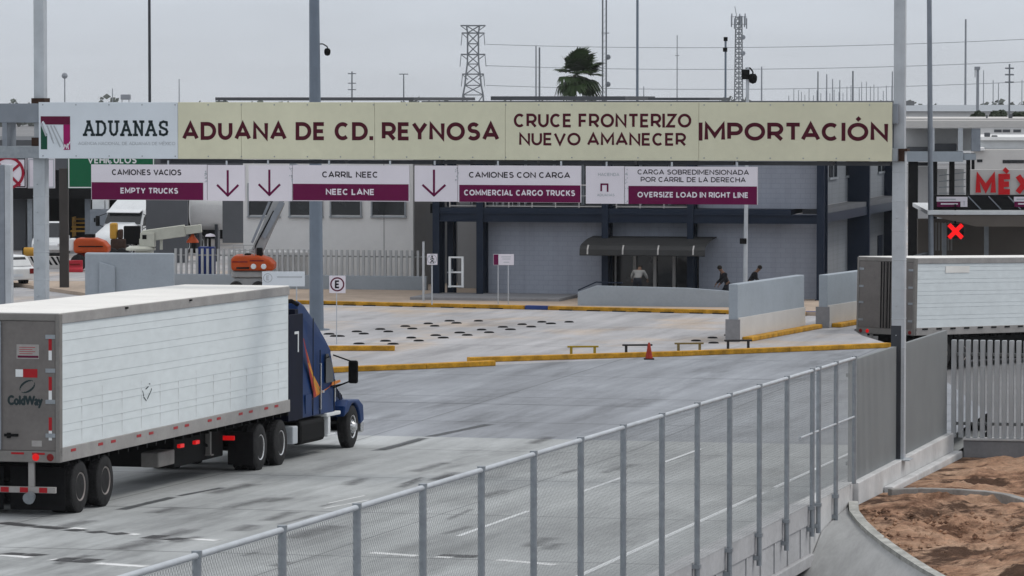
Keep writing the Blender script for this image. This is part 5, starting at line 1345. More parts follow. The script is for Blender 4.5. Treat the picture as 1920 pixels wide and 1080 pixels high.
RAD = dict(pelvis=.15, waist=.14, ribs=.15, chest=.16, neck=.055, jaw=.085, crown=.095, shL=.075, shR=.075, elL=.048, elR=.048, wrL=.034, wrR=.034, haL=.034, haR=.034,
           hipL=.10, hipR=.10, knL=.065, knR=.065, anL=.045, anR=.045, toL=.035, toR=.035)
def bent(lean, spread=.34, knee=.0, step=.0):
    s_, c_ = math.sin(lean), math.cos(lean)
    def T(h, x=0.0, f=0.0): return (x, -(h * s_) - f, .88 + h * c_)
    return dict(pelvis=(0, 0, .88), waist=T(.16), ribs=T(.32), chest=T(.46), neck=T(.60, 0, .02), jaw=T(.68, 0, .05), crown=T(.78, 0, .06),
                shL=T(.50, -.20), shR=T(.50, .20), elL=(-spread, -.46 * s_ - .06, .88 + .24 * c_), elR=(spread, -.46 * s_ - .06, .88 + .24 * c_),
                wrL=(-spread - .02, -.46 * s_ - .24, .88 + .06 * c_), wrR=(spread + .02, -.46 * s_ - .24, .88 + .06 * c_), haL=(-spread - .02, -.46 * s_ - .30, .82 + .04 * c_), haR=(spread + .02, -.46 * s_ - .30, .82 + .04 * c_),
                hipL=(-.11, 0, .84), hipR=(.11, 0, .84), knL=(-.12, -.06 - knee - step, .46), knR=(.12, -.06 - knee + step * .3, .46), anL=(-.12, .02 - step, .08), anR=(.12, .02 + step, .08), toL=(-.13, -.16 - step, .04), toR=(.13, -.16 + step, .04))
def spot(px, Z, z): q = at(px, 560, Z); return (q.x, Z, z)
q = Plane(BO, -TH, -1.2)
person('person in a pale shirt bending forward before the dark entrance doors', spot(1195, 169.2, .22), math.pi - .2, bent(.85, .30), RAD, M['shirt_pale'], M['trousers'])
person('person in black standing hunched left of the pale camera pole', spot(1365, 168.0, .08), -1.3, bent(.42, .20, .1, .1), RAD, M['shirt_black'], M['trousers'])
person('person in black half hidden behind the pale camera pole', spot(1404, 169.2, .08), 1.6, bent(.55, .20, .05, .08), RAD, M['shirt_black'], M['trousers'])
# ------------------------------------------------------------------ masts and cameras near the road
def pole(name, label, px, ytop, Z, wpx, mat, zb=0.0, cat='pole', group=None, wtop=None, base=True, tp=None):
    s_ = F / Z; q = at(px, 500, Z); zt = at(px, ytop, Z).z
    xt = (at(tp, ytop, Z).x - q.x) if tp else 0
    r = thing(name, label, cat, (q.x, Z, zb), 0, group)
    mb = MB(); mb.cyl((0, 0, 0), (xt, 0, zt - zb), wpx / s_ / 2, (wtop or wpx) / s_ / 2, n=16)
    if base: mb.cyl((0, 0, 0), (0, 0, .04), wpx / s_ * .9, n=16)
    mb.build('shaft', M[mat], r, smooth=True)
    return r, zt - zb, s_
def dome(r, z, side, reach, k=1.0):
    mb = MB(); mb.tube([(0, 0, z), (side * reach * .6, 0, z + .02 * k), (side * reach, 0, z - .12 * k), (side * reach, 0, z - .25 * k)], .03 * k)
    mb.lathe([(0, .0), (.10 * k, .0), (.16 * k, -.10 * k), (.16 * k, -.22 * k), (.12 * k, -.33 * k), (0, -.38 * k)], (side * reach, 0, z - .2 * k), 'z', 14)
    mb.build('camera', M['black'], r, smooth=True)
r, h, s_ = pole('high_mast', 'thick blue grey high mast behind the sign, passing left of the circled E sign', 593.5, -160, 152, 27, 'pole_blue', wtop=17, tp=588)
dome(r, (at(593, 83, 152).z), 1, .42, .75)
r, h, s_ = pole('camera_pole', 'pale camera pole with a black dome camera, between the ramp and the grey wall', 1397, 126, 168, 8.5, 'galv_light', wtop=6, tp=1402)
dome(r, h - .05, 1, .30, 1.1)
mb = MB(); mb.cyl((-.22, -.05, at(1390, 452, 168).z), (.05, -.05, at(1390, 452, 168).z), .12, n=10); mb.box(-.16, .16, -.12, .12, h - .5, h - .1); mb.build('junction_box', M['black'], r)
pole('light_pole', 'thin dark pole rising left of the green sign', 282, -60, 215, 6, 'pole_dark', wtop=5)
pole('light_pole', 'thin straight grey pole right of the palm tree', 1194.5, -60, 235, 5.5, 'pole_blue', wtop=4.5)
pole('light_pole', 'slim pale grey mast just right of the right gantry post', 1747, -60, 190, 10.5, 'steel_grey', zb=-1.5, wtop=9, tp=1742)
r, h, s_ = pole('light_pole', 'thin pole with two lamp heads just left of the antenna tower', 1359.5, 74, 250, 4, 'pole_blue')
mb = MB(); mb.box(-.12, .12, -.1, .1, h - .1, h + .15); mb.box(-.16, .1, -.1, .1, h - .75, h - .5); mb.build('lamp_head', M['black'], r)

# ------------------------------------------------------------------ left background
r = thing('square_column', 'pale square canopy column at the left edge, before the no turn sign', 'column', (at(-2, 500, 150).x, 150, 0), 0)
PL = Plane(r.location, 0); mb = MB(); pbox(mb, PL, -30, 309, 9, 600, .05, .8); mb.build('shaft', M['steel_grey'], r, bevel=.02)
mb = MB(); pbox(mb, PL, 9.2, 309, 20, 600, 0, .8); mb.build('corner_plate', M['galv_light'], r, bevel=.02)
def flat_sign(name, label, x0, y0, x1, y1, Z, m, draw=None, post=None, border='sign_white', postm='steel_grey'):
    O = at((x0 + x1) / 2, y1, Z); PL = Plane(O, 0); r = thing(name, label, 'sign', O, 0)
    mb = MB(); pbox(mb, PL, x0, y0, x1, y1, 0, .08); mb.build('board', M[m], r, bevel=.01)
    mb = MB(); b = 2
    for a in ((x0 + 1, y0 + 1, x1 - 1, y0 + 1 + b), (x0 + 1, y1 - 1 - b, x1 - 1, y1 - 1), (x0 + 1, y0 + 1 + b, x0 + 1 + b, y1 - 1 - b), (x1 - 1 - b, y0 + 1 + b, x1 - 1, y1 - 1 - b)): pbox(mb, PL, *a, -.012, -.001)
    mb.build('border', M[border], r)
    if post:
        mb = MB(); a, c = PL.x(post[0], 400), PL.x(post[1], 400); mb.box(a, c, .09, .09 + (c - a), (0 if True else 0) - O.z, .9); mb.build('post', M[postm], r, bevel=.01)
    if draw: draw(r, PL, O)
    return r
def dN(r, PL, O):
    cx, cz = PL.x(15, 324), PL.z(324, 15) - O.z; mb = MB(); R_ = PL.x(46, 324) - cx; ring(mb, cx, cz, R_, R_ * .17, -.02, 36)
    strokes(mb, [[(cx - R_ * .7, cz + R_ * .7), (cx + R_ * .7, cz - R_ * .75)]], 0, 0, 1, 1, -.021, R_ * .16); mb.build('ring', M['sign_red'], r, recalc=False)
    mb = MB(); strokes(mb, [[(cx + R_ * .75, cz + R_ * .55), (cx + R_ * .2, cz + .05), (cx + R_ * .2, cz - R_ * .6)]], 0, 0, 1, 1, -.019, R_ * .16); mb.build('arrow', M['sign_red'], r, recalc=False)
flat_sign('no_turn_sign', 'large square white sign with a red crossed ring at the left edge', -18, 296, 49, 352, 172, 'lane_white', dN, None, 'black_text')
flat_sign('white_sign', 'plain white framed sign partly hidden behind the left gantry post', 52, 297, 103, 353, 172.5, 'lane_white', None, None, 'grey_text')
def dV(r, PL, O):
    mb = MB(); letters(mb, 'VEHICULOS', PL.x(164), PL.x(256), PL.z(306.5, 210) - O.z, PL.z(293, 210) - O.z, -.014, .01)
    mb.build('lettering', M['white_paint'], r, recalc=False)
flat_sign('green_sign', 'green road sign reading VEHICULOS on a brown pole, behind the empty trucks sign', 127, 286, 290, 353.5, 183, 'green_sign', dV, (110.5, 127), 'white_paint', 'brown_pole')

SH = at(200, 500, 232); SH.z = 0
SHP = Plane(SH, 0.0)
shed = thing('inspection_shed', 'dark open inspection shed with grey columns in the left background', 'shed', SH, 0)
mb = MB(); pbox(mb, SHP, -200, 262, 455, 318, -1.5, 22); mb.build('roof', M['roof_grey'], shed)
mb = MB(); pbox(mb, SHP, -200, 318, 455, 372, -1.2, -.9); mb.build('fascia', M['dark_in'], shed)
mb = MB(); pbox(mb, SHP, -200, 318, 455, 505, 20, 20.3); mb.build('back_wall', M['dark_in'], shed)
mb = MB(); pbox(mb, SHP, 20, 372, 46, 492, .5, 9); mb.build('side_panel', M['roof_grey'], shed)
for a, b, m in ((53, 62, 'galv'), (160.5, 170, 'steel_grey'), (418, 457, 'pole_dark'), (275, 353, 'pole_dark')):
    SQ = SHP if a < 200 else Plane(SH, 0, -17.0)
    mb = MB(); pbox(mb, SQ, a, 300, b, 455 if a > 400 else 520, -.4 if a < 200 else -17.4, .3 if a < 200 else -17.0); mb.build('column', M[m if m != 'pole_dark' else 'roof_grey'], shed)
mb = MB()
for i, y in enumerate((412, 419, 426, 433)): pbox(mb, SHP, 128, y, 160, y + 3.2, 3 - .6 * i, 3.4 - .6 * i)
pbox(mb, SHP, 128, 409, 130, 446, 2, 3.6)
st = mb.build('steps', M['hazard_yellow'], shed)
bo = thing('grey_booth', 'blue grey box booth with a white cabinet on top, inside the dark shed', 'booth', (at(194, 500, 229).x, 229, 0))
PL = Plane(bo.location, 0); mb = MB(); pbox(mb, PL, 171, 392.5, 213, 560, -.6, 1.0); mb.build('body', M['steel_grey'], bo, bevel=.03)
mb = MB(); pbox(mb, PL, 174, 374, 197, 392, -.3, .6); pbox(mb, PL, 198.5, 374, 203, 392, -.3, .6); mb.build('cabinet', M['white_paint'], bo, bevel=.02)
mb = MB(); pbox(mb, PL, 178, 408, 181, 416, -.62, -.601); mb.build('handle', M['black'], bo)
tk = thing('storage_tank', 'large light grey horizontal tank trailer below the down arrow of the first lane sign', 'tank', (at(390, 500, 216).x, 216, 0))
PL = Plane(tk.location, 0)
a, b = PL.x(353, 400), PL.x(426, 400); zc, R_ = PL.z(396, 390), PL.z(360, 390) - PL.z(396, 390)
mb = MB(); prof = [(0, a), (R_ * .6, a), (R_ * .95, a + .1), (R_, a + .25), (R_, b - .25), (R_ * .95, b - .1), (R_ * .6, b), (0, b)]; mb.lathe(prof, (0, R_, zc), 'x', 32)
mb.build('vessel', M['annex_white'], tk, smooth=True)
mb = MB()
for x in (a + .5, b - .6): mb.box(x - .08, x + .08, .2, 1.9, 0, zc - R_ * .7)
mb.build('support', M['pole_dark'], tk)
# white lorry deep in the shed: reuse of the tractor
dr = Vector((-.42, -.907, 0)); rzw = math.atan2(-dr.x, dr.y)
P0 = at(256, 500, 224); P0.z = 0
tractor(P0 - dr * 18.4 + Vector((dr.y, -dr.x, 0)) * 1.3, rzw, 0, 'white semi truck with a tall roof fairing facing out of the dark shed', 'white_paint', False)

def car(label, O, rz, paint, name='parked_car', van=False):
    r = thing(name, label, 'car' if not van else 'pickup', O, rz)
    L, W, H = (4.3, 1.74, 1.46) if not van else (5.2, 1.9, 1.85)
    mb = MB()
    prof = [(-L / 2, .35), (-L / 2, .85), (-L / 2 + .15, .95), (-L / 2 + .2, 1.0), (L / 2 - 1.2, .95), (L / 2 - .15, .78), (L / 2, .6), (L / 2, .32)]
    arcs = []
    for c in (L / 2 - .85, -L / 2 + .85): arcs += [(c + .36 * math.cos(t), .32 + .36 * math.sin(t)) for t in [math.pi * i / 8 for i in range(9)]]
    mb.prism([(y, z) for y, z in prof] + arcs, -W / 2, W / 2); mb.build('body', M[paint], r, bevel=.05)
    y0, y1 = (-L / 2 + .12, L / 2 - 1.15) if not van else (-.2, L / 2 - 1.3)
    cb = [(y0, .96), (y0 + .25, H - .05), (y0 + .5, H), (y1 - .95, H), (y1 - .7, H - .06), (y1, .94)]
    mb = MB(); n = len(cb)
    def sx(z): return W / 2 - .04 - max(0, z - .95) * .28
    mb.add([(-sx(z), y, z) for y, z in cb] + [(sx(z), y, z) for y, z in cb], [tuple(range(n)), tuple(range(n, 2 * n))] + [(i, (i + 1) % n, n + (i + 1) % n, n + i) for i in range(n)]); mb.build('cabin', M[paint], r, bevel=.04)
    mb = MB()
    for s_ in (-1, 1):
        def Q(y, z): return (s_ * (sx(z) + .006), y, z)
        mid = (y0 + y1) / 2 - .1
        for a, b in ((y0 + .35, mid - .04), (mid + .04, y1 - .55)):
            mb.add([Q(a, 1.0), Q(b + (.35 if b > mid else 0), 1.0), Q(b - .15 * (b > mid), H - .10), Q(a + .1, H - .10)], [(0, 1, 2, 3)])
    w2 = sx(1.2) - .1
    def K(t, z0): return None
    mb.add([(-w2, y0 + .06 - .01, 1.02), (w2, y0 + .06 - .01, 1.02), (w2 - .1, y0 + .235 - .01, H - .08), (-w2 + .1, y0 + .235 - .01, H - .08)], [(0, 1, 2, 3)])
    mb.add([(-w2, y1 - .04 + .02, 1.0), (w2, y1 - .04 + .02, 1.0), (w2 - .1, y1 - .62 + .02, H - .08), (-w2 + .1, y1 - .62 + .02, H - .08)], [(0, 1, 2, 3)])
    mb.build('windows', M['glass'], r, recalc=False)
    for y in (L / 2 - .85, -L / 2 + .85):
        for s_ in (-1, 1): wheel(r, s_ * (W / 2 - .1), y, .32, .2, s_, 'galv')
    for s_ in (-1, 1):
        mb = MB(); mb.box(s_ * (W / 2 - .15) - .12, s_ * (W / 2 - .15) + .12, -L / 2 - .02, -L / 2 + .05, .62, .86); mb.build('tail_light', M['red_lens'], r, bevel=.02)
        mb = MB(); mb.box(s_ * (W / 2 - .28) - .2, s_ * (W / 2 - .28) + .2, L / 2 - .06, L / 2 + .02, .55, .70); mb.build('headlight', M['chrome'], r, bevel=.02)
    mb = MB(); mb.box(-.25, .25, -L / 2 - .015, -L / 2 - .001, .5, .62); mb.build('number_plate', M['sign_white'], r)
    return r
q = gp(-16, 538, 0); car('white hatchback with its rear towards the road, at the far left edge', q + Vector((0, 1.0, 0)), math.radians(38), 'white_paint')
q = at(96, 500, 226); car('white pickup facing out between the left gantry post and the brown pole', Vector((q.x, 226, 0.0)), math.radians(184), 'white_paint', 'pickup_cab', True)
# red water-filled barriers, striped blocks
def jersey(px0, px1, y0, y1, label, Z):
    O = at((px0 + px1) / 2, y1, Z); O.z = max(0, O.z); PL = Plane(O, 0); r = thing('plastic_barrier', label, 'barrier', O, 0)
    a, b = PL.x(px0, y1), PL.x(px1, y1); h = PL.z(y0, px0) - O.z
    mb = MB(); mb.prism([(-.3, 0), (-.28, h * .25), (-.12, h * .45), (-.1, h), (.1, h), (.12, h * .45), (.28, h * .25), (.3, 0)], a, b, 'x'); mb.build('shell', M['red_plastic'], r, bevel=.03)
    mb = MB(); mb.box(a + (b - a) * .15, a + (b - a) * .85, -.135, -.118, h * .6, h * .72); mb.build('rib', M['red_lens'], r)
jersey(33, 61, 497, 519, 'red plastic barrier right of the white hatchback', 197)
jersey(127, 155, 488, 512, 'red plastic barrier right of the brown pole', 203)
def striped(px0, px1, y0, y1, Z, label):
    O = at((px0 + px1) / 2, y1, Z); PL = Plane(O, 0); r = thing('striped_barrier', label, 'barrier', Vector((O.x, Z, 0)), 0); dzz_ = O.z
    a, b = PL.x(px0, y1), PL.x(px1, y1); zt = PL.z(y0, px0)
    mb = MB(); mb.box(a, b, 0, .3, 0, zt); mb.build('block', M['wall_white'], r, bevel=.02)
    mb = MB(); x = a
    while x < b - .12:
        zz0 = dzz_; mb.add([(x, -.004, zt), (min(b, x + .13), -.004, zt), (min(b, x + .13 + .28), -.004, zz0), (min(b - .02, x + .28), -.004, zz0)], [(0, 1, 2, 3)]); x += .28
    mb.build('stripe', M['black'], r, recalc=False)
striped(45, 66, 481, 497, 206, 'black and white striped block left of the left gantry post')
striped(84, 113, 481, 497, 206.5, 'black and white striped block right of the left gantry post')
b_ = thing('yellow_drum', 'small yellow roller drum above the striped block at the left', 'drum', at(54, 480, 207)); mb = MB(); mb.lathe([(0, -.25), (.2, -.25), (.22, -.2), (.22, .2), (.2, .25), (0, .25)], (0, 0, .22), 'x', 16); mb.build('drum', M['hazard_yellow'], b_, smooth=True)
mb = MB(); mb.lathe([(.10, -.27), (.24, -.27), (.24, -.30), (.10, -.30)], (0, 0, .22), 'x', 16); mb.build('flange', M['black'], b_)
# orange machine with a rounded cover
def lift_turret(mb, PL, x0, y0, x1, y1, dep):
    a, b = PL.x(x0, y1), PL.x(x1, y1); z0, z1 = PL.z(y1, x0) - PL.O.z, PL.z(y0, x0) - PL.O.z; h = z1 - z0
    pl = [(a, z0 + .05), (a, z1 - h * .25), (a + (b - a) * .06, z1), (a + (b - a) * .62, z1), (b - (b - a) * .12, z1 - h * .22), (b, z0 + h * .45), (b, z0 + .0), (a + .1, z0)]
    mb.prism(pl, -dep / 2, dep / 2, 'y')
r = thing('machine_cover', 'rounded orange red machine turret left of the cream crane boom', 'machine', (at(174, 485, 205).x, 205, 0))
PL = Plane(r.location, 0); mb = MB(); lift_turret(mb, PL, 141, 446, 205, 474, 1.6); mb.build('turret', M['orange_lift'], r, bevel=.12)
mb = MB(); pbox(mb, PL, 146, 474.5, 200, 492, -.6, .6); mb.build('chassis', M['red_lens'], r, bevel=.05)
mb = MB(); pbox(mb, PL, 131, 447, 140.5, 470, -.5, .5); mb.build('control_box', M['white_paint'], r, bevel=.05)
mb = MB(); pbox(mb, PL, 150, 460, 196, 462, -.83, -.81); pbox(mb, PL, 160, 439, 178, 445, -.3, .3); mb.build('trim', M['black'], r)
for px in (150, 195): mb = MB(); x = PL.x(px, 500); mb.lathe([(0, -.2), (.38, -.2), (.42, -.1), (.42, .1), (.38, .2), (0, .2)], (x, -.6, .42), 'y', 18); mb.build('wheel', M['tyre'], r, smooth=True)
# cream crane boom
r = thing('crane', 'cream crane with a long level boom on a round base, behind the grey wall', 'crane', (at(275, 470, 196).x, 196, 0))
PL = Plane(r.location, 0); mb = MB()
q0, q1 = PL.p(268, 443), PL.p(378, 428); a, c = Vector((q0[0], 0, q0[1])), Vector((q1[0], 0, q1[1]))
mb.bar(a, a + (c - a) * .72, .5, .56); mb.bar(a + (c - a) * .70, c, .38, .40); mb.build('boom', M['cream'], r, bevel=.03)
mb = MB(); pbox(mb, PL, 264, 436, 291, 463, -.35, .35); pbox(mb, PL, 262, 447, 264, 463, -.3, .3); mb.build('pedestal', M['cream'], r, bevel=.06)
mb = MB(); pbox(mb, PL, 268, 440, 276, 448, -.37, -.351); mb.build('opening', M['black'], r, bevel=.01)
mb = MB(); mb.lathe([(.0, .20), (.5, .2), (.72, .1), (.72, 0), (0, 0)], (PL.x(264, 467), 0, PL.z(469, 264)), 'z', 24); mb.box(-.5, .3, -.4, .4, 0, PL.z(469.5, 264)); mb.build('base', M['cream'], r, smooth=True)
mb = MB(); pbox(mb, PL, 300, 446, 305, 468, -.08, .08); pbox(mb, PL, 292, 446, 300, 449, -.08, .08); mb.build('stay', M['cream'], r)
mb = MB(); x, z = PL.p(361, 455); mb.lathe([(.0, .42), (.06, .42), (.12, .3), (.28, .1), (.30, 0), (0, 0)], (x, 0, z), 'z', 16); mb.cyl((x, 0, z + .4), (x, 0, z + .75), .05, n=8); mb.build('hook_block', M['orange_lift'], r, smooth=True)
# small equipment standing before the lorry
r = thing('work_machine', 'yellow and rust coloured work machine before the white semi truck', 'machine', (at(222, 470, 212).x, 212, 0)); PL = Plane(r.location, 0)
mb = MB(); pbox(mb, PL, 207, 418, 220, 448, -.4, .4); mb.build('hood', M['hazard_yellow'], r, bevel=.08)
mb = MB(); pbox(mb, PL, 209, 448, 236, 470, -.5, .5); pbox(mb, PL, 222, 430, 230, 448, -.4, .4); mb.build('body', M['rust'], r, bevel=.06)
mb = MB(); pbox(mb, PL, 231, 424, 262, 458, .2, .6); mb.build('grille', M['black'], r, bevel=.04)
for px in (212, 232): mb = MB(); mb.lathe([(0, -.15), (.4, -.15), (.45, 0), (.4, .15), (0, .15)], (PL.x(px, 480), -.55, .45), 'y', 16); mb.build('wheel', M['tyre'], r, smooth=True)
M['blue_machine'] = pmat('blue_machine', (0.012, 0.03, 0.16), 0.5, 0, 0.15, 2)
r = thing('generator', 'dark blue generator with a short mast lamp behind the left end of the bar fence', 'generator', (at(386, 500, 184).x, 184, 0)); PL = Plane(r.location, 0)
mb = MB(); pbox(mb, PL, 371, 463, 402, 520, 0, .9); mb.build('housing', M['blue_machine'], r, bevel=.05)
mb = MB(); mb.cyl((PL.x(392, 460), .4, PL.z(464, 392)), (PL.x(392, 460), .4, PL.z(445, 392)), .06, n=8); mb.build('mast', M['black'], r)
mb = MB(); mb.lathe([(0, .14), (.18, .1), (.24, 0), (0, 0)], (PL.x(393, 440), .4, PL.z(444, 393)), 'z', 14); mb.build('lamp', M['lane_white'], r, smooth=True)
mb = MB(); mb.box(-.7, .5, -.1, 1.0, .05, .12); mb.build('skid', M['black'], r)

# orange boom lift in front of the annex
r = thing('boom_lift', 'orange boom lift with a grey raised telescopic boom before the white annex', 'lift', (at(474, 500, 176).x, 176, .15)); PL = Plane(r.location, 0)
mb = MB(); lift_turret(mb, PL, 436, 478, 516, 506, 2.0); mb.build('turret', M['orange_lift'], r, bevel=.10)
mb = MB()
for a, b, y in ((437, 470, 488), (470, 500, 486)): pbox(mb, PL, a + 1, y, b - 3, y + 2.4, -1.01, -1.001)
mb.build('vent', M['red_lens'], r)
for px in (478, 497): mb = MB(); mb.lathe([(0, -.05), (.10, -.04), (.12, 0), (0, 0)], (PL.x(px, 498), -1.0, PL.z(498, px) - PL.O.z), 'y', 14); mb.build('lamp', M['sign_white'], r, smooth=True)
mb = MB(); pbox(mb, PL, 436, 507, 498, 519, -.8, .8); pbox(mb, PL, 440, 519.5, 492, 546, -.7, .7); mb.build('chassis', M['lift_grey'], r, bevel=.05)
for px in (445, 487):
    for y in (-.85, .85): mb = MB(); mb.lathe([(0, -.17), (.28, -.17), (.32, -.08), (.32, .08), (.28, .17), (0, .17)], (PL.x(px, 540), y, .32), 'y', 20); mb.build('wheel', M['tyre'], r, smooth=True)
def B3(px, py, y=0): q = PL.p(px, py); return Vector((q[0], y, q[1] - PL.O.z))
mb = MB(); mb.bar(B3(480, 476), B3(524, 378), .46, .5); mb.build('boom', M['lift_grey'], r, bevel=.03)
mb = MB(); mb.bar(B3(521, 384), B3(553, 306), .36, .38); mb.build('inner_boom', M['galv'], r, bevel=.03)
mb = MB(); mb.bar(B3(473, 455, -.2), B3(506, 378, -.2), .10); mb.bar(B3(494, 445, -.26), B3(530, 378, -.26), .16, .24); mb.build('hydraulic_arm', M['steel_grey'], r)
mb = MB(); mb.tube([B3(476, 470, -.35), B3(484, 452, -.4), B3(498, 425, -.35), B3(514, 395, -.3)], .035, 6); mb.build('hose', M['black'], r, smooth=True)
mb = MB()
for z in (.5, 1.0): q_ = B3(440, 478); mb.tube([(q_.x, -.9, q_.z + z * .45), (q_.x + .9, -.9, q_.z + z * .45)], .02, 6)
for dx in (0, .45, .9): mb.cyl((q_.x + dx, -.9, q_.z - .02), (q_.x + dx, -.9, q_.z + .46), .02, n=6)
mb.build('guard_rail', M['lift_grey'], r)
mb = MB(); pbox(mb, PL, 446, 499, 470, 502.5, -1.012, -1.002); mb.build('label_strip', M['black'], r)
mb = MB(); pbox(mb, PL, 482, 464, 493, 479, -.4, .4); pbox(mb, PL, 459, 475, 470, 479, -.3, .3); mb.build('knuckle', M['black'], r, bevel=.04)

# ------------------------------------------------------------------ right background
LZ = -1.5
EW = Vector((at(1690, 500, 212).x, 212, LZ)); EP = Plane(EW, -.06)
wk = thing('elevated_walkway', 'pale elevated inspection walkway on dark columns, right of the long sign', 'walkway', EW, -.06)
def eb(mb, *a): return pbox(mb, EP, *a)
mb = MB(); eb(mb, 1688, 226, 1980, 239, -.3, 2.4); mb.build('roof_slab', M['wall_white'], wk, bevel=.02)
mb = MB(); eb(mb, 1688, 284, 1806, 303, -.2, 2.2); eb(mb, 1806.5, 288, 1830, 300, -.1, 2.2); mb.build('deck', M['concrete_wall'], wk, bevel=.02)
mb = MB(); eb(mb, 1690, 241, 1832, 283.5, 2.0, 2.15); mb.build('back_panel', M['annex_white'], wk)
for a, b, m in ((1742.5, 1752, 'galv_light'), (1796, 1805, 'galv_light'), (1821, 1838, 'steel_grey')):
    mb = MB(); eb(mb, a, 240.5, b, 283.5, -.2, .2); mb.build('pillar', M[m], wk)
mb = MB(); eb(mb, 1703, 276, 1742, 283.5, .6, 1.9); eb(mb, 1753, 270, 1795, 283.5, .8, 1.9); mb.build('desk', M['roof_grey'], wk)
for a, b in ((1703, 1721), (1748, 1757), (1780, 1789.5), (1812, 1819), (1822, 1827)):
    mb = MB(); eb(mb, a, 303.5 if a < 1806 else 292, b, 560, .1, .6); mb.build('column', M['dark_in'], wk)
mb = MB(); eb(mb, 1722, 305, 1747, 312, 1.6, 1.8); mb.build('louvre', M['roof_grey'], wk)
mb = MB()
for k in range(5): mb.bar((EP.x(1762, 350), 1.0, EP.z(330 + k * 11, 1762) - LZ), (EP.x(1812, 350), 1.0, EP.z(324 + k * 13, 1812) - LZ), .12, .05)
mb.build('stair', M['galv_light'], wk)
mb = MB(); eb(mb, 1759, 318, 1779, 420, 2.4, 2.6); eb(mb, 1791, 318, 1811, 420, 2.4, 2.6); eb(mb, 1722, 313, 1747, 430, 2.4, 2.6); mb.build('wall_panel', M['annex_white'], wk)

MC = Vector((at(1830, 500, 190).x, 190, LZ)); MP = Plane(MC, -.05)
cn = thing('border_canopy', 'white edged border canopy with a sloping soffit under the red country letters', 'canopy', MC, -.05)
mb = MB(); pbox(mb, MP, 1738, 394.5, 2080, 402.5, -.4, 14); mb.build('roof_slab', M['white_paint'], cn, bevel=.02)
a, b = MP.x(1742, 410), MP.x(2080, 410); z1 = MP.z(403, 1800) - LZ
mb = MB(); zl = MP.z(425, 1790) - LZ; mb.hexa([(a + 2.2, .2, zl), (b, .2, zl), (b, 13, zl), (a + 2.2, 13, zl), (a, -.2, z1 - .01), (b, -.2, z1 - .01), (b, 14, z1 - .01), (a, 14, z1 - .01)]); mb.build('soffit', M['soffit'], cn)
mb = MB(); pbox(mb, MP, 1748, 366, 2080, 394, .3, .7); mb.build('parapet', M['dark_in'], cn)
mb = MB()
for px in (1830, 1868, 1905): mb.bar((MP.x(px - 14, 380), .25, MP.z(368, px) - LZ), (MP.x(px + 10, 380), .25, MP.z(393, px) - LZ), .05)
mb.build('brace', M['steel_grey'], cn)
for px in (1782, 1863, 1960):
    mb = MB(); pbox(mb, MP, px - 4, 425, px + 4, 560, 5, 5.4); mb.build('column', M['galv_light'], cn)
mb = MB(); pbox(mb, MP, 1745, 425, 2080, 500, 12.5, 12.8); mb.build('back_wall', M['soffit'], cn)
mb = MB(); zg0, zg1 = MP.z(470, 1770) - LZ, MP.z(424, 1770) - LZ
for px in range(1757, 1803, 6): pbox(mb, MP, px, 426, px + 2.8, 480, 7, 7.1)
mb.build('grille_bars', M['wall_white'], cn)
lt = thing('country_letters', 'big red MÉXICO letters on a pale panel on top of the canopy', 'sign', MC + Vector((0, 0, MP.z(366, 1870) - LZ)), -.05)
zO = MP.z(366, 1870)
mb = MB(); x0, x1 = MP.x(1820, 340), MP.x(2060, 340); mb.box(x0, x1, .35, .55, 0, MP.z(318, 1870) - zO); mb.build('panel', M['wall_white'], lt, bevel=.02)
mb = MB()
letters(mb, 'MÉXICO', MP.x(1829.5, 340), MP.x(2030, 340), MP.z(365, 1850) - zO, MP.z(326, 1850) - zO, .2, .045); mb.build('lettering', M['mexico_red'], lt, recalc=False)
for px0, lab in ((1758, 'small white and maroon lane sign on the canopy front, left one'), (1903, 'small white and maroon lane sign on the canopy front, cut by the right edge')):
    O = MC + MP.dx * MP.x(px0 + 29, 380) + MP.dy * .2; O.z = MP.z(389, px0 + 29); PL = Plane(O, -.05)
    r = thing('lane_sign', lab, 'sign', O, -.05)
    mb = MB(); pbox(mb, PL, px0 - 2, 369, px0 + 56, 378, 0, .06); pbox(mb, PL, px0 + 43, 378, px0 + 56, 388, 0, .06); mb.build('board', M['lane_white'], r, bevel=.01)
    mb = MB(); pbox(mb, PL, px0 - 1, 378.3, px0 + 42, 388, 0, .06); mb.build('panel', M['maroon_panel'], r)
    mb = MB(); pbox(mb, PL, px0 + 3, 372.5, px0 + 34, 374.5, -.01, -.001, 0); pbox(mb, PL, px0 + 6, 381, px0 + 38, 383.5, -.01, -.001, 1); pbox(mb, PL, px0 + 49, 377, px0 + 50.5, 385, -.01, -.001, 0); mb.build('lettering', [M['grey_text'], M['lane_white']], r)
for px, lab in ((1791, 'glowing red X lane signal on a black square under the left end of the canopy'),):
    O = MC + MP.dx * MP.x(px, 433) + MP.dy * -.0; O.z = MP.z(448, px); PL = Plane(O, -.05); r = thing('lane_signal', lab, 'signal', O, -.05)
    mb = MB(); pbox(mb, PL, 1776, 420, 1807, 447, -.1, .15); mb.build('housing', M['black'], r, bevel=.02)
    mb = MB(); a, c = PL.x(1781, 433), PL.x(1802, 433); z0, z1 = PL.z(444, px) - O.z, PL.z(423, px) - O.z
    strokes(mb, [[(a, z0), (c, z1)], [(a, z1), (c, z0)]], 0, 0, 1, 1, -.105, .20)
    M['red_x'] = pmat('red_x', (0.6, 0.01, 0.01), 0.4, 0, 0.05, 3, emit=(1, 0.008, 0.01, 0.75)); mb.build('lit_cross', M['red_x'], r, recalc=False)
    mb = MB(); mb.box(-.04, .04, .0, .08, z1 + .1, z1 + 1.0); mb.build('hanger', M['black'], r)
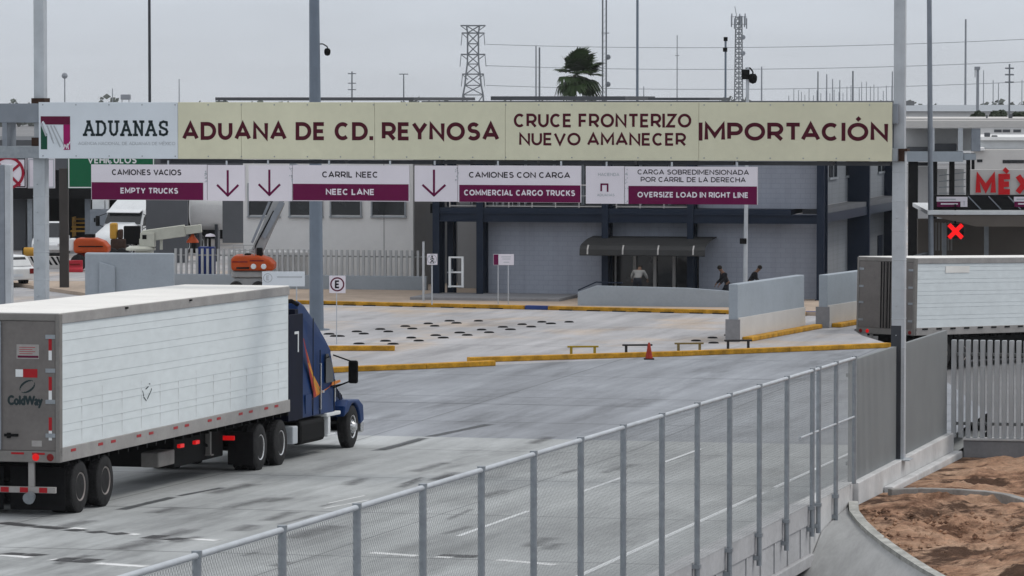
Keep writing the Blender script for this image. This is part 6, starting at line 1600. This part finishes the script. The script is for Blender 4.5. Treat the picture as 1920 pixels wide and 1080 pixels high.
r = thing('ticket_kiosk', 'red and white kiosk at the right edge below the canopy', 'kiosk', (at(1915, 500, 208).x, 208, LZ)); PL = Plane(r.location, 0)
mb = MB(); pbox(mb, PL, 1902, 462, 1960, 520, 0, 1.2); mb.build('body', M['red_plastic'], r, bevel=.05)
mb = MB(); pbox(mb, PL, 1906, 450, 1960, 461.5, -.1, 1.2); mb.build('awning', M['sign_white'], r, bevel=.04)
mb = MB(); pbox(mb, PL, 1908, 464, 1916, 470, -.02, -.002); mb.build('window', M['lane_white'], r)
# long lane wall behind the right trailer
a, b, c = Vector((17.0, 186, LZ)), Vector((24.95, 221, LZ)), Vector((26.6, 221.6, LZ))
r = thing('lane_wall', 'long grey lane divider wall rising behind the right trailer towards the canopy', 'wall', a)
mb = MB()
def seg(p, q, h0, h1, th=.3):
    p = p - a; q = q - a; d = (q - p).normalized(); n_ = Vector((-d.y, d.x, 0)) * th
    mb.hexa([p, q, q + n_, p + n_, p + Vector((0, 0, h0)), q + Vector((0, 0, h1)), q + n_ + Vector((0, 0, h1)), p + n_ + Vector((0, 0, h0))])
seg(a, b, 2.5, 2.5); mb.build('wall_slab', M['steel_grey'], r, bevel=.02)
mb = MB(); seg(b + Vector((.01, -.35, 0)), c, 2.5, 2.5); mb.build('end_wall', M['concrete_wall'], r, bevel=.02)
mb = MB(); seg(c + Vector((.02, 0, 0)), c + Vector((1.7, .3, 0)), 2.35, 2.3); mb.build('blue_post', M['navy'], r)
# far white flat-roofed block with roof plant
WB = Vector((at(1880, 500, 275).x, 275, LZ)); WBP = Plane(WB, -.1)
wb = thing('white_block', 'white flat roofed block with rooftop units behind the country letters', 'building', WB, -.1)
mb = MB(); pbox(mb, WBP, 1826, 281, 2060, 480, 0, 20); mb.build('wall', M['wall_white'], wb)
mb = MB(); pbox(mb, WBP, 1838, 264, 2060, 280.5, 4, 24); mb.build('upper_wall', M['white_paint'], wb)
mb = MB(); pbox(mb, WBP, 1822, 277, 1846, 282, -.4, 4); pbox(mb, WBP, 1834, 258, 2062, 264, 3.6, 24); mb.build('roof_edge', M['annex_white'], wb)
mb = MB(); pbox(mb, WBP, 1832, 299, 1842, 304, -.05, -.002); pbox(mb, WBP, 1889, 286, 1906, 291, 3.9, 3.99); pbox(mb, WBP, 1880, 300, 1920, 306, -.05, -.002); mb.build('window', M['glass'], wb)
mb = MB()
for px, py in ((1848, 250), (1880, 268), (1893, 272), (1901, 266), (1862, 255)):
    pbox(mb, WBP, px, py, px + 11, py + 8, 5, 6.5)
mb.build('roof_unit', M['roof_grey'], wb, bevel=.05)
LB = Vector((at(1860, 500, 330).x, 330, LZ)); LBP = Plane(LB, -.1)
lb = thing('warehouse', 'long pale low warehouse before the dark trees on the right horizon', 'building', LB, -.1)
mb = MB(); pbox(mb, LBP, 1690, 232, 2060, 300, 0, 30); mb.build('wall', M['annex_white'], lb)
mb = MB(); pbox(mb, LBP, 1688, 222, 2062, 232, -.5, 31); mb.build('roof', M['wall_white'], lb)
for px in (1880, 1900, 1864): mb = MB(); pbox(mb, LBP, px, 243, px + 14, 248, -.05, -.002); mb.build('window', M['roof_grey'], lb)
mb = MB(); pbox(mb, LBP, 1850, 216, 1853, 222, 3, 3.4); pbox(mb, LBP, 1893, 214, 1900, 222, 3, 5); mb.build('roof_vent', M['roof_grey'], lb)
gable = at(1940, 200, 600)
fb = thing('far_hall', 'pale gabled far hall under the right horizon', 'building', (at(1945, 200, 640).x, 640, LZ)); PL = Plane(fb.location, 0)
mb = MB(); zz = LZ; a = PL.x(1700, 200); b = PL.x(2100, 200)
mb.box(a, b, 0, 40, 0, PL.z(208, 1900) - zz); mb.build('wall', M['annex_white'], fb)
mb = MB(); mb.prism([(-1, PL.z(208.5, 1900) - zz), (20, PL.z(197, 1900) - zz), (41, PL.z(208.5, 1900) - zz)], a - 1, b + 1); mb.build('roof', M['galv'], fb)

# ------------------------------------------------------------------ trees
def leaf_cloud(mb, C, R, n, size, rnd, sq=1.0):
    for _ in range(n):
        while True:
            p = Vector((rnd.uniform(-1, 1), rnd.uniform(-1, 1), rnd.uniform(-1, 1)))
            if .25 < p.length < 1: break
        c = Vector(C) + Vector((p.x * R, p.y * R, p.z * R * sq)); a = Vector((rnd.gauss(0, 1), rnd.gauss(0, 1), rnd.gauss(0, 1))).normalized(); b = a.orthogonal().normalized()
        s_ = size * rnd.uniform(.6, 1.3); b = b * s_; a = a * s_
        mb.add([c - a * .5, c + b * .5, c + a * .5, c - b * .5], [(0, 1, 2, 3)])
def tree(label, px, ytop, Z, wpx, mat='dark_tree'):
    s_ = F / Z; q = at(px, ytop, Z); rnd = random.Random(int(px * 7)); R_ = wpx / s_ / 2
    r = thing('broadleaf_tree', label, 'tree', (q.x, Z, LZ)); h = q.z - LZ
    mb = MB(); mb.cyl((0, 0, 0), (.1, 0, h - R_), .22, .12, 8)
    for k in range(4): t = k * 1.7; mb.cyl((.05, 0, h * .5), (R_ * .6 * math.cos(t), R_ * .6 * math.sin(t), h - R_ * .7), .09, .04, 6)
    mb.build('trunk', M['trunk'], r, smooth=True)
    mb = MB()
    for _ in range(9):
        t = rnd.uniform(0, 6.28); d = rnd.uniform(.1, .75) * R_; leaf_cloud(mb, (d * math.cos(t), d * math.sin(t), h - R_ * rnd.uniform(.5, 1.3)), R_ * rnd.uniform(.3, .5), 150, .42, rnd, .8)
    mb.build('crown', M[mat], r, recalc=False)
tree('dark round tree on the right horizon, larger of two', 1866, 203, 420, 44)
tree('dark low tree on the right horizon at the edge of the photo', 1912, 208, 430, 30)
tree('dark tree seen left of the larger round tree on the right horizon', 1832, 207, 430, 24)
mb = MB(); rnd = random.Random(21)
x = -260
while x < 260:
    zt = rnd.choice((4.5, 5.5, 6.5, 7.5, 9.5)) ; leaf_cloud(mb, (x, 1500 + rnd.uniform(-30, 30), LZ + zt * .55), rnd.uniform(4, 8), 60, 2.4, rnd, zt * .09); x += rnd.uniform(2, 5)
o = mb.build('far_treeline', M['far_tree'], recalc=False); o['kind'] = 'stuff'; o['label'] = 'hazy low tree line along the flat horizon'

# palm
PZ = 380; q = at(1081, 140, PZ)
pm = thing('palm_tree', 'fan palm with a wind blown dark green crown behind the office roof', 'tree', (q.x, PZ, LZ)); h = q.z - LZ
mb = MB(); pv = None
for i in range(14): a = Vector((.02 * i * math.sin(i * .4), 0, h * i / 14)); b = Vector((.02 * (i + 1) * math.sin((i + 1) * .4), 0, h * (i + 1) / 14)); mb.cyl(a, b, .26 - .008 * i, .24 - .008 * i, 10)
mb.build('trunk', M['trunk'], pm, smooth=True)
rnd = random.Random(4); mb = MB()
def frond(dirv, L, fan, droop):
    o = Vector((0, 0, h)); side = dirv.cross(Vector((0, 0, 1))).normalized(); up = side.cross(dirv).normalized()
    e_ = o + dirv * L * .55; mb.tube([o, o + dirv * L * .3 + Vector((0, 0, .04)), e_], .025, 5)
    n = 17
    for k in range(n):
        t = (k / (n - 1) - .5) * math.radians(190); d = (dirv * math.cos(t) + side * math.sin(t)).normalized(); bl = fan * (.75 + .25 * math.cos(t)) * rnd.uniform(.85, 1.1)
        w_ = .15; sd = d.cross(up).normalized() * w_; m1 = e_ + d * bl * .55 + Vector((.06, 0, .0)); tip = e_ + d * bl + Vector((.18 * bl, 0, -droop * bl * rnd.uniform(.5, 1.2)))
        mb.add([e_ - sd * .4, e_ + sd * .4, m1 + sd, m1 - sd, tip], [(0, 1, 2, 3), (3, 2, 4)])
for i in range(62):
    az = rnd.uniform(0, 6.283); el = math.radians(rnd.choice((-42, -25, 0, 15, 30, 45, 62, 78)) + rnd.uniform(-9, 9))
    d = Vector((math.cos(az) * math.cos(el) + .22, math.sin(az) * math.cos(el), math.sin(el))).normalized(); frond(d, rnd.uniform(1.8, 3.1), rnd.uniform(1.0, 1.6), .2 + .45 * (el < 0))
mb.build('crown', M['palm_leaf'], pm, recalc=False)

# ------------------------------------------------------------------ lattice pylon, antenna tower, masts, cables
PYZ = 1500
q = at(887, 190, PYZ); py_ = thing('power_pylon', 'steel lattice power pylon with three cross arms left of the palm', 'pylon', (q.x, PYZ, LZ)); k = PYZ / F
def pz(y): return at(887, y, PYZ).z - LZ
mb = MB(); r_ = .30
lev = [(2.2 + 20 / 14, 0)] ; hw = lambda z: 3.6 - (3.6 - 1.9) * min(1, z / pz(150))
zs = [0, pz(178), pz(160), pz(139), pz(120), pz(102), pz(82), pz(62), pz(48)]
hws = [4.4, 3.7, 3.0, 2.6, 2.1, 2.0, 2.0, 2.0, 2.4]
for (z0, w0), (z1, w1) in zip(zip(zs, hws), list(zip(zs, hws))[1:]):
    c0 = [Vector((a * w0, b * w0, z0)) for a, b in ((-1, -1), (1, -1), (1, 1), (-1, 1))]; c1 = [Vector((a * w1, b * w1, z1)) for a, b in ((-1, -1), (1, -1), (1, 1), (-1, 1))]
    for i in range(4):
        j = (i + 1) % 4; mb.cyl(c0[i], c1[i], r_, n=5); mb.cyl(c0[i], c1[j], r_ * .6, n=4); mb.cyl(c0[j], c1[i], r_ * .6, n=4); mb.cyl(c1[i], c1[j], r_ * .6, n=4)
mb.build('lattice', M['far_steel'], py_)
for y, w_ in ((48, 4.6), (62, 4.2), (102, 4.5), (139, 4.0)):
    mb = MB(); z = pz(y); mb.bar((-w_, 0, z), (w_, 0, z), .5, .5); mb.bar((-w_, 0, z), (-1.9, 0, z - 2), .3); mb.bar((w_, 0, z), (1.9, 0, z - 2), .3); mb.build('cross_arm', M['far_steel'], py_)
mb = MB()
for y, w_ in ((62, 4.0), (102, 4.4), (139, 3.9)):
    for s_ in (-1, 1): mb.cyl((s_ * w_, 0, pz(y) - .3), (s_ * (w_ + .4), 0, pz(y) - 4.5), .16, n=5)
mb.build('insulator', M['far_pole'], py_)

TZ = 900
q = at(1385, 190, TZ); tw = thing('antenna_tower', 'tall lattice mobile phone tower with antenna panels at its top', 'tower', (q.x, TZ, LZ))
def tz(y): return at(1385, y, TZ).z - LZ
mb = MB(); n = 26; z1 = tz(30)
for i in range(n):
    a, b = z1 * i / n, z1 * (i + 1) / n
    w0, w1 = 1.15 - .35 * i / n, 1.15 - .35 * (i + 1) / n
    c0 = [Vector((w0 * math.cos(t), w0 * math.sin(t), a)) for t in (.5, 2.6, 4.7)]; c1 = [Vector((w1 * math.cos(t), w1 * math.sin(t), b)) for t in (.5, 2.6, 4.7)]
    for u in range(3):
        v = (u + 1) % 3; mb.cyl(c0[u], c1[u], .13, n=5); mb.cyl(c0[u], c1[v], .07, n=4); mb.cyl(c0[v], c1[u], .07, n=4)
mb.cyl((-.5, 0, z1), (-.9, 0, tz(12)), .07, n=5); mb.build('lattice', M['far_steel'], tw)
mb = MB()
for i in range(9): t = i * .7; mb.box(1.7 * math.cos(t) - .13, 1.7 * math.cos(t) + .13, 1.7 * math.sin(t) - .13, 1.7 * math.sin(t) + .13, tz(54) + (i % 3) * .4, tz(34) + (i % 3) * .5)
mb.box(-1.7, 1.7, -.1, .1, tz(46), tz(45)); mb.box(-1.7, 1.7, -.1, .1, tz(32), tz(31)); mb.build('antenna_panel', M['far_pole'], tw)
mb = MB()
for y in (70, 100): mb.lathe([(0, -.2), (.5, -.15), (.55, 0), (0, .05)], (.9, -.6, tz(y)), 'y', 12)
mb.build('dish', M['far_pole'], tw)

def mast(label, px, ytop, Z, wpx, mat='far_pole', extra=None, group=None, name='utility_pole'):
    q = at(px, 190, Z); r = thing(name, label, 'pole' if name == 'utility_pole' else 'mast', (q.x, Z, LZ), 0, group); s_ = F / Z; h = at(px, ytop, Z).z - LZ
    mb = MB(); mb.cyl((0, 0, 0), (0, 0, h), wpx / s_ / 2 * 1.15, wpx / s_ / 2 * .85, 8); mb.build('shaft', M[mat], r, smooth=True)
    if extra: extra(r, h, s_)
    return r
def xbars(*ys, w_=1.1):
    def f(r, h, s_):
        for dy in ys:
            mb = MB(); mb.bar((-w_, 0, h - dy / s_), (w_, 0, h - dy / s_), .2); mb.build('cross_arm', M['far_steel'], r)
    return f
def ball(r, h, s_): mb = MB(); R_ = 6 / s_; mb.lathe([(0, R_), (R_ * .7, R_ * .7), (R_, 0), (R_ * .7, -R_ * .7), (0, -R_)], (0, 0, h), 'z', 14); mb.build('tank', M['far_pole'], r, smooth=True)
mast('faint far water tower with a round tank, above the customs emblem', 121.5, 142, 1300, 2.5, extra=ball, name='water_tower')
mast('faint short far mast left of the square tank', 211, 166, 1300, 2, name='far_mast')
r = thing('water_tank', 'faint square far tank on legs above the customs wordmark', 'tank', (at(235, 190, 1250).x, 1250, LZ)); PL = Plane(r.location, 0)
mb = MB(); pbox(mb, PL, 226, 177, 244, 187, 0, 3); mb.build('vessel', M['far_pole'], r, bevel=.2)
mb = MB(); pbox(mb, PL, 228, 187, 229.5, 200, 0, .3); pbox(mb, PL, 241, 187, 242.5, 200, 0, .3); mb.build('leg', M['far_pole'], r)
mast('faint far pole right of the thin dark pole', 336, 148, 1100, 2)
mast('far utility pole with three short cross arms, left of the pylon', 660, 134, 900, 3, 'far_steel', xbars(4, 22, 34, w_=.9))
mast('far utility pole with a short arm nearest the pylon on its left', 757, 138, 900, 2.6, 'far_steel', xbars(1, w_=1.0))
mast('left one of two close poles between the pylon and the palm', 1005, 86, 700, 3, 'far_pole')
mast('right one of two close poles between the pylon and the palm', 1011.5, 89, 700, 3.6, 'far_steel')
r = thing('guyed_mast', 'tall twin tube mast with small dishes just right of the palm', 'mast', (at(1133, 190, 620).x, 620, LZ)); s_ = F / 620; h = at(1133, -30, 620).z - LZ
for dx in (-3.2, 3.6):
    mb = MB(); mb.cyl((dx / s_, 0, 0), (dx / s_, 0, h), .12, n=8); mb.build('tube', M['far_steel'], r)
mb = MB(); z = -LZ + at(1133, 62, 620).z; mb.bar((-.45, 0, z), (.75, 0, z), .12)
for y in range(20, 190, 12): z = at(1133, y, 620).z - LZ; mb.bar((-.26, 0, z), (.3, 0, z + .5), .04)
mb.build('brace', M['far_steel'], r)
for y in (107, 158): mb = MB(); mb.lathe([(0, -.3), (.35, -.2), (.42, 0), (0, .1)], (.55, -.2, at(1133, y, 620).z - LZ), 'y', 12); mb.build('dish', M['far_steel'], r)
mast('faint far mast with a forked bracket right of the thin straight pole', 1269.5, 66, 1500, 2, 'far_pole', xbars(38, w_=.8), name='far_mast')
mast('faint short far post right of the thin straight pole', 1207, 162, 1100, 2)
mast('far grey pole right of the dome camera', 1428, 125, 800, 3)
def pair_lab(i): return ['leftmost', 'second', 'third', 'fourth', 'fifth', 'sixth'][i]
for i, (px, y, w_) in enumerate(((1533.5, 134, 2.8), (1550, 139, 2.6), (1561, 148, 2.2), (1574.5, 150, 2.2), (1599, 133, 3.4), (1673, 134, 2.6))):
    mast(f'{pair_lab(i)} of the taller far utility poles above the word on the right of the sign', px, y, 900 + 20 * i, w_, 'far_steel' if i in (0, 4) else 'far_pole', group='far poles along the right horizon')
rnd = random.Random(8)
for i in range(26):
    px = 1480 + i * 7.6 + rnd.uniform(-2, 2); y = (rnd.uniform(158, 172) if (i > 13) else rnd.uniform(166, 180)) - (6 if 15 < i < 21 else 0)
    mast('short faint pole in the dense row of poles on the right horizon', px, y, 1700 + rnd.uniform(-150, 150), 1.6, 'far_pole', group='dense row of faint poles on the right horizon')
mast('tall thin tapering mast right of the slim grey mast', 1810, 36, 800, 4, 'far_pole', name='far_mast')
def head(r, h, s_): mb = MB(); mb.box(-6 / s_, 4 / s_, -.3, .3, h - 6 / s_, h); mb.cyl((-5 / s_, 0, h - 6 / s_), (-5 / s_, 0, h - 20 / s_), .06, n=5); mb.build('transformer', M['far_pole'], r)
mast('thick grey pole with a transformer box at its top, near the right edge', 1833, 125, 520, 6, 'far_pole', head)
mast('dark utility pole with cross arms nearest the right edge', 1892.5, 120, 560, 3.6, 'far_steel', xbars(8, 20, 34, w_=.6))
for i, px in enumerate((1844, 1862, 1872, 1916)):
    mast('faint thin pole beside the transformer pole at the right edge', px, (132, 150, 156, 150)[i], 1200, 1.8, 'far_pole', group='faint thin poles at the right edge')
for i, (y0, y1, y2) in enumerate(((83, 85, 70), (123, 125, 112), (160, 163, 150))):
    a = at(912, y0, PYZ); c = at(1990, y2, 1350); pts_ = []
    for t in range(25):
        u = t / 24; p = a.lerp(c, u); p.z -= 4 * u * (1 - u) * 2.2; pts_.append(p)
    mb = MB(); mb.tube(pts_, .10, 4); tag(mb.build('power_cable', M['far_pole']), ('top', 'middle', 'lowest')[i] + ' power cable running right from the pylon behind the palm', 'cable', 'power cables from the pylon')

# ------------------------------------------------------------------ thin grey air
hz = bpy.data.materials.new('haze'); hz.use_nodes = True; t = hz.node_tree; t.nodes.clear()
o_ = t.nodes.new('ShaderNodeOutputMaterial'); v_ = t.nodes.new('ShaderNodeVolumePrincipled')
v_.inputs['Color'].default_value = (0.96, 0.98, 1.0, 1); v_.inputs['Density'].default_value = 0.00007; v_.inputs['Anisotropy'].default_value = 0.2
t.links.new(v_.outputs[0], o_.inputs['Volume'])
mb = MB(); mb.box(-4100, 4100, -120, 6100, -6.5, 46)
hb = mb.build('haze', hz); hb['kind'] = 'stuff'; hb['label'] = 'thin grey overcast haze'
